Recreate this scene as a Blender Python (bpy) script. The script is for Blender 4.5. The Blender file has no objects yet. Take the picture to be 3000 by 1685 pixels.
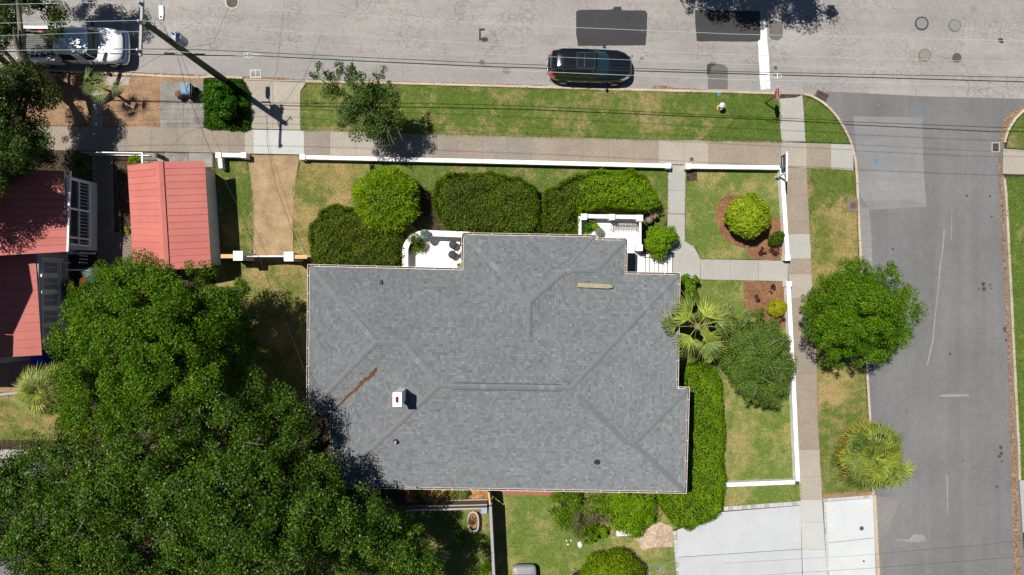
import bpy, bmesh, math, random
import numpy as np
from mathutils import Vector, Matrix
random.seed(7)
RNG = np.random.default_rng(11)
SC = bpy.context.scene
COL = SC.collection
R = math.radians

# ------------------------------------------------------------------ camera, sky, sun, exposure
ALT = 42.0                      # drone altitude in metres, looking straight down
cam_d = bpy.data.cameras.new('drone_camera')
cam_d.sensor_width = 36.0
cam_d.lens = 36.0 * ALT / 60.0
cam_d.clip_end = 3000
cam = bpy.data.objects.new('drone_camera', cam_d)
cam.location = (0, 0, ALT)
COL.objects.link(cam)
SC.camera = cam

SUN_EL = 66.0
SH = Vector((0.815, -0.58))     # direction in which shadows fall
SUN_STRENGTH, SKY_STRENGTH, EXPOSURE = 5.0, 0.05, 0.30
sun_az = math.atan2(SH.x, SH.y)
w = bpy.data.worlds.new('World')
SC.world = w
w.use_nodes = True
nt = w.node_tree
bg = nt.nodes['Background']
sky = nt.nodes.new('ShaderNodeTexSky')
sky.sky_type = 'NISHITA'
sky.sun_disc = False
sky.sun_elevation = R(SUN_EL)
sky.dust_density = 0.2
sky.air_density = 0.8
sky.ozone_density = 4.0
sky.sun_rotation = math.atan2(-SH.x, -SH.y)
nt.links.new(sky.outputs[0], bg.inputs[0])
bg.inputs[1].default_value = SKY_STRENGTH
sd = bpy.data.lights.new('sun', 'SUN')
sd.energy = SUN_STRENGTH
sd.angle = R(0.5)
sd.color = (1.0, 0.965, 0.90)
so = bpy.data.objects.new('sun', sd)
c_ = math.cos(R(SUN_EL))
ldir = Vector((SH.x * c_, SH.y * c_, -math.sin(R(SUN_EL))))
so.rotation_euler = ldir.to_track_quat('-Z', 'Y').to_euler()
so.location = (-30, 20, 60)
COL.objects.link(so)
vs = SC.view_settings
vs.view_transform = 'Standard'
vs.look = 'None'
vs.exposure = EXPOSURE
vs.gamma = 1
vs.use_curve_mapping = False

# ------------------------------------------------------------------ helpers
def P(px, py, z=0.0):
    """survey point: photo pixel (3000 wide) and height above the street -> metres"""
    k = 0.02 * (ALT - z) / ALT
    return Vector(((px - 1500) * k, -(py - 842.5) * k, z))

def P2(px, py, z=0.0):
    v = P(px, py, z)
    return (v.x, v.y)

def PL(pts, z=0.0):
    return [P2(a, b, z) for a, b in pts]

ORG = {}

def tag(o, label=None, cat=None, group=None, kind=None):
    if label: o['label'] = label
    if cat: o['category'] = cat
    if group: o['group'] = group
    if kind: o['kind'] = kind
    return o

def thing(name, label, cat, loc, rotz=0.0, group=None):
    o = bpy.data.objects.new(name, None)
    o.empty_display_size = 0.2
    COL.objects.link(o)
    o.location = loc
    o.rotation_euler = (0, 0, rotz)
    ORG[o.name] = Vector(loc) if rotz == 0 else Vector((0, 0, 0))
    return tag(o, label, cat, group)

class MB:
    def __init__(s):
        s.v = []; s.f = []
    def add(s, vs_, fs):
        n = len(s.v)
        s.v += [tuple(p) for p in vs_]
        s.f += [tuple(i + n for i in f) for f in fs]
        return s
    def box(s, c, d, rz=0.0, M=None):
        x, y, z = d[0] / 2, d[1] / 2, d[2] / 2
        vs_ = [Vector((a, b, e)) for e in (-z, z) for a, b in ((-x, -y), (x, -y), (x, y), (-x, y))]
        m = Matrix.Rotation(rz, 3, 'Z') if M is None else M
        c = Vector(c)
        return s.add([m @ p + c for p in vs_], [(3, 2, 1, 0), (4, 5, 6, 7), (0, 1, 5, 4), (1, 2, 6, 5), (2, 3, 7, 6), (3, 0, 4, 7)])
    def prism(s, poly, z0, z1, inset=0.0):
        n = len(poly)
        if sum(poly[i][0] * poly[(i + 1) % n][1] - poly[(i + 1) % n][0] * poly[i][1] for i in range(n)) < 0:
            poly = poly[::-1]
        top = poly
        if inset:
            top = inset_poly(poly, inset)
        vs_ = [(x, y, z0) for x, y in poly] + [(x, y, z1) for x, y in top]
        fs = [tuple(range(n))[::-1], tuple(range(n, 2 * n))]
        fs += [(i, (i + 1) % n, n + (i + 1) % n, n + i) for i in range(n)]
        return s.add(vs_, fs)
    def sheet(s, poly, z):
        n = len(poly)
        if sum(poly[i][0] * poly[(i + 1) % n][1] - poly[(i + 1) % n][0] * poly[i][1] for i in range(n)) < 0:
            poly = poly[::-1]
        return s.add([(x, y, z) for x, y in poly], [tuple(range(n))])
    def tube(s, path, rad, n=6, caps=True):
        path = [Vector(p) for p in path]
        if not hasattr(rad, '__len__'): rad = [rad] * len(path)
        vs_, fs = [], []
        for i, p in enumerate(path):
            d = (path[min(i + 1, len(path) - 1)] - path[max(i - 1, 0)])
            if d.length < 1e-9: d = Vector((0, 0, 1))
            d.normalize()
            a = Vector((0, 0, 1)) if abs(d.z) < 0.9 else Vector((1, 0, 0))
            u = d.cross(a).normalized(); v_ = d.cross(u)
            for k in range(n):
                t = 2 * math.pi * k / n
                vs_.append(p + (u * math.cos(t) + v_ * math.sin(t)) * rad[i])
        for i in range(len(path) - 1):
            for k in range(n):
                fs.append((i * n + k, i * n + (k + 1) % n, (i + 1) * n + (k + 1) % n, (i + 1) * n + k))
        if caps:
            fs.append(tuple(range(n)))
            fs.append(tuple(range((len(path) - 1) * n, len(path) * n))[::-1])
        return s.add(vs_, fs)
    def lathe(s, prof, c=(0, 0, 0), n=16):
        vs_, fs = [], []
        for r_, z in prof:
            for k in range(n):
                t = 2 * math.pi * k / n
                vs_.append((c[0] + r_ * math.cos(t), c[1] + r_ * math.sin(t), c[2] + z))
        m = len(prof)
        for i in range(m - 1):
            for k in range(n):
                fs.append((i * n + k, i * n + (k + 1) % n, (i + 1) * n + (k + 1) % n, (i + 1) * n + k))
        fs.append(tuple(range(n))[::-1])
        fs.append(tuple(range((m - 1) * n, m * n)))
        return s.add(vs_, fs)

def inset_poly(poly, d):
    n = len(poly); out = []
    for i in range(n):
        a, b, c = Vector(poly[i - 1]), Vector(poly[i]), Vector(poly[(i + 1) % n])
        e1 = (b - a).normalized(); e2 = (c - b).normalized()
        n1 = Vector((-e1.y, e1.x)); n2 = Vector((-e2.y, e2.x))
        m = n1 + n2
        if m.length < 1e-6: m = n1
        m.normalize()
        q = max(0.35, m.dot(n1))
        out.append(tuple(b + m * (d / q)))
    return out

def mesh_obj(name, mb, mat, parent=None, smooth=False, local=False, bevel=0.0):
    me = bpy.data.meshes.new(name)
    o_ = Vector((0, 0, 0))
    if parent is not None and not local:
        o_ = ORG.get(parent.name, o_)
    me.from_pydata([(p[0] - o_.x, p[1] - o_.y, p[2] - o_.z) for p in mb.v], [], mb.f)
    if mat: me.materials.append(mat)
    if smooth:
        me.polygons.foreach_set('use_smooth', [True] * len(me.polygons))
    me.update()
    o = bpy.data.objects.new(name, me)
    COL.objects.link(o)
    if parent is not None:
        o.parent = parent
        ORG[o.name] = o_
    if bevel:
        b = o.modifiers.new('bevel', 'BEVEL'); b.width = bevel; b.segments = 2; b.limit_method = 'ANGLE'
    return o

def struct(name, mb, mat, parent=None):
    o = mesh_obj(name, mb, mat, parent)
    if parent is None: o['kind'] = 'structure'
    return o

def single(name, mb, mat, label, cat, group=None, smooth=False, bevel=0.0):
    """a thing that is one mesh: origin at its base centre"""
    a = np.array(mb.v)
    c = Vector(((a[:, 0].min() + a[:, 0].max()) / 2, (a[:, 1].min() + a[:, 1].max()) / 2, a[:, 2].min()))
    mb.v = [(p[0] - c.x, p[1] - c.y, p[2] - c.z) for p in mb.v]
    o = mesh_obj(name, mb, mat, None, smooth, True, bevel)
    o.location = c
    ORG[o.name] = c
    return tag(o, label, cat, group)

def fast_mesh(name, verts, quads, mat, parent=None, org=None):
    """numpy quads -> object"""
    me = bpy.data.meshes.new(name)
    v = np.asarray(verts, dtype=np.float32).reshape(-1, 3)
    if org is None and parent is not None: org = ORG.get(parent.name)
    if org is not None: v = v - np.array(org, dtype=np.float32)
    q = np.asarray(quads, dtype=np.int32)
    k = q.shape[1]
    me.vertices.add(len(v)); me.vertices.foreach_set('co', v.astype(np.float32).ravel())
    me.loops.add(q.size); me.loops.foreach_set('vertex_index', q.ravel())
    me.polygons.add(len(q))
    me.polygons.foreach_set('loop_start', np.arange(len(q), dtype=np.int32) * k)
    me.polygons.foreach_set('loop_total', np.full(len(q), k, dtype=np.int32))
    me.materials.append(mat)
    me.update(calc_edges=True)
    o = bpy.data.objects.new(name, me)
    COL.objects.link(o)
    if parent is not None:
        o.parent = parent
        ORG[o.name] = ORG.get(parent.name, Vector((0, 0, 0)))
    return o

def inside(poly, x, y):
    poly = np.asarray(poly); r = np.zeros(len(x), bool); n = len(poly); j = n - 1
    for i in range(n):
        xi, yi = poly[i]; xj, yj = poly[j]
        c = ((yi > y) != (yj > y)) & (x < (xj - xi) * (y - yi) / (yj - yi + 1e-12) + xi)
        r ^= c; j = i
    return r

def edge_dist(poly, x, y):
    poly = np.asarray(poly); d = np.full(len(x), 1e9); n = len(poly)
    for i in range(n):
        a = poly[i]; b = poly[(i + 1) % n]; e = b - a
        t = np.clip(((x - a[0]) * e[0] + (y - a[1]) * e[1]) / (e @ e + 1e-12), 0, 1)
        d = np.minimum(d, np.hypot(x - a[0] - t * e[0], y - a[1] - t * e[1]))
    return d

def sample_poly(poly, n, rng=RNG):
    p = np.asarray(poly); lo = p.min(0); hi = p.max(0)
    xs, ys = [], []; got = 0
    while got < n:
        x = rng.uniform(lo[0], hi[0], n); y = rng.uniform(lo[1], hi[1], n)
        m = inside(poly, x, y); xs.append(x[m]); ys.append(y[m]); got += m.sum()
    return np.concatenate(xs)[:n], np.concatenate(ys)[:n]

def poly_area(p):
    p = np.asarray(p); return abs(np.sum(p[:, 0] * np.roll(p[:, 1], -1) - p[:, 1] * np.roll(p[:, 0], -1))) / 2

def lerp_line(pts, x):
    for (x0, y0), (x1, y1) in zip(pts, pts[1:]):
        if x0 <= x <= x1: return y0 + (y1 - y0) * (x - x0) / (x1 - x0)
    return pts[0][1] if x < pts[0][0] else pts[-1][1]

# ------------------------------------------------------------------ materials
class NB:
    """tiny node builder"""
    def __init__(s, name):
        s.m = bpy.data.materials.new(name); s.m.use_nodes = True
        s.t = s.m.node_tree; s.b = s.t.nodes['Principled BSDF']; s.out = s.t.nodes['Material Output']
        s._p = None
    def n(s, ty, **kw):
        x = s.t.nodes.new(ty)
        for k, v in kw.items(): setattr(x, k, v)
        return x
    def l(s, a, b): s.t.links.new(a, b)
    def pos(s):
        if s._p is None: s._p = s.n('ShaderNodeNewGeometry').outputs['Position']
        return s._p
    def obj(s): return s.n('ShaderNodeTexCoord').outputs['Object']
    def noise(s, scale, detail=3, rough=0.55, vec=None, dist=0.0):
        x = s.n('ShaderNodeTexNoise'); x.inputs['Scale'].default_value = scale
        x.inputs['Detail'].default_value = detail; x.inputs['Roughness'].default_value = rough
        x.inputs['Distortion'].default_value = dist
        s.l(vec or s.pos(), x.inputs['Vector']); return x.outputs['Fac']
    def ramp(s, fac, stops, interp='LINEAR'):
        x = s.n('ShaderNodeValToRGB'); cr = x.color_ramp; cr.interpolation = interp
        while len(cr.elements) < len(stops): cr.elements.new(0.5)
        for e, (p, c) in zip(cr.elements, stops):
            e.position = p; e.color = (c, c, c, 1) if not hasattr(c, '__len__') else (*c[:3], 1)
        s.l(fac, x.inputs['Fac']); return x.outputs['Color']
    def mix(s, fac, a, b, blend='MIX'):
        x = s.n('ShaderNodeMix', data_type='RGBA', blend_type=blend)
        for i, v in ((0, fac), (6, a), (7, b)):
            if isinstance(v, (int, float)): x.inputs[i].default_value = v
            elif hasattr(v, '__len__') and not hasattr(v, 'links'): x.inputs[i].default_value = (*v[:3], 1)
            else: s.l(v, x.inputs[i])
        return x.outputs[2]
    def math(s, op, a, b=0.0):
        x = s.n('ShaderNodeMath', operation=op)
        for i, v in ((0, a), (1, b)):
            if isinstance(v, (int, float)): x.inputs[i].default_value = v
            else: s.l(v, x.inputs[i])
        return x.outputs[0]
    def bump(s, h, strength=0.4, dist=0.02):
        x = s.n('ShaderNodeBump'); x.inputs['Strength'].default_value = strength; x.inputs['Distance'].default_value = dist
        s.l(h, x.inputs['Height']); s.l(x.outputs[0], s.b.inputs['Normal'])
    def col(s, c):
        if hasattr(c, '__len__') and not hasattr(c, 'links'): s.b.inputs['Base Color'].default_value = (*c[:3], 1)
        else: s.l(c, s.b.inputs['Base Color'])
    def fin(s, rough=0.9, spec=0.3, metal=0.0):
        s.b.inputs['Roughness'].default_value = rough
        s.b.inputs['Specular IOR Level'].default_value = spec
        s.b.inputs['Metallic'].default_value = metal
        return s.m

def flat(name, c, rough=0.7, spec=0.3, metal=0.0, var=0.12, scale=6.0, bump=0.0):
    """one colour with mottling so that no surface is dead flat"""
    b = NB(name)
    f = b.ramp(b.noise(scale, 4, 0.6, b.obj()), [(0.3, 1 - var), (0.7, 1 + var * 0.6)])
    b.col(b.mix(1.0, c, f, 'MULTIPLY'))
    if bump: b.bump(b.noise(scale * 6, 3, 0.6, b.obj()), bump, 0.01)
    return b.fin(rough, spec, metal)

def asphalt(name, c, crack=0.0, tint=(0.30, 0.22, 0.16), grain=0.35, seed=0.0, patch=0.12, stretch=(0.05, 0.8, 1)):
    b = NB(name)
    p = b.pos()
    mp = b.n('ShaderNodeMapping'); mp.inputs['Location'].default_value = (seed, seed * 1.7, 0); b.l(p, mp.inputs['Vector'])
    p = mp.outputs[0]
    st_ = b.n('ShaderNodeMapping'); st_.inputs['Scale'].default_value = stretch; b.l(p, st_.inputs['Vector'])
    big = b.mix(1.0, b.ramp(b.noise(0.22, 5, 0.6, p), [(0.3, 1 - patch), (0.72, 1 + patch)]), b.ramp(b.noise(1.0, 4, 0.65, st_.outputs[0]), [(0.3, 1 - patch * .9), (0.7, 1 + patch * .9)]), 'MULTIPLY')
    mid = b.ramp(b.noise(2.2, 4, 0.65, p), [(0.3, 0.94), (0.7, 1.06)])
    fine = b.ramp(b.noise(30, 2, 0.7, p), [(0.3, 1 - grain * 0.5), (0.7, 1 + grain * 0.5)])
    sp_ = b.ramp(b.noise(11, 3, 0.75, p), [(0.3, 1 - grain * 0.3), (0.7, 1 + grain * 0.3)])
    col = b.mix(1.0, b.mix(1.0, b.mix(1.0, b.mix(1.0, c, big, 'MULTIPLY'), mid, 'MULTIPLY'), fine, 'MULTIPLY'), sp_, 'MULTIPLY')
    rust = b.ramp(b.noise(0.5, 5, 0.7, p), [(0.58, 0.0), (0.8, 0.35)])
    col = b.mix(rust, col, b.mix(0.5, c, tint))
    if crack:
        wv = b.n('ShaderNodeTexNoise'); wv.inputs['Scale'].default_value = 1.6; wv.inputs['Detail'].default_value = 3
        b.l(p, wv.inputs['Vector'])
        vm = b.n('ShaderNodeVectorMath', operation='MULTIPLY_ADD'); b.l(wv.outputs['Color'], vm.inputs[0])
        vm.inputs[1].default_value = (0.35, 0.35, 0); b.l(p, vm.inputs[2])
        flat_ = b.n('ShaderNodeVectorMath', operation='MULTIPLY'); b.l(vm.outputs[0], flat_.inputs[0]); flat_.inputs[1].default_value = (1, 1, 0)
        for sc_, wd, msk, st in ((3.1, 0.013, (0.42, 0.6), 0.62), (1.5, 0.013, (0.40, 0.6), 0.6), (0.5, 0.012, (0.35, 0.55), 0.5)):
            vo = b.n('ShaderNodeTexVoronoi', feature='DISTANCE_TO_EDGE'); vo.inputs['Scale'].default_value = sc_
            b.l(flat_.outputs[0], vo.inputs['Vector'])
            line = b.ramp(vo.outputs['Distance'], [(wd * sc_ * 0.45, 1.0), (wd * sc_ * 1.3, 0.0)])
            m_ = b.ramp(b.noise(0.16 * sc_, 3, 0.6, p), [(msk[0], 0.0), (msk[1], 1.0)])
            k = b.math('MULTIPLY', b.math('MULTIPLY', line, m_), st * crack)
            col = b.mix(k, col, tuple(x * 0.42 for x in c))
    b.col(col)
    b.bump(b.noise(60, 2, 0.7, p), 0.25, 0.01)
    return b.fin(0.92, 0.25)

def concrete(name, c, c2=None, speck=0.25, stain=0.25, seed=0.0):
    b = NB(name)
    p = b.pos()
    c2 = c2 or tuple(x * 0.72 for x in c)
    big = b.ramp(b.noise(0.9, 5, 0.65, p), [(0.34, 0.0), (0.72, stain * 2.2)])
    fine = b.mix(1.0, b.ramp(b.noise(26, 3, 0.75, p), [(0.32, 1 - speck), (0.7, 1 + speck)]), b.ramp(b.noise(7, 4, 0.75, p), [(0.3, 1 - speck * .5), (0.7, 1 + speck * .5)]), 'MULTIPLY')
    col = b.mix(1.0, b.mix(big, c, c2), fine, 'MULTIPLY')
    r_ = b.n('ShaderNodeObjectInfo').outputs['Random']
    col = b.mix(1.0, col, b.ramp(r_, [(0, 0.96), (1, 1.04)]), 'MULTIPLY')
    b.col(col); b.bump(b.noise(50, 3, 0.7, p), 0.2, 0.008)
    return b.fin(0.9, 0.25)

def grass_mat(name, green, dark, tan, dry=0.5, soft=0.12, blade=False):
    b = NB(name)
    p = b.pos()
    n1 = b.noise(0.42, 5, 0.68, p)
    n2 = b.noise(1.9, 5, 0.7, p)
    n3 = b.noise(14, 3, 0.7, p)
    s_ = b.math('ADD', b.math('MULTIPLY', n1, 0.55), b.math('ADD', b.math('MULTIPLY', n2, 0.3), b.math('MULTIPLY', n3, 0.15)))
    k = b.ramp(s_, [(max(0.02, dry - soft), 0.0), (dry + soft, 1.0)])
    g = b.mix(b.ramp(b.noise(3.5, 4, 0.7, p), [(0.35, 0.0), (0.68, 1.0)]), dark, green)
    col = b.mix(k, g, tan)
    fine = b.ramp(b.noise(9, 4, 0.9, p), [(0.28, 0.5), (0.72, 1.46)])
    col = b.mix(1.0, col, fine, 'MULTIPLY')
    if blade:
        rnd = b.n('ShaderNodeNewGeometry').outputs['Random Per Island']
        col = b.mix(1.0, col, b.ramp(rnd, [(0, (0.75, 0.78, 0.7)), (1, (1.35, 1.3, 1.2))]), 'MULTIPLY')
    else:
        b.bump(b.noise(45, 3, 0.8, p), 0.7, 0.03)
    b.col(col)
    return b.fin(0.95, 0.15)

def leaf_mat(name, dark, mid, light, transl=0.25, rough=0.42, spec=0.12, patch=0.6, odd=None):
    b = NB(name)
    rnd = b.n('ShaderNodeNewGeometry').outputs['Random Per Island']
    stops = [(0.0, dark), (0.55, mid), (1.0, light)]
    if odd: stops = [(0.0, dark), (0.5, mid), (0.9, light), (0.94, odd), (1.0, odd)]
    c = b.ramp(rnd, stops)
    big = b.ramp(b.noise(0.8, 4, 0.65), [(0.3, (0.6, 0.72, 0.8)), (0.7, (1.5, 1.22, 1.0))])
    c = b.mix(patch, c, b.mix(1.0, c, big, 'MULTIPLY'))
    b.col(c)
    b.fin(rough, spec)
    if transl:
        tr = b.n('ShaderNodeBsdfTranslucent'); b.l(b.mix(1.0, c, (1.2, 1.25, 0.6), 'MULTIPLY'), tr.inputs['Color'])
        mx = b.n('ShaderNodeMixShader'); mx.inputs[0].default_value = transl
        b.l(b.b.outputs[0], mx.inputs[1]); b.l(tr.outputs[0], mx.inputs[2]); b.l(mx.outputs[0], b.out.inputs[0])
    return b.m

def litter_mat(name, c1, c2, c3, scale=12):
    b = NB(name)
    p = b.pos()
    vo = b.n('ShaderNodeTexVoronoi'); vo.inputs['Scale'].default_value = scale; b.l(p, vo.inputs['Vector'])
    sep = b.n('ShaderNodeSeparateColor'); b.l(vo.outputs['Color'], sep.inputs[0])
    col = b.ramp(sep.outputs[0], [(0, c1), (0.6, c2), (1, c3)])
    col = b.mix(1.0, col, b.ramp(b.noise(1.2, 5, 0.7), [(0.3, 0.7), (0.7, 1.2)]), 'MULTIPLY')
    col = b.mix(1.0, col, b.ramp(b.noise(35, 3, 0.8), [(0.3, 0.7), (0.7, 1.25)]), 'MULTIPLY')
    b.col(col); b.bump(vo.outputs['Distance'], 0.6, 0.02)
    return b.fin(0.95, 0.15)

def bark_mat(name, c):
    b = NB(name)
    f = b.ramp(b.noise(9, 5, 0.75, b.obj(), 1.0), [(0.3, 0.55), (0.7, 1.3)])
    b.col(b.mix(1.0, c, f, 'MULTIPLY')); b.bump(b.noise(22, 4, 0.7, b.obj()), 0.6, 0.03)
    return b.fin(0.9, 0.2)

def paint(name, c, rough=0.12, spec=0.6, coat=0.6):
    b = NB(name); b.col(c); b.fin(rough, spec)
    b.b.inputs['Coat Weight'].default_value = coat
    b.b.inputs['Coat Roughness'].default_value = 0.06
    return b.m

M = {}
M['road'] = asphalt('weathered_asphalt', (0.266, 0.246, 0.229), 0.85)
M['road_smooth'] = asphalt('weathered_asphalt_smooth', (0.245, 0.228, 0.216), 0.25, seed=9)
M['side'] = asphalt('grey_asphalt', (0.143, 0.14, 0.14), 0.0, (0.2, 0.19, 0.18), 0.45, 3, 0.13, (0.8, 0.05, 1))
M['side_light'] = asphalt('light_grey_asphalt', (0.198, 0.194, 0.19), 0.0, (0.2, 0.19, 0.18), 0.35, 5)
M['patch'] = asphalt('fresh_asphalt', (0.042, 0.04, 0.041), 0.0, (0.06, 0.05, 0.05), 0.3, 7)
M['patch_mid'] = asphalt('older_patch_asphalt', (0.12, 0.108, 0.1), 0.0, (0.12, 0.1, 0.09), 0.3, 13)
M['tan'] = concrete('tan_concrete', (0.262, 0.214, 0.168), None, 0.3, 0.25)
M['tan_dark'] = concrete('brown_concrete', (0.236, 0.203, 0.168), None, 0.3, 0.25)
M['tan_light'] = concrete('pale_tan_concrete', (0.33, 0.29, 0.24), None, 0.22, 0.2)
M['conc'] = concrete('grey_concrete', (0.34, 0.325, 0.295), None, 0.15, 0.2)
M['conc_light'] = concrete('light_concrete', (0.42, 0.415, 0.395), None, 0.1, 0.12)
M['conc_white'] = concrete('new_white_concrete', (0.475, 0.49, 0.49), (0.40, 0.405, 0.40), 0.08, 0.3)
M['conc_new'] = concrete('new_grey_concrete', (0.425, 0.435, 0.44), (0.36, 0.365, 0.37), 0.09, 0.28)
M['conc_old'] = concrete('stained_concrete', (0.25, 0.24, 0.215), (0.12, 0.115, 0.105), 0.25, 0.5)
M['kerb'] = concrete('kerb_concrete', (0.44, 0.385, 0.30), (0.34, 0.24, 0.15), 0.2, 0.4)
M['kerb_joint'] = concrete('joint_soil', (0.19, 0.155, 0.12), None, 0.3, 0.3)
M['white'] = flat('white_paint', (0.78, 0.77, 0.75), 0.6, 0.3, 0, 0.22, 2.2)
M['white_floor'] = flat('cream_floor_paint', (0.78, 0.75, 0.715), 0.6, 0.3, 0, 0.05, 1.0)
M['white_wall'] = flat('off_white_stucco', (0.66, 0.64, 0.6), 0.8, 0.2, 0, 0.1, 1.5, 0.2)
M['mark'] = asphalt('road_marking_paint', (0.66, 0.65, 0.61), 0.8, (0.5, 0.45, 0.4), 0.2, 1)
M['grassG'] = grass_mat('grass_green', (0.098, 0.146, 0.024), (0.058, 0.102, 0.015), (0.250, 0.200, 0.080), 0.62, 0.06)
M['grassM'] = grass_mat('grass_mixed', (0.112, 0.152, 0.028), (0.066, 0.106, 0.017), (0.270, 0.205, 0.095), 0.55, 0.06)
M['grassY'] = grass_mat('grass_yellow_green', (0.138, 0.178, 0.038), (0.088, 0.138, 0.024), (0.270, 0.225, 0.090), 0.535, 0.06)
M['grassT'] = grass_mat('grass_dry', (0.130, 0.150, 0.032), (0.092, 0.122, 0.022), (0.300, 0.220, 0.095), 0.495, 0.07)
M['bladeG'] = grass_mat('blade_green', (0.105, 0.156, 0.026), (0.062, 0.109, 0.016), (0.268, 0.214, 0.086), 0.62, 0.06, True)
M['bladeM'] = grass_mat('blade_mixed', (0.120, 0.163, 0.030), (0.071, 0.113, 0.018), (0.289, 0.219, 0.102), 0.55, 0.06, True)
M['bladeY'] = grass_mat('blade_yellow_green', (0.148, 0.190, 0.041), (0.094, 0.148, 0.026), (0.289, 0.241, 0.096), 0.535, 0.06, True)
M['bladeT'] = grass_mat('blade_dry', (0.139, 0.161, 0.034), (0.098, 0.131, 0.024), (0.321, 0.235, 0.102), 0.495, 0.07, True)
M['mulch'] = litter_mat('red_brown_mulch', (0.13, 0.06, 0.03), (0.205, 0.098, 0.05), (0.33, 0.185, 0.10), 34)
M['litter'] = litter_mat('brown_leaf_litter', (0.19, 0.11, 0.06), (0.285, 0.175, 0.10), (0.38, 0.26, 0.165), 38)
M['soil'] = litter_mat('dark_soil', (0.03, 0.021, 0.013), (0.058, 0.041, 0.026), (0.1, 0.072, 0.046), 14)
M['orange_litter'] = litter_mat('orange_leaf_litter', (0.2, 0.09, 0.03), (0.33, 0.17, 0.07), (0.45, 0.28, 0.13), 16)
M['gravel'] = litter_mat('tan_fine_gravel', (0.27, 0.185, 0.10), (0.325, 0.23, 0.13), (0.38, 0.28, 0.17), 30)
M['sand'] = litter_mat('bare_sandy_soil', (0.33, 0.22, 0.14), (0.42, 0.31, 0.22), (0.55, 0.46, 0.38), 18)
M['bark'] = bark_mat('grey_brown_bark', (0.2, 0.165, 0.13))
M['bark_dark'] = bark_mat('dark_bark', (0.10, 0.08, 0.06))
M['twig'] = bark_mat('pale_twig', (0.3, 0.27, 0.22))
M['pole'] = bark_mat('creosoted_pole_wood', (0.105, 0.093, 0.06))
M['oak'] = leaf_mat('live_oak_leaves', (0.014, 0.045, 0.003), (0.04, 0.1, 0.006), (0.12, 0.2, 0.015), 0.22, 0.36, 0.18, 0.9)
M['oak2'] = leaf_mat('bright_tree_leaves', (0.022, 0.072, 0.002), (0.058, 0.142, 0.004), (0.15, 0.24, 0.01), 0.25, 0.42, 0.12, 0.9)
M['oak3'] = leaf_mat('dull_oak_leaves', (0.026, 0.055, 0.01), (0.055, 0.098, 0.018), (0.11, 0.155, 0.036), 0.22)
M['myrtle'] = leaf_mat('verge_tree_leaves', (0.02, 0.055, 0.006), (0.054, 0.112, 0.014), (0.125, 0.185, 0.04), 0.25)
M['round'] = leaf_mat('round_tree_leaves', (0.034, 0.105, 0.002), (0.08, 0.188, 0.004), (0.165, 0.27, 0.01), 0.27)
M['small'] = leaf_mat('small_tree_leaves', (0.062, 0.125, 0.015), (0.105, 0.185, 0.027), (0.165, 0.24, 0.05), 0.26)
M['hedgeD'] = leaf_mat('dark_hedge_leaves', (0.026, 0.072, 0.002), (0.06, 0.125, 0.004), (0.118, 0.178, 0.008), 0.2, 0.42, 0.12, 0.75, (0.17, 0.075, 0.025))
M['hedgeB'] = leaf_mat('bright_hedge_leaves', (0.066, 0.17, 0.002), (0.145, 0.285, 0.004), (0.25, 0.37, 0.01), 0.25)
M['bushY'] = leaf_mat('yellow_green_bush_leaves', (0.072, 0.155, 0.002), (0.15, 0.265, 0.004), (0.26, 0.36, 0.01), 0.25)
M['bushL'] = leaf_mat('lime_bush_leaves', (0.115, 0.2, 0.003), (0.225, 0.33, 0.007), (0.35, 0.43, 0.03), 0.25, 0.4, 0.2)
M['hedgeE'] = leaf_mat('side_hedge_leaves', (0.045, 0.115, 0.002), (0.096, 0.2, 0.004), (0.17, 0.265, 0.01), 0.22)
M['gold'] = leaf_mat('golden_shrub_leaves', (0.17, 0.2, 0.005), (0.3, 0.33, 0.01), (0.46, 0.46, 0.025), 0.25)
M['cover'] = leaf_mat('ground_cover_leaves', (0.014, 0.062, 0.002), (0.036, 0.125, 0.004), (0.085, 0.2, 0.01), 0.2)
M['purple'] = leaf_mat('dark_purple_leaves', (0.035, 0.014, 0.018), (0.07, 0.03, 0.032), (0.12, 0.06, 0.055), 0.1)
M['dead'] = leaf_mat('bare_brown_twigs', (0.08, 0.055, 0.04), (0.15, 0.115, 0.08), (0.24, 0.19, 0.14), 0.0)
M['red_leaf'] = leaf_mat('red_leaves', (0.25, 0.015, 0.01), (0.42, 0.03, 0.02), (0.55, 0.08, 0.04), 0.1)
M['agave'] = leaf_mat('blue_grey_leaves', (0.12, 0.19, 0.15), (0.2, 0.28, 0.22), (0.3, 0.38, 0.3), 0.1)
M['inner'] = flat('dark_core_filler', (0.035, 0.032, 0.014), 1.0, 0.0, 0, 0.3, 9)  # dark filler for the solid cores added inside hedges and shrubs
M['brown_leaf'] = leaf_mat('fallen_brown_leaves', (0.075, 0.032, 0.013), (0.14, 0.06, 0.024), (0.22, 0.1, 0.045), 0.0)
# ================================================================== GROUND AND STREETS
HARD = []          # world polygons that carry no grass
def hard(poly): HARD.append(poly); return poly

struct('ground', MB().sheet([(-700, -700), (700, -700), (700, 700), (-700, 700)], -0.06), M['soil'])
struct('road', MB().sheet([(-160, 4.0), (160, 4.0), (160, 24.0), (-160, 24.0)], 0.0), M['road'])
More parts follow.
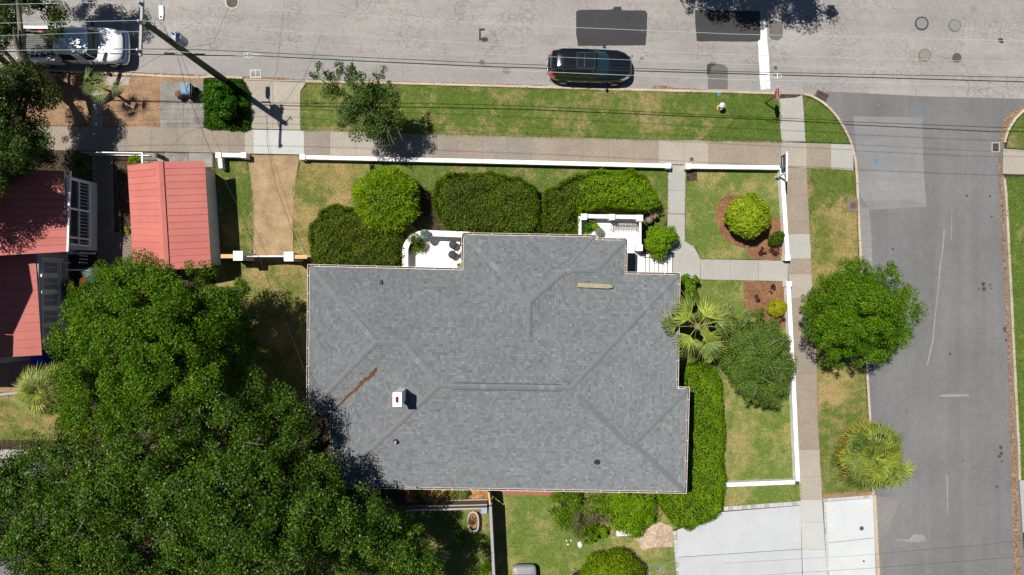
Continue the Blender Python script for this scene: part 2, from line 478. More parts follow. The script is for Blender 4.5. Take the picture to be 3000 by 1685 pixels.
# smoother gutter lane of the same street along the south kerb
KN = [(-900, 172), (120, 205), (450, 222), (714, 232), (900, 238), (1132, 243), (1450, 252), (1800, 262), (2150, 270), (2268, 273), (2352, 277)]
CURVE = [(2352, 277), (2376, 282), (2397, 294), (2418, 308), (2435, 325), (2452, 346), (2467, 370), (2480, 393), (2491, 419), (2500, 450), (2505, 482)]
KE = [(2505, 482), (2511, 577), (2518, 735), (2528, 910), (2537, 1079), (2546, 1216), (2556, 1450), (2566, 1684), (2590, 2400)]
struct('gutter_lane', MB().sheet([P2(x, y + 6) for x, y in KN] + [P2(2352, 200), P2(2150, 186), P2(1450, 168), P2(900, 150), P2(450, 140), P2(-900, 90)], 0.003), M['road_smooth'])
side_poly = PL([(2420, 268), (2470, 270), (2700, 282), (3100, 292), (3400, 300), (3400, 2600), (2480, 2600), (2480, 420), (2400, 300)])
struct('side_street', MB().sheet(side_poly, 0.005), M['side'])
struct('asphalt_patch', MB().sheet(PL([(2500, 341), (2702, 344), (2706, 500), (2714, 606), (2640, 610), (2546, 614), (2512, 560), (2508, 440)]), 0.009), M['side_light'])
struct('asphalt_patch', MB().sheet(PL([(2514, 600), (2546, 612), (2553, 700), (2556, 790), (2520, 800)]), 0.012), M['side_light'])
def ragged(poly, amp=0.05, step=0.35):
    out = []
    n = len(poly)
    for i in range(n):
        a = Vector(poly[i]); b = Vector(poly[(i + 1) % n])
        k = max(1, int((b - a).length / step))
        for j in range(k):
            p = a.lerp(b, j / k); out.append((p.x + random.uniform(-amp, amp), p.y + random.uniform(-amp, amp)))
    return out
struct('asphalt_patch', MB().sheet(ragged(PL([(1688, 34), (1694, 29), (1795, 28), (1800, 20), (1819, 20), (1822, 30), (1890, 30), (1897, 40), (1895, 80), (1892, 132), (1870, 133), (1800, 134), (1694, 135), (1687, 100)]), 0.02), 0.0075), M['patch'])
struct('asphalt_patch', MB().sheet(ragged(PL([(2036, 30), (2226, 33), (2228, 118), (2220, 122), (2040, 121)]), 0.02), 0.0075), M['patch'])
struct('asphalt_patch', MB().sheet(ragged(PL([(2254, 60), (2294, 62), (2294, 108), (2280, 118), (2262, 116), (2252, 105)]), 0.02), 0.0075), M['patch_mid'])
struct('asphalt_patch', MB().sheet(PL([(2074, 192), (2085, 183), (2098, 186), (2122, 190), (2132, 200), (2132, 262), (2074, 261)]), 0.0075), M['patch_mid'])
struct('asphalt_patch', MB().sheet(ragged(PL([(2071, 190), (2083, 182), (2099, 183), (2096, 190), (2085, 197), (2080, 215), (2071, 218)]), 0.02), 0.011), M['patch'])
struct('asphalt_patch', MB().sheet(ragged(PL([(1403, 84), (1421, 84), (1421, 89), (1409, 91), (1409, 118), (1403, 121)]), 0.015, 0.2), 0.0075), M['patch'])
struct('asphalt_patch', MB().sheet(ragged(PL([(1410, 112), (1420, 108), (1431, 112), (1429, 121), (1416, 123), (1408, 119)]), 0.02, 0.2), 0.0078), M['patch'])
struct('asphalt_patch', MB().sheet(ragged(PL([(2923, 112), (2939, 112), (2941, 125), (2932, 128), (2925, 122)]), 0.02, 0.2), 0.0075), M['patch'])
# paint
struct('stop_line', MB().sheet(ragged(PL([(2229, 62), (2244, 62), (2247, 110), (2251, 150), (2257, 262), (2228, 264), (2222, 160), (2220, 122), (2228, 115)]), 0.02), 0.010), M['mark'])
M['faint'] = asphalt('worn_white_line', (0.215, 0.212, 0.208), 0, (0.16, 0.16, 0.16), 0.6, 2)
for a in ([(2764, 672), (2769, 672), (2764, 730), (2757, 772), (2750, 850), (2742, 920), (2735, 1000), (2718, 1070), (2714, 1070), (2730, 1000), (2738, 920), (2746, 850), (2753, 772), (2760, 730)],
          [(2772, 1392), (2777, 1392), (2778, 1510), (2775, 1510)], [(2788, 600), (2790, 600), (2788, 702), (2785, 702)],
          [(2750, 1158), (2785, 1155), (2838, 1156), (2838, 1160), (2785, 1163), (2750, 1161)]):
    struct('worn_road_line', MB().sheet(PL(a), 0.010), M['faint'])
M['oil'] = asphalt('oil_stain', (0.055, 0.053, 0.052), 0, (0.06, 0.05, 0.05), 0.4, 4)
M['oil_l'] = asphalt('old_stain', (0.165, 0.14, 0.12), 0, (0.12, 0.1, 0.09), 0.4, 4)
def blot(px, py, r, mat, z=0.0125, n=11):
    c = P(px, py)
    struct('road_stain', MB().sheet([(c.x + r * random.uniform(.7, 1.15) * math.cos(t), c.y + r * random.uniform(.7, 1.15) * math.sin(t)) for t in [2 * math.pi * i / n for i in range(n)]], z), mat)
for x, y, r in ((2945, 965, .18), (2948, 997, .09), (2880, 832, .13), (2882, 846, .13), (2868, 846, .06), (2900, 834, .07), (2904, 845, .05), (2932, 1311, .12), (2933, 1328, .12), (2928, 1337, .1), (2935, 1352, .07), (2900, 576, .07), (2905, 635, .07), (2615, 730, .07), (2832, 574, .08), (2822, 1350, .05), (2655, 1203, .05), (2783, 1037, .08), (2920, 1426, .07)):
    blot(x, y, r, M['oil'])
for x, y, r in ((1412, 183, .2), (1483, 208, .24), (1852, 165, .1), (1880, 172, .13), (1873, 182, .06), (1894, 163, .05)):
    blot(x, y, r, M['oil_l'], 0.0095)
M['dust'] = asphalt('dusty_asphalt', (0.178, 0.168, 0.158), 0, (0.26, 0.2, 0.16), 0.4, 6)
struct('road_stain', MB().sheet(ragged(PL([(2560, 1452), (2640, 1460), (2620, 1500), (2605, 1560), (2590, 1640), (2580, 1690), (2567, 1690)]), 0.08), 0.0085), M['dust'])
struct('road_stain', MB().sheet(ragged(PL([(2610, 1583), (2665, 1578), (2675, 1565), (2705, 1568), (2712, 1585), (2690, 1590), (2660, 1586)]), 0.05), 0.0089), M['faint'])
M['blue'] = flat('blue_paint', (0.05, 0.2, 0.36), 0.8, 0.2)
for x, y, r in ((2688, 325, .10), (2568, 471, .13), (2104, 276, .14)):
    blot(x, y, r, M['blue'], 0.0135 if y != 276 else 0.128, 9)

# ---- raised blocks
blk = PL([(-900, 176)] + [(x, y + 3) for x, y in KN[1:]] + [(x - 3, y + 2) for x, y in CURVE[1:]] + [(x - 4, y) for x, y in KE[1:]] + [(-900, 2400)])
struct('soil_bed', MB().prism(blk, -0.05, 0.10), M['soil'])
KR = [(3400, 225), (3060, 285), (3000, 321), (2970, 349), (2949, 384), (2939, 419), (2937, 470), (2939, 521), (2946, 595), (2956, 804), (2970, 1090), (2981, 1299), (2984, 1405), (2995, 1580), (3003, 1690), (3040, 2400)]
blk2 = PL([(x + 4, y) for x, y in KR] + [(4200, 2400), (4200, 225)])
struct('verge_bed', MB().prism(blk2, -0.05, 0.10), M['soil'])
struct('far_verge', MB().prism(PL([(-900, -330), (4000, -230), (4000, -900), (-900, -900)]), -0.05, 0.10), M['grassG'])

def kerb_run(name, line, wdt=0.13, z1=0.125, step=2.4):
    root = bpy.data.objects.new(name, None); COL.objects.link(root); root['kind'] = 'structure'
    pts = [P(x, y) for x, y in line]
    d = [0.0]
    for a, b in zip(pts, pts[1:]): d.append(d[-1] + (b - a).length)
    def at(s):
        s = min(max(s, 0), d[-1])
        for i in range(len(pts) - 1):
            if s <= d[i + 1]: return pts[i].lerp(pts[i + 1], (s - d[i]) / max(1e-9, d[i + 1] - d[i]))
        return pts[-1]
    k = max(1, int(d[-1] / step)); L = d[-1] / k
    for i in range(k):
        a0, a1 = i * L + 0.012, (i + 1) * L - 0.012
        ss = [a0 + (a1 - a0) * j / 4 for j in range(5)]
        lft, rgt = [], []
        for s in ss:
            t = (at(s + .05) - at(s - .05)).normalized(); nn = Vector((-t.y, t.x, 0)); p = at(s)
            jig = random.uniform(-.008, .008)
            lft.append((p + nn * (wdt / 2 + jig)).xy[:]); rgt.append((p - nn * (wdt / 2 - jig)).xy[:])
        mesh_obj('kerb_stone', MB().prism(lft + rgt[::-1], -0.04, z1 + random.uniform(-.006, .006)), M['kerb'], root)
kerb_run('kerb', [(-300, 190), (120, 206), (450, 223), (590, 229), (606, 225), (713, 230)])
kerb_run('kerb', [(897, 240), (1132, 244), (1450, 253), (1800, 263), (2150, 271), (2272, 275)])
kerb_run('kerb', CURVE + KE[1:6] + [(2556, 1448)], 0.13, 0.125, 1.6)
kerb_run('kerb', KR[1:6], 0.14, 0.125, 1.2)
kerb_run('kerb', KR[7:13], 0.14, 0.125, 2.0)
struct('apron_lip', MB().prism(PL([(714, 231), (897, 239), (897, 243), (714, 236)]), -0.04, 0.05), M['kerb'])
struct('apron_lip', MB().prism(PL([(2557, 1452), (2566, 1450), (2578, 1700), (2568, 1700)]), -0.04, 0.03), M['kerb'])

# ---- leaf litter, mulch, dirt sheets
def bed(name, poly, mat, z=0.104, h=True):
    w_ = PL(poly, 0.1)
    struct(name, MB().sheet(w_, z), mat)
    if h: hard(w_)
    return w_
bed('leaf_litter_bed', [(-100, 205), (450, 226), (596, 230), (594, 378), (301, 371), (-100, 362)], M['litter'], 0.103)
bed('mulch_bed', [(2096, 615), (2104, 590), (2130, 572), (2200, 570), (2262, 636), (2292, 637), (2300, 762), (2235, 763), (2193, 756), (2190, 730), (2155, 720), (2118, 700), (2100, 655)], M['mulch'], 0.112)
bed('mulch_bed', [(2177, 826), (2305, 824), (2312, 965), (2280, 960), (2210, 925), (2180, 900)], M['mulch'], 0.112)
bed('mulch_bed', [(2010, 494), (2042, 496), (2042, 528), (2012, 534)], M['soil'], 0.112)
bed('bare_sand', [(1868, 1562), (1900, 1545), (1935, 1530), (1970, 1545), (1972, 1602), (1910, 1604), (1882, 1612), (1872, 1590), (1858, 1580)], M['sand'], 0.112)
bed('mulch_bed', [(2408, 1446), (2500, 1440), (2556, 1440), (2556, 1450), (2408, 1461)], M['litter'], 0.112)
bed('leaf_litter_bed', [(1190, 1432), (1430, 1432), (1430, 1466), (1190, 1470)], M['orange_litter'], 0.106)
bed('leaf_litter_bed', [(-60, 1040), (150, 1040), (150, 1150), (-60, 1150)], M['litter'], 0.106)
bed('leaf_litter_bed', [(380, 1420), (430, 1430), (470, 1500), (500, 1600), (450, 1620), (390, 1560), (370, 1480)], M['orange_litter'], 0.105)
bed('leaf_litter_bed', [(1240, 470), (1950, 490), (1950, 720), (1180, 720), (1180, 690)], M['soil'], 0.1035, False)
# debris lines in the gutters
M['debris'] = litter_mat('gutter_debris', (0.12, 0.075, 0.05), (0.22, 0.14, 0.09), (0.34, 0.24, 0.15), 18)
struct('gutter_debris', MB().sheet(ragged(PL([(2932, 440), (2934, 520), (2940, 600), (2949, 800), (2960, 1000), (2968, 1150), (2976, 1330), (2984, 1500), (2992, 1690), (2972, 1690), (2964, 1500), (2960, 1300), (2956, 1150), (2950, 1000), (2940, 800), (2928, 600), (2926, 520), (2928, 450)]), 0.03, 0.5), 0.0145), M['debris'])
struct('gutter_debris', MB().sheet(ragged(PL([(2280, 277), (2350, 277), (2330, 284), (2300, 285)]), 0.02), 0.0995), M['debris'])
struct('gutter_debris', MB().sheet(ragged(PL([(1905, 257), (1925, 251), (1950, 250), (1975, 258), (2030, 260), (2085, 266), (1905, 262)]), 0.03), 0.0105), M['debris'])
struct('gutter_debris', MB().sheet(ragged(PL([(125, 200), (440, 215), (600, 220), (720, 224), (895, 232), (895, 237), (600, 227), (440, 221), (125, 204)]), 0.04, 0.5), 0.0105), M['debris'])
struct('gutter_debris', MB().sheet(ragged(PL([(2990, 312), (2960, 330), (2935, 360), (2931, 400), (2930, 420), (2938, 420), (2946, 384), (2967, 349), (2998, 322)]), 0.05, 0.4), 0.0145), M['debris'])
struct('gutter_debris', MB().sheet(ragged(PL([(900, 236), (1450, 249), (1600, 253), (1600, 250), (1450, 246), (900, 232)]), 0.02, 0.5), 0.0105), M['debris'])

# ---- lawns (sheets); blades are added at the end
LAWN = []
def lawn(poly, key, z=0.107, dens=1.0):
    w_ = PL(poly, 0.1)
    struct('lawn', MB().sheet(w_, z), M['grass' + key]); LAWN.append((w_, key, z, dens))
lawn([(905, 244), (882, 268), (880, 382), (1218, 394), (1400, 399), (1929, 411), (2289, 417), (2281, 282), (2268, 279), (2150, 275), (1450, 257), (1132, 248), (930, 242)], 'M')
lawn([(2140, 276), (2268, 279), (2281, 282), (2289, 417), (2050, 412), (2090, 385), (2120, 395), (2150, 350), (2125, 320)], 'G', 0.110)
lawn([(2353, 281), (2395, 297), (2433, 328), (2465, 372), (2488, 421), (2361, 416)], 'G')
lawn([(2364, 494), (2502, 497), (2507, 577), (2514, 735), (2533, 1080), (2553, 1440), (2408, 1446), (2405, 1380), (2392, 1055), (2376, 760)], 'T')
lawn([(2396, 1190), (2420, 1170), (2440, 1205), (2470, 1180), (2500, 1215), (2541, 1190), (2553, 1440), (2408, 1446), (2400, 1300)], 'M', 0.110)
lawn([(2366, 495), (2502, 498), (2507, 580), (2480, 600), (2465, 570), (2430, 610), (2400, 585), (2372, 640)], 'M', 0.110)
lawn([(872, 460), (1100, 468), (1100, 560), (1240, 690), (905, 770), (855, 770), (862, 700), (858, 560), (880, 480)], 'T')
lawn([(640, 452), (722, 458), (733, 520), (742, 590), (742, 720), (735, 760), (632, 770), (632, 470)], 'M')
lawn([(1080, 468), (1956, 490), (1955, 640), (1930, 690), (1580, 560), (1260, 560), (1090, 540)], 'M')
lawn([(2010, 496), (2290, 500), (2301, 760), (2052, 758), (2040, 726), (2007, 708)], 'Y')
lawn([(1990, 820), (2310, 826), (2330, 1410), (2128, 1424), (1990, 1400)], 'Y')
lawn([(2118, 1425), (2345, 1420), (2346, 1466), (2118, 1484)], 'Y')
lawn([(1440, 1440), (2122, 1440), (2122, 1484), (1970, 1553), (1985, 1700), (1450, 1700)], 'Y')
lawn([(632, 770), (905, 770), (905, 1200), (632, 1200)], 'T')
lawn([(-60, 1160), (260, 1160), (260, 1290), (-60, 1290)], 'T')
lawn([(930, 1470), (1440, 1496), (1440, 1700), (930, 1700)], 'M')
LE = [(x + 9, y) for x, y in KR]
lawn([(3050, 300), (3004, 330), (2977, 355), (2958, 388), (2948, 432), (3050, 440)], 'M')
lawn([(2944, 522), (2951, 595), (2961, 804), (2975, 1090), (2986, 1299), (2989, 1405), (3100, 1405), (3100, 512)], 'G')
lawn([(2998, 1560), (3008, 1700), (3100, 1700), (3100, 1560)], 'G')

# ---- pavements made of slabs
def walk(name):
    o = bpy.data.objects.new(name, None); COL.objects.link(o); o['kind'] = 'structure'; return o
def slab(root, poly, mat, z=0.118, gap=0.006, name='slab'):
    w_ = PL(poly, 0.1); hard(w_)
    n = len(w_)
    if sum(w_[i][0] * w_[(i + 1) % n][1] - w_[(i + 1) % n][0] * w_[i][1] for i in range(n)) < 0: w_ = w_[::-1]
    w_ = inset_poly(w_, gap)
    return mesh_obj(name, MB().prism(w_, 0.05, z + random.uniform(-.003, .003)), M[mat], root)
TOPL = [(-200, 366), (301, 371.6), (598, 375), (745, 380), (968, 384), (1218, 392), (1400, 397), (1929, 409.6), (2150, 413), (2289, 416.5), (2510, 424)]
BOTL = [(-200, 436), (467, 444), (716, 450), (890, 453), (1412, 467), (1963, 482), (2290, 486), (2364, 493), (2510, 500)]
sw = walk('sidewalk')
js = [(-70, 'tan'), (5, 'tan'), (78, 'tan_dark'), (151, 'tan'), (224, 'tan'), (297, 'tan_dark'), (370, 'tan'), (443, 'tan_dark'), (519, 'tan_dark'), (594, 'tan'), (670, 'tan_dark'), (716, 'tan_light'), (742, 'conc_light'), (891, 'tan_dark'), (967, 'tan_light'), (1042, 'tan_light'), (1118, 'tan'), (1192, 'tan_dark'), (1267, 'tan_dark'), (1340, 'tan'), (1413, 'tan_dark'), (1487, 'tan_dark'), (1559, 'tan'), (1636, 'tan'), (1708, 'tan'), (1783, 'tan'), (1855, 'tan'), (1929, 'tan_light'), (2004, 'tan_light'), (2075, 'tan'), (2147, 'tan'), (2219, 'tan'), (2288, 'tan_light'), (2363, 'tan'), (2434, 'conc'), (2500, None)]
bedp = [(x, y + 1) for x, y in TOPL[:-1]] + [(2498, 425), (2500, 500)] + [(2364, 492)] + [(x, y) for x, y in BOTL[:-2]][::-1]
struct('sidewalk_joint_bed', MB().sheet(PL(bedp, 0.1), 0.1085), M['kerb_joint'])
for (x0, mt), (x1, _) in zip(js, js[1:]):
    slab(sw, [(x0, lerp_line(TOPL, x0)), (x1, lerp_line(TOPL, x1)), (x1, lerp_line(BOTL, x1)), (x0, lerp_line(BOTL, x0))], mt)
# east sidewalk
EL = [(486, 2290), (760, 2306), (880, 2314), (1142, 2326), (1400, 2340), (1466, 2345), (1690, 2352)]
ER = [(486, 2363), (760, 2376), (822, 2379.5), (1055, 2392), (1229, 2395), (1380, 2405.5), (1466, 2408), (1690, 2423)]
ys = [(493, 'tan'), (572, 'tan'), (649, 'tan'), (686, 'conc'), (758, 'tan'), (803, 'tan_light'), (874, 'tan'), (948, 'tan'), (1022, 'tan_dark'), (1095, 'tan'), (1168, 'tan'), (1242, 'tan'), (1318, 'tan_light'), (1396, 'tan_light'), (1464, 'conc_light'), (1530, 'conc_light'), (1610, 'conc_new'), (1700, None)]
struct('sidewalk_joint_bed', MB().sheet(PL([(2290, 486), (2363, 488), (2376, 760), (2392, 1055), (2405, 1380), (2424, 1700), (2352, 1700), (2340, 1400), (2314, 880)], 0.1), 0.109), M['kerb_joint'])
sw2 = walk('sidewalk')
for (y0, mt), (y1, _) in zip(ys, ys[1:]):
    slab(sw2, [(lerp_line(EL, y0), y0), (lerp_line(ER, y0), y0), (lerp_line(ER, y1), y1), (lerp_line(EL, y1), y1)], mt)
sw3 = walk('kerb_ramp')
slab(sw3, [(2281, 290), (2300, 288), (2330, 286), (2351, 279), (2356, 345), (2283, 342)], 'conc', 0.113, 0.002)
slab(sw3, [(2283, 342), (2356, 345), (2360, 415), (2289, 415)], 'conc', 0.117, 0.002)
sw4 = walk('sidewalk')
slab(sw4, [(2938, 436), (3005, 440), (3005, 512), (2937, 510)], 'tan_light'); slab(sw4, [(3005, 440), (3100, 445), (3100, 517), (3005, 512)], 'tan_light')
slab(sw4, [(2986, 1407), (3100, 1400), (3100, 1555), (2996, 1560)], 'conc')
# garage-side old slabs
ow = walk('parking_pad')
for a, b, t_ in ((470, 538, 238), (538, 598, 242)):
    slab(ow, [(a, t_), (b, t_ + 2), (b, 306), (a, 304)], 'conc_old'); slab(ow, [(a, 305), (b, 307), (b, 374), (a, 372)], 'conc_old')
for x in range(408, 620, 72):
    slab(ow, [(x, 448), (x + 71, 449), (x + 71, 490), (x, 488)], 'conc_old')
slab(ow, [(302, 224), (380, 226), (378, 250), (306, 250)], 'tan_light', 0.112); 
for y in (262, 300, 338):
    slab(ow, [(268, y), (302, y), (300, y + 36), (270, y + 36)], 'tan_light', 0.112)
# drive apron beside the groundcover bed
ap = walk('driveway_apron')
slab(ap, [(714, 235), (800, 238), (800, 379), (729, 377), (729, 270)], 'tan_light', 0.114); slab(ap, [(800, 238), (897, 242), (880, 268), (880, 381), (800, 379)], 'tan_light', 0.114)
gp = PL([(724, 454), (878, 456), (868, 520), (860, 600), (858, 770), (742, 770), (742, 600), (732, 510)], 0.1)
struct('gravel_drive', MB().prism(gp, 0.05, 0.114), M['gravel']); hard(gp)
# front walk
fw = walk('front_walk')
slab(fw, [(1956.5, 484), (2009, 485), (2008, 560), (1956, 556)], 'conc'); slab(fw, [(1956, 556), (2008, 560), (2006.6, 627), (1955, 626)], 'conc'); slab(fw, [(1955, 627), (2006.6, 628), (2006.6, 707), (1955, 706)], 'conc')
slab(fw, [(1950, 707), (2006, 707), (2032, 720), (2046, 747), (2052, 759), (2051, 818), (1950, 815)], 'conc', 0.118, 0.004)
for x0, x1 in ((2052, 2139), (2139, 2222), (2222, 2308)):
    f_ = lambda x: 759 + (x - 2052) * 0.02
    slab(fw, [(x0, f_(x0)), (x1, f_(x1)), (x1, f_(x1) + 61), (x0, f_(x0) + 60)], 'conc')
# concrete driveway, lower right
dw = walk('concrete_driveway')
slab(dw, [(1983, 1553), (2115, 1500), (2346, 1481), (2348, 1608), (1987, 1632)], 'conc_new', 0.116, 0.004)
slab(dw, [(1987, 1633), (2348, 1609), (2352, 1760), (1990, 1760)], 'conc_new', 0.116, 0.004)
slab(dw, [(2420, 1470), (2557, 1459), (2562, 1575), (2424, 1590)], 'conc_white', 0.116, 0.004)
slab(dw, [(2424, 1591), (2562, 1576), (2568, 1760), (2428, 1760)], 'conc_white', 0.116, 0.004)
# band of pavers round the driveway
bd = walk('paver_border')
def pavers(a, b, wid, step=13):
    a = Vector(a); b = Vector(b); n = max(1, int((b - a).length / step)); d = (b - a) / n; nn = Vector((-d.y, d.x)).normalized() * wid
    for i in range(n):
        p = a + d * i; q = p + d
        slab(bd, [tuple(p), tuple(q), tuple(q + nn), tuple(p + nn)], random.choice(['conc', 'conc_light', 'conc_new', 'conc_light']), 0.117, 0.006, 'paver')
pavers((2120, 1484), (2346, 1467), 13); pavers((2410, 1461), (2557, 1450), 9); pavers((1983, 1700), (1970, 1556), 12)
pavers((2348, 1482), (2352, 1690), -9, 15); pavers((2412, 1470), (2422, 1690), -9, 15)

# ================================================================== MAIN HOUSE
ZE = 3.8
HV = {}
def hv(k, x, y, z=ZE): HV[k] = P(x, y, z)
for k, x, y in (('A', 907.4, 781), ('B', 1357, 792), ('C', 1359, 688), ('D', 1743, 695), ('E', 1744, 703.5), ('F', 1832, 704.5), ('G', 1830, 803), ('H', 1986.6, 805.4), ('I', 1981, 1139), ('J', 2014, 1141), ('K', 2005, 1439.5), ('L', 973, 1423), ('M', 975, 1205), ('N', 904, 1205)):
    hv(k, x, y)
for k, x, y, z in (('P1', 1100, 1003, 5.49), ('P2', 1182, 1006, 5.49), ('P3', 1284, 1131, 6.5), ('P4', 1672, 1137, 6.5), ('R', 1835, 1297, 5.08), ('Q', 1857, 1300, 5.08), ('S', 1551, 885, 5.37), ('T', 1549, 990, 5.37), ('U', 1746, 791, 4.5), ('X', 1656, 793, 4.52), ('W', 1794, 843, 4.1), ('Y', 1692, 838, 4.17)):
    hv(k, x, y, ZE + (z - ZE) * 0.74)
FACES = ['A B T Y W G H P4 P3 P2 P1', 'C S T B', 'C D X S', 'S X Y T', 'D E F U X', 'F G W U', 'U W Y X', 'A P1 N', 'N P1 P2 M', 'M P2 P3 L', 'L P3 P4 R Q K', 'H I R P4', 'I J Q R', 'J K Q']
hb = P(1450, 1100, 0)
house = thing('house', 'large single-storey house with grey shingled hip roof and white chimney', 'house', (hb.x, hb.y, 0.1))
M['shingle'] = None
def shingle_mat():
    b = NB('grey_asphalt_shingles')
    at = b.n('ShaderNodeAttribute', attribute_name='tint')
    uv = b.n('ShaderNodeUVMap'); sp = b.n('ShaderNodeSeparateXYZ'); b.l(uv.outputs[0], sp.inputs[0])
    c = b.mix(1.0, at.outputs['Color'], b.ramp(b.noise(0.5, 4, 0.6), [(0.3, 0.94), (0.7, 1.05)]), 'MULTIPLY')
    c = b.mix(1.0, c, b.ramp(b.noise(70, 2, 0.8), [(0.3, 0.9), (0.7, 1.1)]), 'MULTIPLY')
    c = b.mix(b.ramp(sp.outputs[1], [(0.0, 0.42), (0.16, 0.0)]), c, (0.05, 0.052, 0.056))      # printed shadow line of the laminate
    c = b.mix(b.ramp(sp.outputs[0], [(0.0, 0.25), (0.12, 0.0)]), c, (0.06, 0.062, 0.066))
    b.col(c); b.b.inputs['Diffuse Roughness'].default_value = 1.0
    return b.fin(0.95, 0.15)
M['shingle'] = shingle_mat()
M['deck'] = flat('roof_underlay', (0.06, 0.06, 0.062), 0.95, 0.1)
M['soffit'] = flat('cream_soffit', (0.66, 0.6, 0.5), 0.7, 0.2)
def newell(ps):
    n = Vector((0, 0, 0))
    for a, b in zip(ps, ps[1:] + ps[:1]):
        n += Vector(((a.y - b.y) * (a.z + b.z), (a.z - b.z) * (a.x + b.x), (a.x - b.x) * (a.y + b.y)))
    n.normalize()
    return n if n.z > 0 else -n
def clip_rect(poly, x0, x1, y0, y1):
    for ax, lim, sg in ((0, x0, 1), (0, x1, -1), (1, y0, 1), (1, y1, -1)):
        out = []
        for i in range(len(poly)):
            a, b = poly[i - 1], poly[i]
            ia, ib = sg * (a[ax] - lim) >= 0, sg * (b[ax] - lim) >= 0
            if ia != ib:
                t = (lim - a[ax]) / (b[ax] - a[ax]); out.append((a[0] + t * (b[0] - a[0]), a[1] + t * (b[1] - a[1])))
            if ib: out.append(b)
        poly = out
        if len(poly) < 3: return []
    return poly
roof = mesh_obj('roof', (lambda m: [m.add([tuple(HV[k] - Vector((0, 0, 0.06))) for k in f.split()], [tuple(range(len(f.split())))]) for f in FACES] and m)(MB()), M['deck'], house)
roof.data.polygons.foreach_set('use_smooth', [False] * len(roof.data.polygons))
def lay_shingles(name, ps, parent, expo=0.148):
    n = newell(ps); c = sum(ps, Vector()) / len(ps)
    u = (Vector((0, 0, 1)) - n * n.z).normalized(); v = u.cross(n).normalized()
    p2 = [((p - c).dot(v), (p - c).dot(u)) for p in ps]
    res = [(a_[0], a_[1], (p - c).dot(n)) for a_, p in zip(p2, ps)]
    def warp(a, b_):
        sw_ = sv = 0.0
        for xa, ya_, r_ in res:
            w_ = 1.0 / ((a - xa) ** 2 + (b_ - ya_) ** 2 + 0.02); sw_ += w_; sv += w_ * r_
        return sv / sw_
    x0, x1 = min(p[0] for p in p2), max(p[0] for p in p2); y0, y1 = min(p[1] for p in p2), max(p[1] for p in p2)
    V, F, TI, UVs = [], [], [], []
    y = y0 - 0.02; row = 0
    while y < y1:
        x = x0 - random.uniform(0, 0.3)
        while x < x1:
            wd = random.choice((0.10, 0.12, 0.14, 0.17, 0.22))
            q = clip_rect(p2, x, x + wd, y, y + expo)
            if q:
                g = random.gauss(1.0, 0.06); h_ = random.random()
                if h_ < 0.07: cc = (0.182 * g, 0.173 * g, 0.177 * g)
                elif h_ < 0.2: cc = (0.204 * g, 0.217 * g, 0.221 * g)
                elif h_ < 0.42: cc = (0.153 * g, 0.165 * g, 0.17 * g)
                else: cc = (0.178 * g, 0.193 * g, 0.2 * g)
                k = len(V); lift = random.uniform(0, 0.004)
                for a, b_ in q:
                    fr = (b_ - y) / expo
                    V.append(tuple(c + v * a + u * b_ + n * (0.014 * (1 - fr) + lift + warp(a, b_))))
                F.append(tuple(range(k, k + len(q)))); TI.append((*cc, 1))
                UVs += [((a - x) / wd, (b_ - y) / expo) for a, b_ in q]
                # exposed lower edge
                lo = [(a, b_) for a, b_ in q if abs(b_ - y) < 1e-6]
                if len(lo) >= 2:
                    a0, a1 = min(l[0] for l in lo), max(l[0] for l in lo); k = len(V)
                    for a, hh in ((a0, 0.014 + lift), (a1, 0.014 + lift), (a1, -0.004), (a0, -0.004)):
                        V.append(tuple(c + v * a + u * y + n * (hh + warp(a, y))))
                    F.append((k, k + 1, k + 2, k + 3)); TI.append((*[t * 0.7 for t in cc], 1)); UVs += [(0.5, 0.5)] * 4
            x += wd
        y += expo; row += 1
    mb = MB(); mb.v = V; mb.f = F
    o = mesh_obj(name, mb, M['shingle'], parent)
    me = o.data
    ca = me.attributes.new('tint', 'FLOAT_COLOR', 'FACE'); ca.data.foreach_set('color', np.array(TI, dtype=np.float32).ravel())
    ul = me.uv_layers.new(name='UVMap'); ul.data.foreach_set('uv', np.array(UVs, dtype=np.float32).ravel())
    o['kind'] = 'stuff'
    return o
for f in FACES:
    lay_shingles('shingles', [HV[k] for k in f.split()], roof)
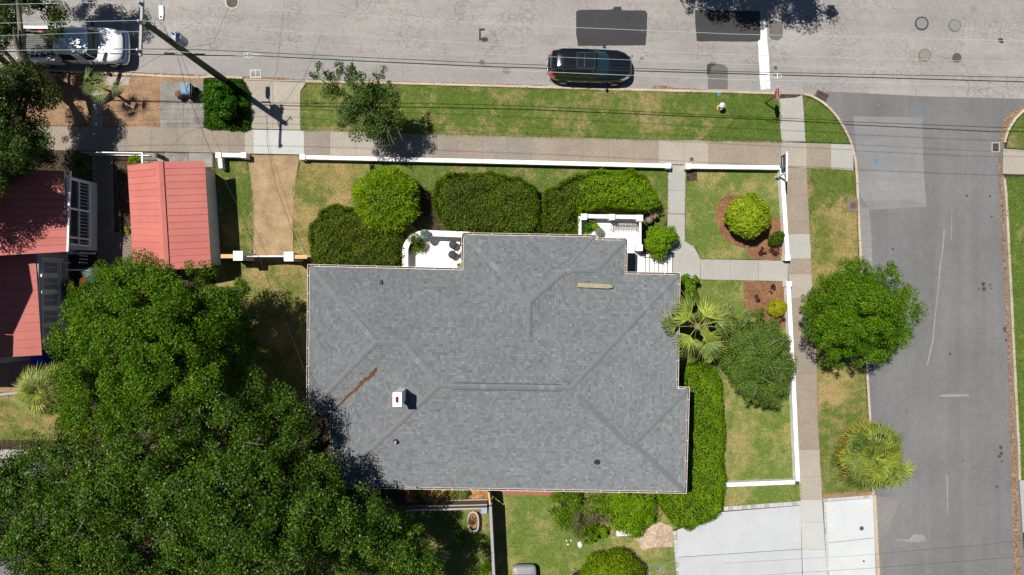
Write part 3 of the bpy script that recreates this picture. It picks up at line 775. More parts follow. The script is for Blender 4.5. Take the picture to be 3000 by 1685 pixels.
# ridge and hip caps, each its own piece
def cap_mat():
    b = NB('ridge_cap_shingle'); r_ = b.n('ShaderNodeObjectInfo').outputs['Random']
    c = b.ramp(r_, [(0.0, (0.134, 0.146, 0.152)), (0.28, (0.147, 0.156, 0.16)), (0.55, (0.138, 0.149, 0.155)), (0.78, (0.162, 0.144, 0.14)), (0.85, (0.178, 0.186, 0.185)), (0.91, (0.14, 0.152, 0.157))], 'CONSTANT')
    c = b.mix(1.0, c, b.ramp(b.noise(60, 2, 0.8), [(0.3, 0.9), (0.7, 1.1)]), 'MULTIPLY'); b.col(c); return b.fin(0.95, 0.2)
M['cap'] = cap_mat()
def caps(a, b, n1, n2, hw=0.14, exp=0.27):
    a, b = HV[a] if isinstance(a, str) else a, HV[b] if isinstance(b, str) else b
    d = (b - a); L = d.length; d.normalize()
    k = max(1, round(L / exp)); e = L / k
    s1 = d.cross(n1).normalized(); s2 = d.cross(n2).normalized()
    if s1.z > 0: s1 = -s1
    if s2.z > 0: s2 = -s2
    up = (n1 + n2).normalized()
    me = bpy.data.meshes.new('ridge_cap'); vv = []
    for t, hgt in ((0, 0.045), (e + 0.05, 0.03)):
        for q in (s1 * hw, Vector(), s2 * hw): vv.append(d * t + q + up * hgt)
        for q in (s1 * hw, s2 * hw): vv.append(d * t + q + up * (hgt - 0.035))
    me.from_pydata([tuple(x) for x in vv], [], [(0, 1, 6, 5), (1, 2, 7, 6), (3, 0, 5, 8), (2, 4, 9, 7), (0, 3, 4, 2, 1), (5, 6, 7, 9, 8)]); me.materials.append(M['cap'])
    o_ = ORG[roof.name]
    for i in range(k):
        o = bpy.data.objects.new('ridge_cap', me); COL.objects.link(o); o.parent = roof; o.location = a + d * (e * i) - o_
NF = {f: newell([HV[k] for k in f.split()]) for f in FACES}
def caps_k(a, b):
    fs = [f for f in FACES if a in f.split() and b in f.split()]
    caps(a, b, NF[fs[0]], NF[fs[-1]])
for a, b in (('A', 'P1'), ('N', 'P1'), ('P1', 'P2'), ('P2', 'P3'), ('L', 'P3'), ('P3', 'P4'), ('H', 'P4'), ('P4', 'R'), ('R', 'Q'), ('J', 'Q'), ('K', 'Q'), ('C', 'S'), ('S', 'X'), ('S', 'T'), ('F', 'U'), ('U', 'X'), ('U', 'W')):
    if (a, b) == ('P4', 'R'): caps('R', 'P4', NF[FACES[10]], NF[FACES[11]])
    elif (a, b) == ('S', 'X'): caps('X', 'S', NF[FACES[2]], NF[FACES[3]]); caps('D', 'X', NF[FACES[2]], NF[FACES[4]])
    elif (a, b) == ('U', 'X'): caps('U', 'X', NF[FACES[4]], NF[FACES[6]])
    elif (a, b) == ('U', 'W'): caps('W', 'U', NF[FACES[5]], NF[FACES[6]])
    else: caps_k(a, b)
# raised ridge vent on the main ridge
rv = HV['P3'].lerp(HV['P4'], 0.11); rw = HV['P3'].lerp(HV['P4'], 0.93)
ang = math.atan2(rw.y - rv.y, rw.x - rv.x)
mv = MB()
for s in (-1, 1):
    mv.box(((rv + rw) / 2 + Vector((-math.sin(ang), math.cos(ang), 0)) * 0.17 * s + Vector((0, 0, -0.045)))[:], ((rw - rv).length, 0.022, 0.07), ang)
mesh_obj('ridge_vent', mv, flat('dark_vent_plastic', (0.05, 0.05, 0.055)), roof)
# gutters with hangers, one per eave
M['gutter'] = flat('cream_gutter_metal', (0.68, 0.63, 0.57), 0.5, 0.4)
M['gutter_in'] = flat('dark_brown_gutter_inside', (0.1, 0.06, 0.045), 0.9, 0.1, 0, 0.4, 5)  # inside of the gutter in a dark mottled brown
def gutter(a, b):
    a, b = HV[a], HV[b]; d = b - a; L = d.length; d = d.normalized(); nn = Vector((d.y, -d.x, 0)); an = math.atan2(d.y, d.x)
    # outward is away from the house middle
    mid = (a + b) / 2
    if a.x == b.x: pass
    out = nn
    test = mid + nn * 0.2
    if inside(PL_OUT, np.array([test.x]), np.array([test.y]))[0]: out = -nn
    m = MB()
    m.box(mid + out * 0.115 + Vector((0, 0, -0.06)), (L + 0.2, 0.018, 0.13), an)
    m.box(mid + out * 0.018 + Vector((0, 0, -0.1)), (L, 0.022, 0.16), an)
    k = max(2, int(L / 0.95))
    for i in range(k):
        p = a + d * (L * (i + 0.5) / k) + out * 0.065
        m.box(p + Vector((0, 0, 0.012)), (0.026, 0.115, 0.016), an)
    g = mesh_obj('gutter', m, M['gutter'], house)
    m2 = MB().box(mid + out * 0.07 + Vector((0, 0, -0.1)), (L + 0.1, 0.085, 0.05), an)
    mesh_obj('gutter_trough', m2, M['gutter_in'], g)
OUT = 'A B C D E F G H I J K L M N'.split()
PL_OUT = [(HV[k].x, HV[k].y) for k in OUT]
for a, b in zip(OUT, OUT[1:] + OUT[:1]): gutter(a, b)
# walls below the eaves
wallp = PL_OUT
if sum(wallp[i][0] * wallp[(i + 1) % 14][1] - wallp[(i + 1) % 14][0] * wallp[i][1] for i in range(14)) < 0: wallp = wallp[::-1]
wallp = inset_poly(wallp, 0.42)
mesh_obj('wall', MB().prism(wallp, 0.9, 3.72), M['white_wall'], house)
mesh_obj('foundation', MB().prism(inset_poly(wallp, -0.03), 0.05, 0.9), flat('painted_brick_foundation', (0.5, 0.47, 0.43), 0.9, 0.2), house)
mesh_obj('soffit', MB().prism(inset_poly(wallp, -0.40), 3.66, 3.70), M['soffit'], house)
M['glass'] = paint('window_glass', (0.03, 0.045, 0.05), 0.05, 0.5, 0.0)
def wall_window(px, py, horiz, zc=2.5, wd=1.0, ht=1.5, sgn=1):
    """window on a wall whose outer face is the wall polygon"""
    p = P(px, py, zc)
    f = MB().box(p, (wd + .2, .08, ht + .2) if horiz else (.08, wd + .2, ht + .2))
    wf = mesh_obj('window', f, M['white'], house)
    mesh_obj('pane', MB().box(p + (Vector((0, .035 * sgn, 0)) if horiz else Vector((.035 * sgn, 0, 0))), (wd, .03, ht) if horiz else (.03, wd, ht)), M['glass'], wf)
wi = Vector(wallp[0])
yS = min(p[1] for p in wallp)
for xm in (-6, -2.5, 1.5, 5.5):
    p = Vector((xm, yS - .02, 2.4)); wf = mesh_obj('window', MB().box(p, (1.2, .08, 1.6)), M['white'], house)
    mesh_obj('pane', MB().box(p + Vector((0, -.035, 0)), (1.0, .03, 1.4)), M['glass'], wf)
xE = HV['H'].x - 0.42
for ym in (-0.8, -3.2):
    p = Vector((xE + .0, ym, 2.4)); wf = mesh_obj('window', MB().box(p, (.08, 1.2, 1.6)), M['white'], house)
    mesh_obj('pane', MB().box(p + Vector((.035, 0, 0)), (.03, 1.0, 1.4)), M['glass'], wf)
# front door behind the steps
p = Vector((HV['F'].x - 0.42, HV['G'].y + 0.62, 2.2)); dr = mesh_obj('door', MB().box(p, (.08, 1.0, 2.1)), flat('dark_door', (0.04, 0.05, 0.06)), house)
mesh_obj('handle', MB().box(p + Vector((.07, -.38, 0)), (.05, .04, .16)), flat('brass', (.5, .35, .1), .3, .5, 1), dr)
# chimney
ch_t = P(1163, 1172, 7.0); 
zr = 5.4
M['chim'] = flat('white_chimney_paint', (0.78, 0.77, 0.74), 0.7, 0.2, 0, 0.06, 3)
b0 = P(1150, 1150, 6.9); b1 = P(1177, 1192, 6.9)
cxm, cym = (b0.x + b1.x) / 2, (b0.y + b1.y) / 2; cw, cd = abs(b1.x - b0.x), abs(b1.y - b0.y)
chm = MB().prism([(cxm - cw * .42, cym - cd * .4), (cxm + cw * .42, cym - cd * .4), (cxm + cw * .42, cym + cd * .46), (cxm - cw * .42, cym + cd * .46)], 4.4, 6.5)
chm.prism([(cxm - cw * .46, cym - cd * .46), (cxm + cw * .46, cym - cd * .46), (cxm + cw * .46, cym + cd * .5), (cxm - cw * .46, cym + cd * .5)], 6.5, 6.65)
x0, x1, y0, y1 = cxm - cw / 2, cxm + cw / 2, cym - cd / 2, cym + cd / 2
fx0, fx1, fy0, fy1 = cxm - cw * .17, cxm + cw * .17, cym - cd * .22, cym + cd * .2
chm.add([(x0, y0, 6.65), (x1, y0, 6.65), (x1, y1, 6.65), (x0, y1, 6.65), (x0, y0, 6.9), (x1, y0, 6.9), (x1, y1, 6.9), (x0, y1, 6.9), (fx0, fy0, 6.9), (fx1, fy0, 6.9), (fx1, fy1, 6.9), (fx0, fy1, 6.9), (fx0, fy0, 6.2), (fx1, fy0, 6.2), (fx1, fy1, 6.2), (fx0, fy1, 6.2)],
        [(0, 1, 5, 4), (1, 2, 6, 5), (2, 3, 7, 6), (3, 0, 4, 7), (4, 5, 9, 8), (5, 6, 10, 9), (6, 7, 11, 10), (7, 4, 8, 11), (8, 9, 13, 12), (9, 10, 14, 13), (10, 11, 15, 14), (11, 8, 12, 15)])
chim = mesh_obj('chimney', chm, M['chim'], house)
fl = MB()
for (ax, ay, bx_, by_) in ((fx0, fy0, fx0 + .03, fy1), (fx1 - .03, fy0, fx1, fy1), (fx0 + .03, fy0, fx1 - .03, fy0 + .03), (fx0 + .03, fy1 - .03, fx1 - .03, fy1)):
    fl.prism([(ax + .002, ay + .002), (bx_ - .002, ay + .002), (bx_ - .002, by_ - .002), (ax + .002, by_ - .002)], 6.0, 6.86)
mesh_obj('flue', fl, flat('terracotta_flue', (0.32, 0.1, 0.05)), chim)
# roof vents
M['ventd'] = flat('black_roof_vent', (0.03, 0.03, 0.034), 0.6, 0.3)
M['galv'] = flat('galvanised_metal', (0.45, 0.46, 0.48), 0.4, 0.5, 0.6)
def roof_z(x, y):
    for f in FACES:
        ps = [HV[k] for k in f.split()]
        if inside([(p.x, p.y) for p in ps], np.array([x]), np.array([y]))[0]:
            n = newell(ps); c = sum(ps, Vector()) / len(ps)
            return c.z - (n.x * (x - c.x) + n.y * (y - c.y)) / n.z
    return ZE
q = P(1112, 827, 4.5); z = roof_z(q.x, q.y)
vb = mesh_obj('roof_vent', MB().prism([(q.x - .1, q.y - .14), (q.x + .1, q.y - .14), (q.x + .1, q.y + .08), (q.x, q.y + .16), (q.x - .1, q.y + .08)], z - .1, z + .14, 0.03), M['ventd'], house)
for px_, py_, mt in ((1159, 1295, 'galv'), (1752, 1360, 'ventd')):
    q = P(px_, py_, 4.9); z = roof_z(q.x, q.y)
    v_ = mesh_obj('vent_pipe', MB().tube([(q.x, q.y, z - .1), (q.x, q.y, z + .3)], .055, 10), M[mt], house)
    mesh_obj('flashing', MB().lathe([(.17, -.04), (.16, .03), (.08, .09)], (q.x, q.y, z), 14), M['ventd'], v_)

# weathered board lying on the roof
a = P(1692, 835, 4.22); b = P(1794, 840, 4.2)
bm_ = MB()
n_ = 8; top = []
for i in range(n_ + 1):
    t = i / n_; p = a.lerp(b, t); hw = 0.12 * (1 - 0.55 * max(0, (t - .9) * 10)) * random.uniform(.9, 1.05)
    z = max(roof_z(p.x, p.y + hw), roof_z(p.x, p.y - hw), roof_z(p.x, p.y)) + 0.03
    top.append((p, hw, 4.27))
for (p, h0, z0), (q, h1, z1) in zip(top, top[1:]):
    bm_.add([(p.x, p.y - h0, z0), (q.x, q.y - h1, z1), (q.x, q.y + h1, z1), (p.x, p.y + h0, z0), (p.x, p.y - h0, z0 - .12), (q.x, q.y - h1, z1 - .12), (q.x, q.y + h1, z1 - .12), (p.x, p.y + h0, z0 - .12)],
            [(0, 1, 2, 3), (4, 7, 6, 5), (0, 4, 5, 1), (2, 6, 7, 3)] + ([(3, 7, 4, 0)] if p is top[0][0] else []) + ([(1, 5, 6, 2)] if q is top[-1][0] else []))
def wood_mat(name, c1, c2, sc=8):
    b_ = NB(name); mp = b_.n('ShaderNodeMapping'); mp.inputs['Scale'].default_value = (0.8, 7, 7); b_.l(b_.obj(), mp.inputs['Vector'])
    b_.col(b_.ramp(b_.noise(sc * .5, 4, .7, mp.outputs[0], 1.5), [(0.35, c1), (0.65, c2)])); return b_.fin(0.85, 0.2)
M['board'] = wood_mat('weathered_board', (0.2, 0.16, 0.085), (0.4, 0.36, 0.26))
M['pine'] = wood_mat('new_pine', (0.5, 0.3, 0.12), (0.62, 0.42, 0.2))
M['fence_brown'] = wood_mat('brown_fence_wood', (0.13, 0.075, 0.045), (0.25, 0.16, 0.1))
M['fence_grey'] = wood_mat('grey_fence_wood', (0.24, 0.23, 0.23), (0.36, 0.35, 0.35))
single('wooden_board', bm_, M['board'], 'weathered tan board lying in the roof valley left of the front steps', 'board')
# leaves caught in the west valley
def leaf_quads(pts, nrm, size, asp=0.55, rng=RNG, axis=None):
    n = len(pts)
    nrm = nrm / (np.linalg.norm(nrm, axis=1, keepdims=True) + 1e-9)
    r_ = rng.normal(size=(n, 3)); t = np.cross(nrm, r_); t /= (np.linalg.norm(t, axis=1, keepdims=True) + 1e-9)
    bt = np.cross(nrm, t)
    if axis is not None:
        t = axis / (np.linalg.norm(axis, axis=1, keepdims=True) + 1e-9); bt = np.cross(nrm, t); bt /= (np.linalg.norm(bt, axis=1, keepdims=True) + 1e-9)
    s = np.asarray(size).reshape(-1, 1) * np.ones((n, 1))
    fold = nrm * s * 0.12
    v = np.stack([pts - t * s * .5, pts - bt * s * asp * .5 + fold, pts + t * s * .5, pts + bt * s * asp * .5 + fold], 1).reshape(-1, 3)
    q = np.arange(n * 4, dtype=np.int32).reshape(-1, 4)
    return v, q
va, vb_ = P(986, 1192, 4.0), P(1099, 1085, 5.0)
n = 3200; t = RNG.random(n); keep = (t > 0.1) | (RNG.random(n) < .4); t = t[keep]; n = len(t)
wdt = 0.042 * (0.5 + t) * (0.6 + 0.5 * np.sin(t * 23) ** 2)
px = va.x + (vb_.x - va.x) * t + RNG.normal(size=n) * wdt * .7 + np.sin(t * 17) * .05
py = va.y + (vb_.y - va.y) * t + RNG.normal(size=n) * wdt * .7
pz = np.array([roof_z(a, b) for a, b in zip(px, py)]) + RNG.uniform(.02, .06, n)
nr = RNG.normal(size=(n, 3)) * .35; nr[:, 2] += 1
v, q = leaf_quads(np.stack([px, py, pz], 1), nr, RNG.uniform(.05, .1, n))
o = fast_mesh('fallen_leaves', v, q, M['brown_leaf']); tag(o, 'brown fallen leaves caught in the roof valley beside the chimney', 'leaves', kind='stuff')
# ================================================================== PORCHES, WALLS, OUTBUILDINGS
def box3(mb, x0, x1, y0, y1, z0, z1):
    return mb.prism([(x0, y0), (x1, y0), (x1, y1), (x0, y1)], z0, z1)
ZP = 0.95       # porch floor
ZW = 1.78       # parapet tops
# --- west terrace with curved parapet
t0 = P(1270, 740, 0)
ter = thing('terrace', 'white terrace with curved parapet between the dark hedges and the roof', 'terrace', (t0.x, t0.y, 0.1))
flr = [P2(1186, 800, ZP), P2(1186, 735, ZP), P2(1194, 712, ZP), P2(1212, 693, ZP), P2(1240, 684, ZP), P2(1375, 690, ZP), P2(1375, 800, ZP)]
mesh_obj('floor', MB().prism(flr, 0.05, ZP), M['white_floor'], ter)
def wall_path(mb, pts, wid, z0, z1):
    L_, R_ = [], []
    for i, p in enumerate(pts):
        a = Vector(pts[max(i - 1, 0)]); b = Vector(pts[min(i + 1, len(pts) - 1)]); d = (b - a).normalized(); nn = Vector((-d.y, d.x)) * wid / 2
        L_.append((Vector(p) + nn)[:]); R_.append((Vector(p) - nn)[:])
    for i in range(len(pts) - 1):
        mb.prism([L_[i], L_[i + 1], R_[i + 1], R_[i]], z0, z1)
    return mb
path = [P2(1187, 795, ZW), P2(1187, 738, ZW)] + [P2(1187 + 62 * (1 - math.cos(t)), 738 - 55 * math.sin(t), ZW) for t in [math.pi / 2 * i / 8 for i in range(1, 9)]] + [P2(1375, 688, ZW)]
mesh_obj('parapet', wall_path(MB(), path, 0.26, 0.05, ZW), M['white'], ter)
mesh_obj('parapet_cap', wall_path(MB(), path, 0.32, ZW + .003, ZW + 0.06), M['white'], ter)
# --- front porch with balustrade and steps
f0 = P(1800, 700, 0)
por = thing('front_porch', 'white front porch with balustrade and eight steps down to the walk', 'porch', (f0.x, f0.y, 0.1))
pf = [P2(1698, 712, ZP), P2(1698, 633, ZP), P2(1876, 636, ZP), P2(1876, 812, ZP), P2(1700, 812, ZP)]
mesh_obj('floor', MB().prism(pf, 0.05, ZP), M['white_floor'], por)
mesh_obj('parapet', wall_path(MB(), [P2(1702, 633, 1.75), P2(1880, 636, 1.75)], 0.22, ZP + .5, 1.72), M['white'], por)
mesh_obj('parapet', wall_path(MB(), [P2(1699, 700, 1.75), P2(1699, 633, 1.75)], 0.16, ZP + .5, 1.72), M['white'], por)
mesh_obj('parapet', wall_path(MB(), [P2(1875, 640, 1.6), P2(1875, 720, 1.6)], 0.12, ZP + .62, 1.7), M['white'], por)
for (x, y, s) in ((1711, 635, .34), (1793, 636, .32), (1874, 639, .36), (1873, 726, .36)):
    c = P(x, y, 1.85); 
    pp = mesh_obj('post', MB().prism([(c.x - s * .45, c.y - s * .45), (c.x + s * .45, c.y - s * .45), (c.x + s * .45, c.y + s * .45), (c.x - s * .45, c.y + s * .45)], ZP + .002, 1.8), M['white'], por)
    mesh_obj('post_cap', MB().prism([(c.x - s / 2, c.y - s / 2), (c.x + s / 2, c.y - s / 2), (c.x + s / 2, c.y + s / 2), (c.x - s / 2, c.y + s / 2)], 1.8, 1.88), M['white'], pp)
for i in range(22):      # balusters on the north and east sides
    t = (i + .5) / 22; p = P(1702, 633, 1.5).lerp(P(1880, 636, 1.5), t)
    if abs(t - .5) > .07: mesh_obj('baluster', MB().box((p.x, p.y - .02, (ZP + 1.45) / 2), (.05, .05, .5)), M['white'], por)
for i in range(9):
    p = P(1875, 646, 1.5).lerp(P(1875, 716, 1.5), (i + .5) / 9); mesh_obj('baluster', MB().box((p.x, p.y, ZP + .31), (.05, .05, .62)), M['white'], por)
M['slate'] = flat('blue_grey_slate', (0.085, 0.1, 0.125), 0.6, 0.3, 0, 0.2, 4)
d0, d1 = P(1832, 741, ZP), P(1861, 806, ZP)
mesh_obj('door_mat', MB().prism([(d0.x, d1.y), (d1.x, d1.y), (d1.x, d0.y), (d0.x, d0.y)], ZP + .003, ZP + .03), M['slate'], por)
M['step_edge'] = flat('brown_step_edge', (0.16, 0.085, 0.06), 0.8, 0.2)
sx = [1876, 1889, 1902, 1915, 1928, 1941, 1954, 1968]
for i in range(8):
    zt = ZP - (i) * (ZP - .12) / 8
    if i == 0: continue
    zt = ZP - i * (ZP - .10) / 8
    a = P2(sx[i - 1], 745, zt); b = P2(sx[i], 812, zt)
    st = mesh_obj('step', MB().prism([(a[0] + .002, a[1]), (b[0], a[1]), (b[0], b[1]), (a[0] + .002, b[1])], 0.05, zt), M['white_floor'], por)
    mesh_obj('nosing', MB().prism([(b[0] + .002, a[1]), (b[0] + .03, a[1]), (b[0] + .03, b[1]), (b[0] + .002, b[1])], max(0.12, zt - .04), zt + .004), M['step_edge'], st)
# stair rail
rl = MB(); p0, p1 = P(1876, 741, 1.75), P(1968, 741, .95)
rl.tube([p0, p1], .025, 6)
for i in range(9):
    t = i / 8; p = p0.lerp(p1, t); rl.tube([(p.x, p.y, p.z), (p.x, p.y, max(.12, ZP - (t * 8 + .5) * .1))], .012, 5)
mesh_obj('hand_rail', rl, M['ventd'], por)
# iron bench on the porch
def iron_bench():
    b0, b1 = P(1792, 650, 1.4), P(1868, 668, 1.4)
    c = (b0 + b1) / 2
    th = thing('iron_bench', 'black iron lattice bench on the white front porch', 'bench', (c.x, c.y, ZP))
    L_, D_ = abs(b1.x - b0.x), .42
    m = MB()
    for i in range(11): m.box((c.x - L_ / 2 + L_ * i / 10, c.y - .05, ZP + .43), (.022, D_, .02))
    for j in range(5): m.box((c.x, c.y - .05 - D_ / 2 + D_ * j / 4, ZP + .446), (L_, .022, .012))
    mesh_obj('seat', m, M['ventd'], th)
    m = MB()
    for i in range(9): m.box((c.x - L_ / 2 + L_ * i / 8, c.y + .2, ZP + .68), (.02, .02, .45))
    m.box((c.x, c.y + .2, ZP + .9), (L_, .03, .03)); m.box((c.x, c.y + .2, ZP + .65), (L_ - .03, .014, .014))
    mesh_obj('backrest', m, M['ventd'], th)
    for sx_ in (-1, 1):
        for sy in (-.25, .2): mesh_obj('leg', MB().box((c.x + sx_ * (L_ / 2 + .012), c.y + sy, ZP + .21), (.03, .03, .42)), M['ventd'], th)
        mesh_obj('armrest', MB().tube([(c.x + sx_ * L_ / 2, c.y - .26, ZP + .42), (c.x + sx_ * (L_ / 2 + .03), c.y - .24, ZP + .64), (c.x + sx_ * (L_ / 2 + .03), c.y + .18, ZP + .66)], .014, 6), M['ventd'], th)
iron_bench()
# patio chairs
M['seatc'] = flat('dark_grey_seat', (0.022, 0.028, 0.034), 0.6, 0.25)
def patio_chair(px, py, rz, lab):
    c = P(px, py, ZP + .45)
    th = thing('patio_chair', lab, 'chair', (c.x, c.y, ZP), rz, 'round-seated metal chairs on the terrace')
    mesh_obj('seat', MB().lathe([(.19, .42), (.23, .43), (.235, .455), (.19, .465), (.02, .46)], n=20), M['seatc'], th, True, True)
    m = MB()
    m.tube([(.18 * math.cos(t), .18 * math.sin(t) , .45 + .42 * math.sin(math.pi * i / 12)) for i, t in enumerate([math.pi * .72 + math.pi * .56 * i / 12 for i in range(13)])], .011, 6)
    m.tube([(-.19, 0, .46), (-.2, 0, .86)], .009, 6); m.tube([(-.17, .08, .46), (-.185, .09, .8)], .008, 5); m.tube([(-.17, -.08, .46), (-.185, -.09, .8)], .008, 5)
    mesh_obj('backrest', m, M['ventd'], th, True, True)
    for k in range(4):
        t = math.pi / 4 + k * math.pi / 2
        mesh_obj('leg', MB().tube([(.14 * math.cos(t), .14 * math.sin(t), .43), (.24 * math.cos(t), .24 * math.sin(t), 0)], .012, 6), M['ventd'], th, True, True)
for x, y, r_, lab in ((1327, 717, 2.0, 'round black terrace chair at upper left of the group of four'), (1325, 746, -2.4, 'round black terrace chair at lower left of the group of four'), (1359, 714, 1.0, 'round black terrace chair half under the eave, upper right'), (1357, 749, -.6, 'round black terrace chair half under the eave, lower right')):
    patio_chair(x, y, r_, lab)
# --- low white garden walls
def low_wall(pts, label, wid=0.235, h=0.62, joints=(), post=()):
    c = P(*pts[len(pts) // 2], 0)
    th = thing('garden_wall', label, 'wall', (c.x, c.y, 0.1), group='low white painted garden walls')
    w_ = [P2(x, y, h) for x, y in pts]
    mesh_obj('wall_body', wall_path(MB(), w_, wid - .05, 0.05, h - .07), M['white'], th)
    # coping in lengths
    segs = []
    for a, b in zip(w_, w_[1:]):
        a = Vector(a); b = Vector(b); k = max(1, round((b - a).length / 5.2)); d = (b - a).normalized(); an = math.atan2(d.y, d.x)
        for i in range(k):
            p = a.lerp(b, (i + .5) / k); L_ = (b - a).length / k
            mesh_obj('coping', MB().box((p.x, p.y, h - .035), (L_ - .03, wid, .066), an), M['white'], th)
    for (x, y) in post:
        p = P(x, y, h + .02); mesh_obj('end_block', MB().box((p.x, p.y, (h + .09) / 2), (.31, .31, h + .05)), M['white'], th)
low_wall([(884, 460), (1412, 472.5), (1963, 486)], 'long low white wall between the sidewalk and the front lawn', post=((886, 460), (1958, 486)))
low_wall([(2012, 487.5), (2286, 491)], 'short low white wall beside the mulch bed, north of the round bush', post=((2016, 487.5),))
low_wall([(2291, 492), (2308, 757)], 'low white wall along the side walk, from the corner to the walk', post=((2307, 756),))
low_wall([(2310, 832), (2326, 1142), (2338, 1411), ], 'long low white wall along the side walk south of the front walk', post=((2311, 832),))
low_wall([(2330, 1413), (2122, 1421)], 'low white wall running west to the long side hedge')
low_wall([(717, 455), (643, 454), (646, 494)], 'short white wall corner beside the garage and gravel drive', h=0.7, post=((640, 455), (714, 455)))

# --- gate posts and gate behind the gravel drive
def gate_post(px, py, label):
    c = P(px, py, 2.15)
    th = thing('gate_post', label, 'gate post', (c.x, c.y, 0.1), group='square white gate posts')
    s = .43
    mesh_obj('shaft', MB().prism([(c.x - s / 2, c.y - s / 2), (c.x + s / 2, c.y - s / 2), (c.x + s / 2, c.y + s / 2), (c.x - s / 2, c.y + s / 2)], .05, 2.05), M['white_wall'], th)
    s = .53
    mesh_obj('cap', MB().prism([(c.x - s / 2, c.y - s / 2), (c.x + s / 2, c.y - s / 2), (c.x + s / 2, c.y + s / 2), (c.x - s / 2, c.y + s / 2)], 2.05, 2.15), M['white'], th)
    return c
ga = gate_post(697, 749.5, 'square white gate post beside the garage'); gb = gate_post(845.5, 751.5, 'square white gate post beside the dark hedge')
gt = thing('wooden_gate', 'white gate with curved top between two square posts', 'gate', ((ga.x + gb.x) / 2, (ga.y + gb.y) / 2, .1))
xa, xb = ga.x + .24, gb.x - .24; k = 24
for i in range(k):
    x = xa + (xb - xa) * (i + .5) / k; t = ((i + .5) / k * 2) % 1.0
    h = 1.5 + .22 * (math.cos(2 * math.pi * ((i + .5) / k)) * .5 + .5) 
    mesh_obj('board', MB().box((x, (ga.y + gb.y) / 2, .14 + h / 2), ((xb - xa) / k - .006, .035, h)), M['white'], gt)
for z in (.4, 1.3): mesh_obj('rail', MB().box(((xa + xb) / 2, (ga.y + gb.y) / 2 + .04, z), (xb - xa, .04, .1)), M['white'], gt)
def plank_fence(p0, p1, h, label, mat, cap=None, board=.14, rails=1, thick=.03, rail_mat=None, zr=(.45, 1.45)):
    p0, p1 = Vector(p0), Vector(p1); d = (p1 - p0); L_ = d.length; d.normalize(); an = math.atan2(d.y, d.x); nn = Vector((-d.y, d.x))
    c = (p0 + p1) / 2
    th = thing('wooden_fence', label, 'fence', (c.x, c.y, .1))
    k = max(2, int(L_ / board)); bw = L_ / k
    me = None
    for i in range(k):
        q = p0 + d * (bw * (i + .5))
        if me is None:
            o = mesh_obj('board', MB().box((0, 0, 0), (bw - .008, thick * .6, h - .1)), mat, th, False, True); me = o.data
        else:
            o = bpy.data.objects.new('board', me); COL.objects.link(o); o.parent = th
        o.location = (q.x - c.x, q.y - c.y, .05 + h / 2 + random.uniform(-.01, .01)); o.rotation_euler = (0, 0, an + random.uniform(-.02, .02))
    for z in zr: mesh_obj('rail', MB().box((c.x + nn.x * rails * .05, c.y + nn.y * rails * .05, z), (L_, .06, .09), an), rail_mat or mat, th)
    if cap: mesh_obj('cap_rail', MB().box((c.x, c.y, h + .12), (L_ + .02, cap, .04), an), rail_mat or mat, th)
    return th
ya = (ga.y + gb.y) / 2
plank_fence((P(648, 750, 2).x, ya), (ga.x - .24, ya), 1.9, 'short pine fence between the garage and the gate post', M['pine'], .22)
plank_fence((gb.x + .24, ya - .03), (P(900, 753, 2).x, ya - .03), 1.9, 'short pine fence between the gate post and the dark hedge', M['pine'], .22)
plank_fence(P2(1198, 1480, 1.0), P2(1428, 1474, 1.0), 1.85, 'brown picket fence with pale rails south of the house', M['fence_brown'], .1, .1, 1, .03, M['fence_grey'])
plank_fence(P2(1432, 1440, 1.8), P2(1436, 1476, 1.8), 1.9, 'short new pine fence joining the house to the grey fence', M['pine'], .1)
plank_fence(P2(1437, 1480, 1.8), P2(1449, 1720, 1.8), 1.95, 'tall grey board fence casting a black shadow on the back lawn', M['fence_grey'], .15)
# brick edging along the south wall
be = bpy.data.objects.new('brick_edging', None); COL.objects.link(be); be['kind'] = 'structure'
M['brick'] = flat('red_brick', (0.36, 0.13, 0.09), 0.9, 0.2, 0, 0.3, 20)
a, b = P(1463, 1442, .1), P(1680, 1446, .1); k = 62; me = None
for i in range(k):
    p = a.lerp(b, (i + .5) / k)
    if me is None: o = mesh_obj('brick', MB().box((0, 0, 0), ((b - a).length / k - .012, .23, .07)), M['brick'], be, False, True); me = o.data
    else: o = bpy.data.objects.new('brick', me); COL.objects.link(o); o.parent = be
    o.location = (p.x, p.y, .115 + random.uniform(-.006, .006)); o.rotation_euler = (0, 0, random.uniform(-.03, .03))
hard(PL([(1463, 1434), (1680, 1438), (1680, 1454), (1463, 1450)], .1))

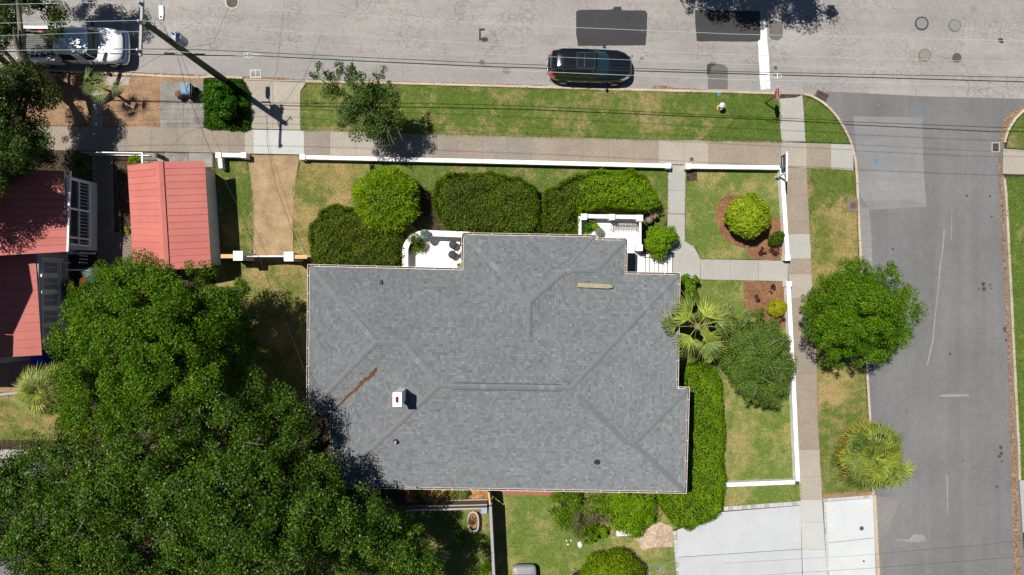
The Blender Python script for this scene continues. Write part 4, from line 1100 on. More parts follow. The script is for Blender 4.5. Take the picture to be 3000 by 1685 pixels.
# --- garage with red metal roof
M['redmetal'] = None
def red_metal():
    b = NB('salmon_red_metal_roof')
    c = b.mix(b.ramp(b.noise(0.7, 4, .6), [(.3, 0.), (.7, 1.)]), (0.42, 0.122, 0.098), (0.462, 0.15, 0.122))
    c = b.mix(1.0, c, b.ramp(b.noise(6, 4, .7), [(.3, .93), (.7, 1.06)]), 'MULTIPLY')
    r_ = b.n('ShaderNodeObjectInfo').outputs['Random']; c = b.mix(1.0, c, b.ramp(r_, [(0, .95), (1, 1.05)]), 'MULTIPLY')
    b.col(c); return b.fin(0.6, 0.3)
M['redmetal'] = red_metal()
M['wall_w'] = flat('pale_stucco', (0.62, 0.62, 0.6), 0.85, 0.2, 0, 0.12, 1.2, .2)
M['wall_blue'] = flat('pale_blue_grey_siding', (0.5, 0.53, 0.55), 0.8, 0.2, 0, 0.1, 2)
def metal_slope(parent, a, b, c, d, npan, seam=.016, name='roof_panel'):
    """panels running from eave a-b up to ridge d-c"""
    for i in range(npan):
        t0, t1 = i / npan, (i + 1) / npan
        q = [a.lerp(b, t0), a.lerp(b, t1), d.lerp(c, t1), d.lerp(c, t0)]
        n = newell(q)
        up = n * .02
        e = (q[1] - q[0]).normalized() * (seam / 2)
        sm = n * .035
        vs_ = [q[0], q[1], q[2], q[3], q[0] + sm - e * 0, q[0] + e * 2, q[3] + sm, q[3] + e * 2]
        m = MB().add([tuple(x) for x in (q[0], q[1], q[2], q[3])] + [tuple(x - up) for x in q], [(0, 1, 2, 3), (7, 6, 5, 4), (0, 4, 5, 1), (2, 6, 7, 3), (1, 5, 6, 2), (3, 7, 4, 0)])
        o = mesh_obj(name, m, M['redmetal'], parent)
        s_ = MB().add([tuple(x) for x in (q[0] - e + n * .002, q[0] + e + n * .002, q[3] + e + n * .002, q[3] - e + n * .002, q[0] - e + sm, q[0] + e + sm, q[3] + e + sm, q[3] - e + sm)], [(4, 5, 6, 7), (0, 1, 5, 4), (1, 2, 6, 5), (2, 3, 7, 6), (3, 0, 4, 7)])
        mesh_obj('seam', s_, M['redmetal'], o)
g0 = P(500, 630, 0)
gar = thing('garage', 'garage with salmon red metal gable roof beside the gravel drive', 'garage', (g0.x, g0.y, .1))
eTR, eBR = P(599.7, 471.8, 2.4), P(618.7, 783.6, 2.4); eTL, eBL = P(373, 484.6, 2.4), P(390.6, 779.5, 2.4); rT, rB = P(466.6, 473.6, 3.17), P(485.6, 790.5, 3.17)
metal_slope(gar, eBR, eTR, rT, rB, 16); metal_slope(gar, eTL, eBL, rB, rT, 16)
mc = MB(); nrm = Vector((0, 0, 1))
d = (rT - rB).normalized(); sd_ = Vector((d.y, -d.x, 0))
mc.add([tuple(x) for x in (rB - sd_ * .2 - Vector((0, 0, .0)), rB + Vector((0, 0, .085)), rB + sd_ * .2, rT - sd_ * .2, rT + Vector((0, 0, .085)), rT + sd_ * .2)], [(0, 1, 4, 3), (1, 2, 5, 4), (0, 2, 1), (3, 4, 5)])
mesh_obj('ridge_cap', mc, M['redmetal'], gar)
gw = [(eTL.x + .3, eTL.y - .25), (eTR.x - .38, eTR.y - .3), (eBR.x - .38, eBR.y + .2), (eBL.x + .3, eBL.y + .2)]
mesh_obj('wall', MB().prism(gw, .05, 2.5), M['wall_w'], gar)
gm = MB()
for (x0_, x1_, y_) in ((gw[0][0], gw[1][0], (gw[0][1] + gw[1][1]) / 2 - .06), (gw[3][0], gw[2][0], (gw[3][1] + gw[2][1]) / 2 + .06)):
    gm.add([(x0_, y_ - .05, 2.5), (x1_, y_ - .05, 2.5), ((x0_ + x1_) / 2, y_ - .05, 3.05), (x0_, y_ + .05, 2.5), (x1_, y_ + .05, 2.5), ((x0_ + x1_) / 2, y_ + .05, 3.05)], [(0, 1, 2), (5, 4, 3), (0, 3, 4, 1), (1, 4, 5, 2), (2, 5, 3, 0)])
mesh_obj('gable', gm, M['wall_w'], gar)
mesh_obj('garage_door', MB().box(((gw[0][0] + gw[1][0]) / 2, gw[1][1] + .12, 1.15), (2.5, .1, 2.1)), M['white'], gar)
# --- neighbour house with red roofs (left edge)
n0 = P(60, 800, 0)
nb = thing('neighbour_house', 'red metal roofed house with white framed windows at the left edge', 'house', (n0.x, n0.y, .1))
zA, zB = 3.3, 2.85
# upper wing: slope falling to the east
uTR, uBR = P(187, 501, zA), P(198, 737, zA); uTL, uBL = P(-60, 490, zA + 1.3), P(-30, 750, zA + 1.3)
metal_slope(nb, uBR, uTR, uTL, uBL, 11)
# lower wing
lTR, lBR = P(104, 752, zB), P(122.7, 1040, zB); lTL, lBL = P(-110, 748, zB + 1.2), P(-90, 1052, zB + 1.2)
metal_slope(nb, lBR, lTR, lTL, lBL, 12)
ux = uBR.x - .25; lx = lBR.x - .25
mesh_obj('wall', MB().prism([(ux, uTR.y - .2), (ux, uBR.y + .2), (-34, uBR.y + .2), (-34, uTR.y - .2)], .05, zA - .08), M['wall_blue'], nb)
mesh_obj('wall', MB().prism([(lx, uBR.y + .15), (lx, lBR.y + .25), (-34, lBR.y + .25), (-34, uBR.y + .15)], .05, zB - .08), M['wall_blue'], nb)
M['curtain'] = flat('pale_curtain_glass', (0.3, 0.32, 0.33), 0.3, 0.5, 0, 0.3, 3)
# sun-room window band on the upper wing: frame, mullions, panes, louvres
ys_ = [uTR.y - .35, uTR.y - .35 - 1.62, uTR.y - .35 - 3.2, uBR.y + .42]
wn = mesh_obj('window_band', MB().box((ux + .02, (ys_[0] + ys_[3]) / 2, 2.05), (.06, ys_[0] - ys_[3], 2.0)), M['glass'], nb)
for i in range(3):
    yc = (ys_[i] + ys_[i + 1]) / 2; hh = ys_[i] - ys_[i + 1] - .1
    for zc, hz in ((2.55, .9), (1.55, .86)):
        pn = mesh_obj('pane', MB().box((ux + .055, yc, zc), (.02, hh, hz)), M['glass'], wn)
for y in ys_: mesh_obj('mullion', MB().box((ux + .09, y, 2.05), (.09, .11, 2.05)), M['white'], wn)
for z, hgt in ((3.05, .08), (2.06, .07), (1.06, .16)): mesh_obj('window_rail', MB().box((ux + .105, (ys_[0] + ys_[3]) / 2, z), (.1, ys_[0] - ys_[3], hgt)), M['white'], wn)
for i in range(3):
    for j in range(7):
        mesh_obj('louvre', MB().box((ux + .08, ys_[i] - .2 - j * .19, 1.55), (.02, .03, .8)), M['wall_blue'], wn)
for i in range(6):
    yc = lTR.y - .55 - i * .92
    if yc < lBR.y + .5: break
    f = mesh_obj('window', MB().box((lx + .03, yc, 1.85), (.1, .78, 1.35)), M['white'], nb)
    for s in (-1, 1): mesh_obj('pane', MB().box((lx + .085, yc + s * .17, 1.85), (.02, .3, 1.15)), M['curtain'], f)
for i in range(7):
    yc = lTR.y - .1 - i * .92
    if yc < lBR.y + .3: break
    mesh_obj('pilaster', MB().box((lx + .06, yc, 1.7), (.12, .16, 1.9)), M['white'], nb)
mesh_obj('sill', MB().box((lx + .08, (lTR.y + lBR.y) / 2, 1.1), (.2, abs(lTR.y - lBR.y) - .5, .09)), M['white'], nb)
mesh_obj('downpipe', MB().tube([(lx + .1, uBR.y - .5, .1), (lx + .1, uBR.y - .5, 2.7)], .045, 8), M['white'], nb)
mesh_obj('gutter', MB().box((uBR.x + .06, (uTR.y + uBR.y) / 2, zA - .03), (.1, abs(uTR.y - uBR.y), .1), -.028), M['white'], nb)
# tall rear part of the same house, just out of frame
mesh_obj('tall_wall', MB().prism([(-28.15, 4.3), (-28.15, -4.2), (-38, -4.2), (-38, 4.3)], .05, 5.9), M['wall_blue'], nb)
tl = [Vector((-29.1, 4.9, 5.6)), Vector((-28.4, 1.1, 7.9)), Vector((-29.1, -3.0, 5.6))]
tg = MB().add([(-27.75, 4.7, 6.0), (-28.05, 1.2, 8.3), (-27.9, -1.85, 6.0), (-38, 4.7, 6.0), (-38, 1.2, 8.3), (-38, -1.85, 6.0)], [(0, 1, 4, 3), (1, 2, 5, 4), (0, 2, 1), (3, 4, 5), (0, 3, 5, 2)])
mesh_obj('tall_roof', tg, M['redmetal'], nb)
mesh_obj('rear_roof', MB().prism([(-27.9, -1.9), (-27.9, -4.3), (-38, -4.3), (-38, -1.9)], 5.92, 6.05), M['redmetal'], nb)
# porch steps / rails on the upper wing
pm = MB(); p = P(205, 742, 0)
mesh_obj('side_step', MB().box((P(236, 742, .5).x, P(236, 742, .5).y, .4), (1.6, .12, .1)), M['white'], nb)
mesh_obj('side_rail', MB().box((P(240, 791, .8).x, P(240, 791, .8).y, .8), (1.9, .09, .09)), M['white'], nb)
for i in range(5): mesh_obj('shutter_slat', MB().box((P(208, 730 - i * 3, 1.4).x, P(208, 722 + i * 4, 1.4).y, 1.4), (.6, .035, .05), .4), M['white'], nb)
# brick lane between the houses
lane = bpy.data.objects.new('cobbled_lane', None); COL.objects.link(lane); lane['kind'] = 'structure'
struct('lane_bed', MB().sheet(PL([(270, 452), (330, 452), (335, 680), (400, 690), (400, 800), (290, 830), (280, 700)], .1), 0.104), concrete('pale_mortar', (.22, .19, .155)))
M['cobble'] = flat('brown_cobble', (0.17, 0.115, 0.08), 0.9, 0.2, 0, 0.35, 12)
me = None; cnt = 0
for r_ in range(48):
    y = 455 + r_ * 7.6
    x0_, x1_ = (280, 326) if y < 672 else (290, 398)
    x = x0_ + (r_ % 2) * 5
    while x < x1_ and cnt < 300:
        yy = y + (10 * math.sin((x - 290) / 40) if y > 672 else 0)
        p = P(x, yy, .1)
        if me is None: o = mesh_obj('cobble', MB().prism([(-.09, -.055), (.09, -.055), (.09, .055), (-.09, .055)], -.03, .012, .012), M['cobble'], lane, False, True); me = o.data
        else: o = bpy.data.objects.new('cobble', me); COL.objects.link(o); o.parent = lane
        o.location = (p.x, p.y, .108); o.rotation_euler = (0, 0, random.uniform(-.1, .1) + (.3 * math.cos((x - 290) / 40) if y > 672 else 0)); cnt += 1
        x += 11.2
hard(PL([(240, 450), (400, 450), (400, 830), (240, 830)], .1))
# iron fence at the sidewalk
fc = P(330, 446, 0)
ifn = thing('metal_fence', 'light metal rail fence beside the sidewalk left of the garage', 'fence', (fc.x, fc.y, .1))
a, b = P(235, 446, 1.1), P(417, 448, 1.1); 
mesh_obj('top_rail', MB().tube([a, b], .03, 6), M['galv'], ifn); mesh_obj('bottom_rail', MB().tube([a - Vector((0, 0, .8)), b - Vector((0, 0, .8))], .02, 6), M['galv'], ifn)
for i in range(28):
    p = a.lerp(b, i / 27); mesh_obj('picket', MB().tube([(p.x, p.y, .1), (p.x, p.y, 1.1)], .01, 5), M['galv'], ifn)
b2 = P(417, 486, 1.1); mesh_obj('side_rail', MB().tube([b, b2], .03, 6), M['galv'], ifn)
pst = P(458, 455, .9); single('fence_post', MB().box((pst.x, pst.y, .5), (.14, .22, .9)), M['bark_dark'], 'short dark post at the sidewalk north of the garage', 'post')
# timber edging lower left
a, b = P(-20, 1158, .1), P(66, 1149, .1); c = (a + b) / 2
single('timber_edging', MB().box((c.x, c.y, .17), ((b - a).length, .14, .16), math.atan2(b.y - a.y, b.x - a.x)), M['fence_grey'], 'grey timber edging between leaf litter and lawn at the left edge', 'edging')
c = P(30, 1330, .1); struct('back_path', MB().box((c.x, c.y, .09), (1.6, .5, .05)), M['conc'])
# neighbouring tarmac seen through the oak
struct('back_yard_paving', MB().sheet(PL([(-60, 1350), (150, 1350), (150, 1700), (-60, 1700)], .1), .106), M['side'])
# ================================================================== TREES AND PLANTS
def clump_points(lobes, n, clump_r=0.55, k_per_m2=0.55, shell=0.45, rng=RNG, flat_=0.75, top=0.25):
    """leaves gathered in clumps spread over the outer shell of the lobes"""
    C, W, Rr = [], [], []
    for (cx, cy, cz, rx, ry, rz) in lobes:
        area = 4 * math.pi * ((rx * ry) ** 1.6 / 3 + (rx * rz) ** 1.6 / 3 + (ry * rz) ** 1.6 / 3) ** (1 / 1.6)
        k = max(4, int(area * k_per_m2))
        d = rng.normal(size=(k, 3)); d[:, 2] += top; d /= np.linalg.norm(d, axis=1, keepdims=True)
        rr = 1 - shell * rng.random(k) ** 1.6
        c = np.array([cx, cy, cz]) + d * rr[:, None] * np.array([rx, ry, rz])
        C.append(c); W.append(np.full((k, 3), (cx, cy, cz))); Rr.append(np.full(k, min(clump_r, .5 * min(rx, ry))) * np.clip(rng.lognormal(-.12, .42, k), .4, 1.9))
    C = np.concatenate(C); W = np.concatenate(W); Rr = np.concatenate(Rr)
    idx = rng.choice(len(C), n, p=Rr ** 2 / (Rr ** 2).sum())
    off = rng.normal(size=(n, 3)); off /= np.linalg.norm(off, axis=1, keepdims=True)
    off *= (rng.random(n) ** .45)[:, None]
    off[:, 2] *= flat_
    pts = C[idx] + off * Rr[idx][:, None]
    nrm = off * 0.5 + (C[idx] - W[idx]) / (np.linalg.norm(C[idx] - W[idx], axis=1, keepdims=True) + 1e-6) * .6 + rng.normal(size=(n, 3)) * .6
    nrm[:, 2] += .35
    return pts, nrm, C, W

def lobe(px, py, z, r, rz=None, ry=None):
    c = P(px, py, z); m = r * 0.02 * (ALT - z) / ALT
    return (c.x, c.y, c.z, m, (ry * 0.02 * (ALT - z) / ALT) if ry else m, rz if rz else m * .75)

def globe(px, py, z, r_):
    c = P(px, py, 0); return (c.x, c.y, z, r_, r_, r_ * .7)

def tree(name, label, base, lobes, n, mat, leaf=.13, bark='bark', trunk_r=.25, clump=.55, dens=.55, shell=.45, n_twig=0, limbs=14, group=None, flat_=.75, asp=.55, extra=None, seed=1):
    rng = np.random.default_rng(seed)
    b = P(base[0], base[1], 0)
    th = thing(name, label, 'tree', (b.x, b.y, .1), group=group)
    pts, nrm, C, W = clump_points(lobes, n, clump, dens, shell, rng, flat_)
    keep = pts[:, 2] > .35
    pts, nrm = pts[keep], nrm[keep]
    v, q = leaf_quads(pts, nrm, rng.uniform(.65, 1.3, len(pts)) * leaf, asp, rng)
    fast_mesh('crown', v, q, M[mat], th)
    mean = np.mean([l[:3] for l in lobes], 0); fork = Vector((b.x * .6 + mean[0] * .4, b.y * .6 + mean[1] * .4, .1 + (mean[2] - .1) * .42))
    mt = MB(); p0 = Vector((b.x, b.y, .02))
    mid = p0.lerp(fork, .5) + Vector((random.uniform(-.1, .1), random.uniform(-.1, .1), 0))
    mt.tube([p0, p0.lerp(mid, .3), mid, fork], [trunk_r * 1.35, trunk_r * 1.05, trunk_r * .9, trunk_r * .8], 10)
    mesh_obj('trunk', mt, M[bark], th, True)
    ml = MB()
    lob2 = [(l[0], l[1], l[2] - l[5] * .45) + tuple(l[3:]) for l in lobes]
    order = sorted(lob2, key=lambda l: -l[3])[:limbs]
    for l in order:
        e = Vector(l[:3]); m1 = fork.lerp(e, .5) + Vector((random.uniform(-.3, .3), random.uniform(-.3, .3), .25))
        ml.tube([fork, fork.lerp(m1, .55), m1, m1.lerp(e, .6), e], [trunk_r * .55, trunk_r * .45, trunk_r * .36, trunk_r * .26, trunk_r * .15], 6)
        near = C[np.argsort(((C - np.array(l[:3])) ** 2).sum(1))[:10]]
        for c in near[:5]:
            c = Vector(c); mm = e.lerp(c, .5) + Vector((random.uniform(-.1, .1), random.uniform(-.1, .1), .08))
            ml.tube([e, mm, c], [trunk_r * .12, trunk_r * .07, .008], 4, False)
    if extra:
        for path_, rad_ in extra: ml.tube(path_, rad_, 8)
    mesh_obj('branches', ml, M[bark], th, True)
    if n_twig:
        mt = MB()
        for i in rng.choice(len(C), n_twig):
            c = Vector(C[i]); o_ = Vector(W[i]); d = (c - o_).normalized(); e = c + d * .35 + Vector((rng.normal() * .3, rng.normal() * .3, rng.uniform(.05, .3)))
            mt.tube([c - d * .3, c + Vector((rng.normal() * .1, rng.normal() * .1, .12)), e], [.016, .012, .005], 4, False)
            mt.tube([c, c + Vector((rng.normal() * .3, rng.normal() * .3, .25))], [.014, .005], 4, False)
        tag(mesh_obj('twigs', mt, M['twig'], th), kind='stuff')
    return th

# the great oak over the lower left
L1 = [lobe(90, 1420, 7.0, 110), lobe(170, 1540, 8.0, 140), lobe(330, 1420, 8.6, 150), lobe(470, 1310, 8.6, 140), lobe(640, 1250, 8.6, 120), lobe(560, 1440, 9.6, 150), lobe(790, 1225, 7.6, 95), lobe(868, 1185, 6.2, 48), lobe(855, 1300, 6.8, 88), lobe(730, 1390, 9.2, 140), lobe(930, 1400, 7.6, 100), lobe(1040, 1490, 7.4, 100), lobe(880, 1520, 8.8, 140), lobe(1160, 1580, 6.8, 85), lobe(1215, 1640, 6.4, 84), lobe(1195, 1575, 6.0, 55), lobe(1190, 1700, 6.6, 80), lobe(100, 1385, 7.0, 85), lobe(40, 1450, 7, 80), lobe(480, 1470, 5.4, 250, .9), lobe(840, 1480, 5.2, 190, .9), lobe(200, 1560, 5.2, 190, .9), lobe(1050, 1590, 5, 140, .8), lobe(1020, 1620, 7.8, 120), lobe(700, 1560, 9.8, 150), lobe(480, 1580, 9.8, 150), lobe(300, 1610, 9.2, 140), lobe(80, 1640, 7.8, 120), lobe(800, 1690, 9.2, 140), lobe(560, 1720, 9.4, 150), lobe(250, 1760, 8.6, 150), lobe(1150, 1710, 7., 90), lobe(720, 1150, 7.4, 60), lobe(230, 1330, 7.2, 90), lobe(1110, 1450, 6.2, 40), lobe(30, 1520, 6.8, 80), lobe(0, 1400, 6.8, 80), lobe(-30, 1580, 7.2, 100)]
tree('oak_tree', 'huge dark live oak filling the lower left corner over the back yard', (720, 1430), [(l[0], l[1], l[2] + random.uniform(-.7, .7), l[3] * .92, l[4] * .92, l[5]) for l in L1], 330000, 'oak', .115, trunk_r=.5, clump=.52, dens=1.0, shell=.55, n_twig=170, limbs=24, seed=3)
L2 = [lobe(300, 880, 7.2, 100), lobe(400, 850, 7.6, 100), lobe(520, 860, 8.0, 95), lobe(610, 910, 6.8, 92), lobe(250, 985, 7.6, 95), lobe(370, 980, 8.6, 130), lobe(500, 1000, 9.0, 130), lobe(640, 1010, 6.4, 90), lobe(700, 1000, 4.6, 56), lobe(725, 940, 4.4, 45), lobe(700, 850, 4.2, 55), lobe(765, 885, 3.6, 36), lobe(690, 1070, 4.6, 55), lobe(690, 905, 5, 55), lobe(420, 1010, 5.2, 190, .9), lobe(350, 1150, 5.2, 130, .9), lobe(222, 1100, 7.2, 58), lobe(320, 1110, 8.4, 120), lobe(470, 1130, 8.6, 120), lobe(610, 1120, 8.0, 90), lobe(290, 1210, 7.4, 85), lobe(400, 1220, 7.8, 100), lobe(350, 815, 6.6, 50), lobe(480, 815, 7., 45), lobe(190, 1200, 6.6, 60), lobe(560, 800, 6.2, 40)]
tree('oak_tree', 'bright green spreading tree between the red garage and the great oak', (480, 960), [(l[0], l[1], l[2] + random.uniform(-.4, .5), l[3] * .94, l[4] * .94, l[5]) for l in L2], 205000, 'oak2', .11, trunk_r=.36, clump=.52, dens=1.05, n_twig=30, seed=5)
ext = [([P(150, 240, .1), P(135, 225, 1.6), P(100, 200, 3.2), P(62, 172, 4.6)], [.38, .32, .26, .2]), ([P(62, 172, 4.6), P(64, 120, 5.2), P(58, 60, 5.6), P(52, -10, 6)], [.17, .15, .12, .1]), ([P(62, 172, 4.6), P(48, 130, 5.4), P(40, 80, 5.8)], [.15, .12, .05]), ([P(100, 200, 3.2), P(40, 205, 4.4), P(-10, 160, 5.2)], [.22, .19, .16]), ([P(-10, 258, 5.6), P(25, 262, 5.5), P(42, 240, 5.7), P(30, 226, 5.9), P(-10, 222, 6)], [.13, .14, .15, .13, .12])]
L3 = [lobe(*a) for a in ((30, 30, 4.5, 60), (130, 36, 3.4, 46), (150, 78, 3.2, 30), (20, 110, 4.4, 50), (40, 235, 5, 50), (90, 262, 4.2, 56), (30, 330, 5, 75), (95, 330, 4.2, 48), (40, 430, 5, 80), (20, 500, 5, 50), (110, 440, 4, 42), (-40, 380, 6, 90), (-60, 240, 6, 90), (-60, 60, 5, 80), (122, 215, 3.6, 28), (20, -50, 5, 70), (120, -60, 4.6, 60))] + [globe(*a) for a in ((180, -20, 5, 1.0), (250, -10, 5, 1.1), (310, 12, 5, .8), (225, 22, 4.6, .6), (110, 55, 5.2, .6), (80, 500, 7, 1.2), (130, 525, 7, 1.2), (180, 510, 6.8, 1.0), (100, 580, 6.8, 1.2), (190, 400, 6, 1.0), (225, 450, 5.6, .8), (150, 450, 6.4, 1.0), (200, 600, 6.5, 1.0), (170, 540, 6.5, 1.0), (230, 520, 6.5, .9), (260, 480, 6, .8), (150, 650, 6.5, 1.0))]
tree('oak_tree', 'dull green street oak with bare limbs at the upper left corner', (150, 240), L3, 135000, 'oak3', .12, trunk_r=.3, clump=.55, dens=.95, n_twig=25, limbs=6, extra=ext, seed=8)
# trees on the far side of the street whose shade reaches the carriageway
L4 = [(*P(2077, -75, 0).xy, 7.0, 2.4, 1.1, 1.2), (P(1960, -80).x, P(1960, -80).y, 6.8, 1.7, 1.0, 1.0), (P(2190, -80).x, P(2190, -80).y, 6.8, 2.0, 1.2, 1.0), (P(2270, -55).x, P(2270, -55).y, 6.6, 1.0, .8, .8), (P(2300, -40).x, P(2300, -40).y, 6.4, .7, .6, .6), (P(2080, -200).x, P(2080, -200).y, 8.0, 4, 2.6, 2.2), (P(1880, -80).x, P(1880, -80).y, 6.6, .8, .7, .7)]
tree('street_tree', 'street tree beyond the top edge that shades the stop line', (2080, -330), L4, 26000, 'oak', .16, trunk_r=.3, clump=.5, dens=.8, seed=9)
L4b = [(P(190, -10).x, P(190, -10).y, 7.4, 1.5, 1.2, 1.0), (P(140, 25).x, P(140, 25).y, 7.2, 1.3, 1.1, .9)]
# verge tree with loose crown
L5 = [lobe(1150, 375, 2.6, 42, .8), lobe(1085, 375, 3.0, 50, .8), lobe(1120, 330, 3.6, 52, .9), lobe(1050, 320, 4.0, 45, .8), lobe(1075, 275, 4.6, 45, .8), lobe(985, 265, 5.0, 34, .6), lobe(1140, 275, 4.2, 34, .6), lobe(1030, 235, 5.4, 32, .6), lobe(955, 225, 5.6, 28, .4), lobe(1105, 230, 4.8, 22, .4), lobe(995, 195, 6.0, 24, .35), lobe(1030, 190, 6.0, 16, .3), lobe(915, 218, 5.6, 15, .3), lobe(1120, 215, 4.8, 13, .3), lobe(940, 200, 6, 14, .3), lobe(1010, 345, 3.6, 35, .6)]
tree('verge_tree', 'loose-crowned young tree on the verge right of the driveway apron', (1128, 356), L5, 17000, 'myrtle', .10, trunk_r=.1, clump=.4, dens=1.1, shell=.75, n_twig=50, seed=12)
L6 = [lobe(2522, 918, 4.9, 112, 1.9)] + [lobe(2522 + 118 * math.cos(t), 918 + 110 * math.sin(t), 4.1 + .6 * math.sin(t * 3), 50 + 8 * math.sin(t * 5), .95) for t in [2 * math.pi * i / 12 for i in range(12)]] + [lobe(2520 + 55 * math.cos(t), 905 + 55 * math.sin(t), 5.0, 60, .9) for t in [2 * math.pi * i / 6 + .3 for i in range(6)]] + [lobe(2660, 900, 3.6, 28, .4), lobe(2520, 778, 3.4, 25, .4), lobe(2450, 1070, 3.2, 22, .4), lobe(2600, 800, 3.6, 26, .4), lobe(2640, 980, 3.2, 24, .4), lobe(2390, 960, 3, 22, .4), lobe(2375, 880, 3.2, 24, .4)]
tree('round_tree', 'round bushy green tree on the side-street verge overhanging the kerb', (2424, 912), L6, 85000, 'round', .10, trunk_r=.16, clump=.34, dens=1.7, shell=.4, seed=14, flat_=.6, asp=.45)
L7 = [lobe(2215, 1045, 2.9, 96, 1.0), lobe(2215, 1040, 3.2, 70, .9), lobe(2170, 985, 3.2, 48, .7), lobe(2250, 985, 3.0, 45, .7), lobe(2280, 1060, 3.0, 48, .7), lobe(2150, 1060, 3.0, 42, .7), lobe(2190, 1110, 3.0, 45, .7), lobe(2260, 1120, 2.8, 45, .7), lobe(2145, 935, 3.2, 30, .5), lobe(2215, 930, 2.8, 26, .4), lobe(2270, 1165, 2.5, 26, .4), lobe(2200, 1160, 2.5, 25, .4), lobe(2135, 895, 3., 16, .3), lobe(2300, 1010, 2.8, 24, .4), lobe(2240, 1180, 2.2, 12, .3)]
tree('small_tree', 'small grey-green tree in the side yard beside the palm', (2172, 1042), L7, 60000, 'small', .09, trunk_r=.07, clump=.34, dens=2.0, shell=.5, n_twig=45, seed=16)

# ---- clipped hedges and shrubs
def hedge(name, label, poly, h, n, mats, leaf=.085, core=True, round_=.35, bump=.21, seed=1, cat='hedge', ztop=None, spiky=0):
    rng = np.random.default_rng(seed)
    w_ = PL(poly, h)
    c = np.mean(w_, 0)
    th = thing(name, label, cat, (c[0], c[1], .1))
    per = sum(math.dist(w_[i], w_[i - 1]) for i in range(len(w_)))
    area = poly_area(w_); nt_ = int(n * area * 1.3 / (area * 1.3 + per * h))
    x, y = sample_poly(w_, nt_, rng)
    d = edge_dist(w_, x, y)
    ph = rng.uniform(0, 6, 6); leaf = leaf * 1.06
    bumpf = lambda x, y: bump * (np.sin(x * 1.9 + ph[0]) * np.cos(y * 2.3 + ph[1]) + .6 * np.sin(x * 4.1 + y * 3 + ph[2]) + .5 * np.cos(y * 5.7 - x * 2 + ph[3]) + .5 * np.sin(x * 8 + ph[4]) * np.cos(y * 9 + ph[5]) + .35 * np.sin(x * 15 + y * 4 + ph[1]) * np.cos(y * 14 - x * 3))
    z = h + bumpf(x, y) - h * .45 * np.clip(1 - d / (round_ * 2), 0, 1) ** 2 - np.abs(rng.normal(size=nt_)) * .09
    nr = rng.normal(size=(nt_, 3)) * .6; nr[:, 2] += .8
    # sides
    ns = n - nt_; a = np.array(w_); seg = rng.choice(len(a), ns, p=np.array([math.dist(a[i], a[(i + 1) % len(a)]) for i in range(len(a))]) / per)
    t = rng.random(ns); p = a[seg] + (a[(seg + 1) % len(a)] - a[seg]) * t[:, None]
    zz = rng.random(ns) * h * .92 + .1
    inn = (c - p) / np.linalg.norm(c - p, axis=1, keepdims=True)
    p = p + inn * (rng.random(ns) * .18 + .28 * np.clip((zz / h - .6), 0, 1) + .1 * np.sin(p[:, 0] * 3 + p[:, 1] * 2.3) + .06 * np.sin(p[:, 0] * 8 + ph[0]))[:, None]
    ns_n = np.concatenate([-inn, np.zeros((ns, 1))], 1) + rng.normal(size=(ns, 3)) * .6; ns_n[:, 2] += .35
    pts = np.concatenate([np.stack([x, y, z], 1), np.concatenate([p, zz[:, None]], 1)]); nrm = np.concatenate([nr, ns_n])
    pts = pts + rng.normal(size=pts.shape) * .03
    st_ = rng.random(len(pts)) < .012; pts[st_, 2] += rng.uniform(.05, .28, st_.sum()); pts[st_, :2] += rng.normal(size=(st_.sum(), 2)) * .06
    nz = bumpf(pts[:, 0] * 1.7 + 3, pts[:, 1] * 1.7)
    if len(mats) == 1:
        v, q = leaf_quads(pts, nrm, rng.uniform(.65, 1.35, len(pts)) * leaf, .5, rng); fast_mesh('foliage', v, q, M[mats[0]], th)
    else:
        key, rule = mats[1], mats[2]
        m = rule(pts, nz, rng)
        for mm, kk in ((~m, mats[0]), (m, key)):
            if mm.sum() > 10:
                v, q = leaf_quads(pts[mm], nrm[mm], rng.uniform(.65, 1.35, mm.sum()) * leaf, .5, rng); fast_mesh('foliage', v, q, M[kk], th)
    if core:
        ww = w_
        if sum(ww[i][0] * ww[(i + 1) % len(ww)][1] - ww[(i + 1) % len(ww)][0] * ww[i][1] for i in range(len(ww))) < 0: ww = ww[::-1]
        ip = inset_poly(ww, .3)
        mesh_obj('dark_filler_core', MB().prism(ip, .05, h * .62, .12), M['inner'], th)  # solid dark core added under the leaves to block light
    return th

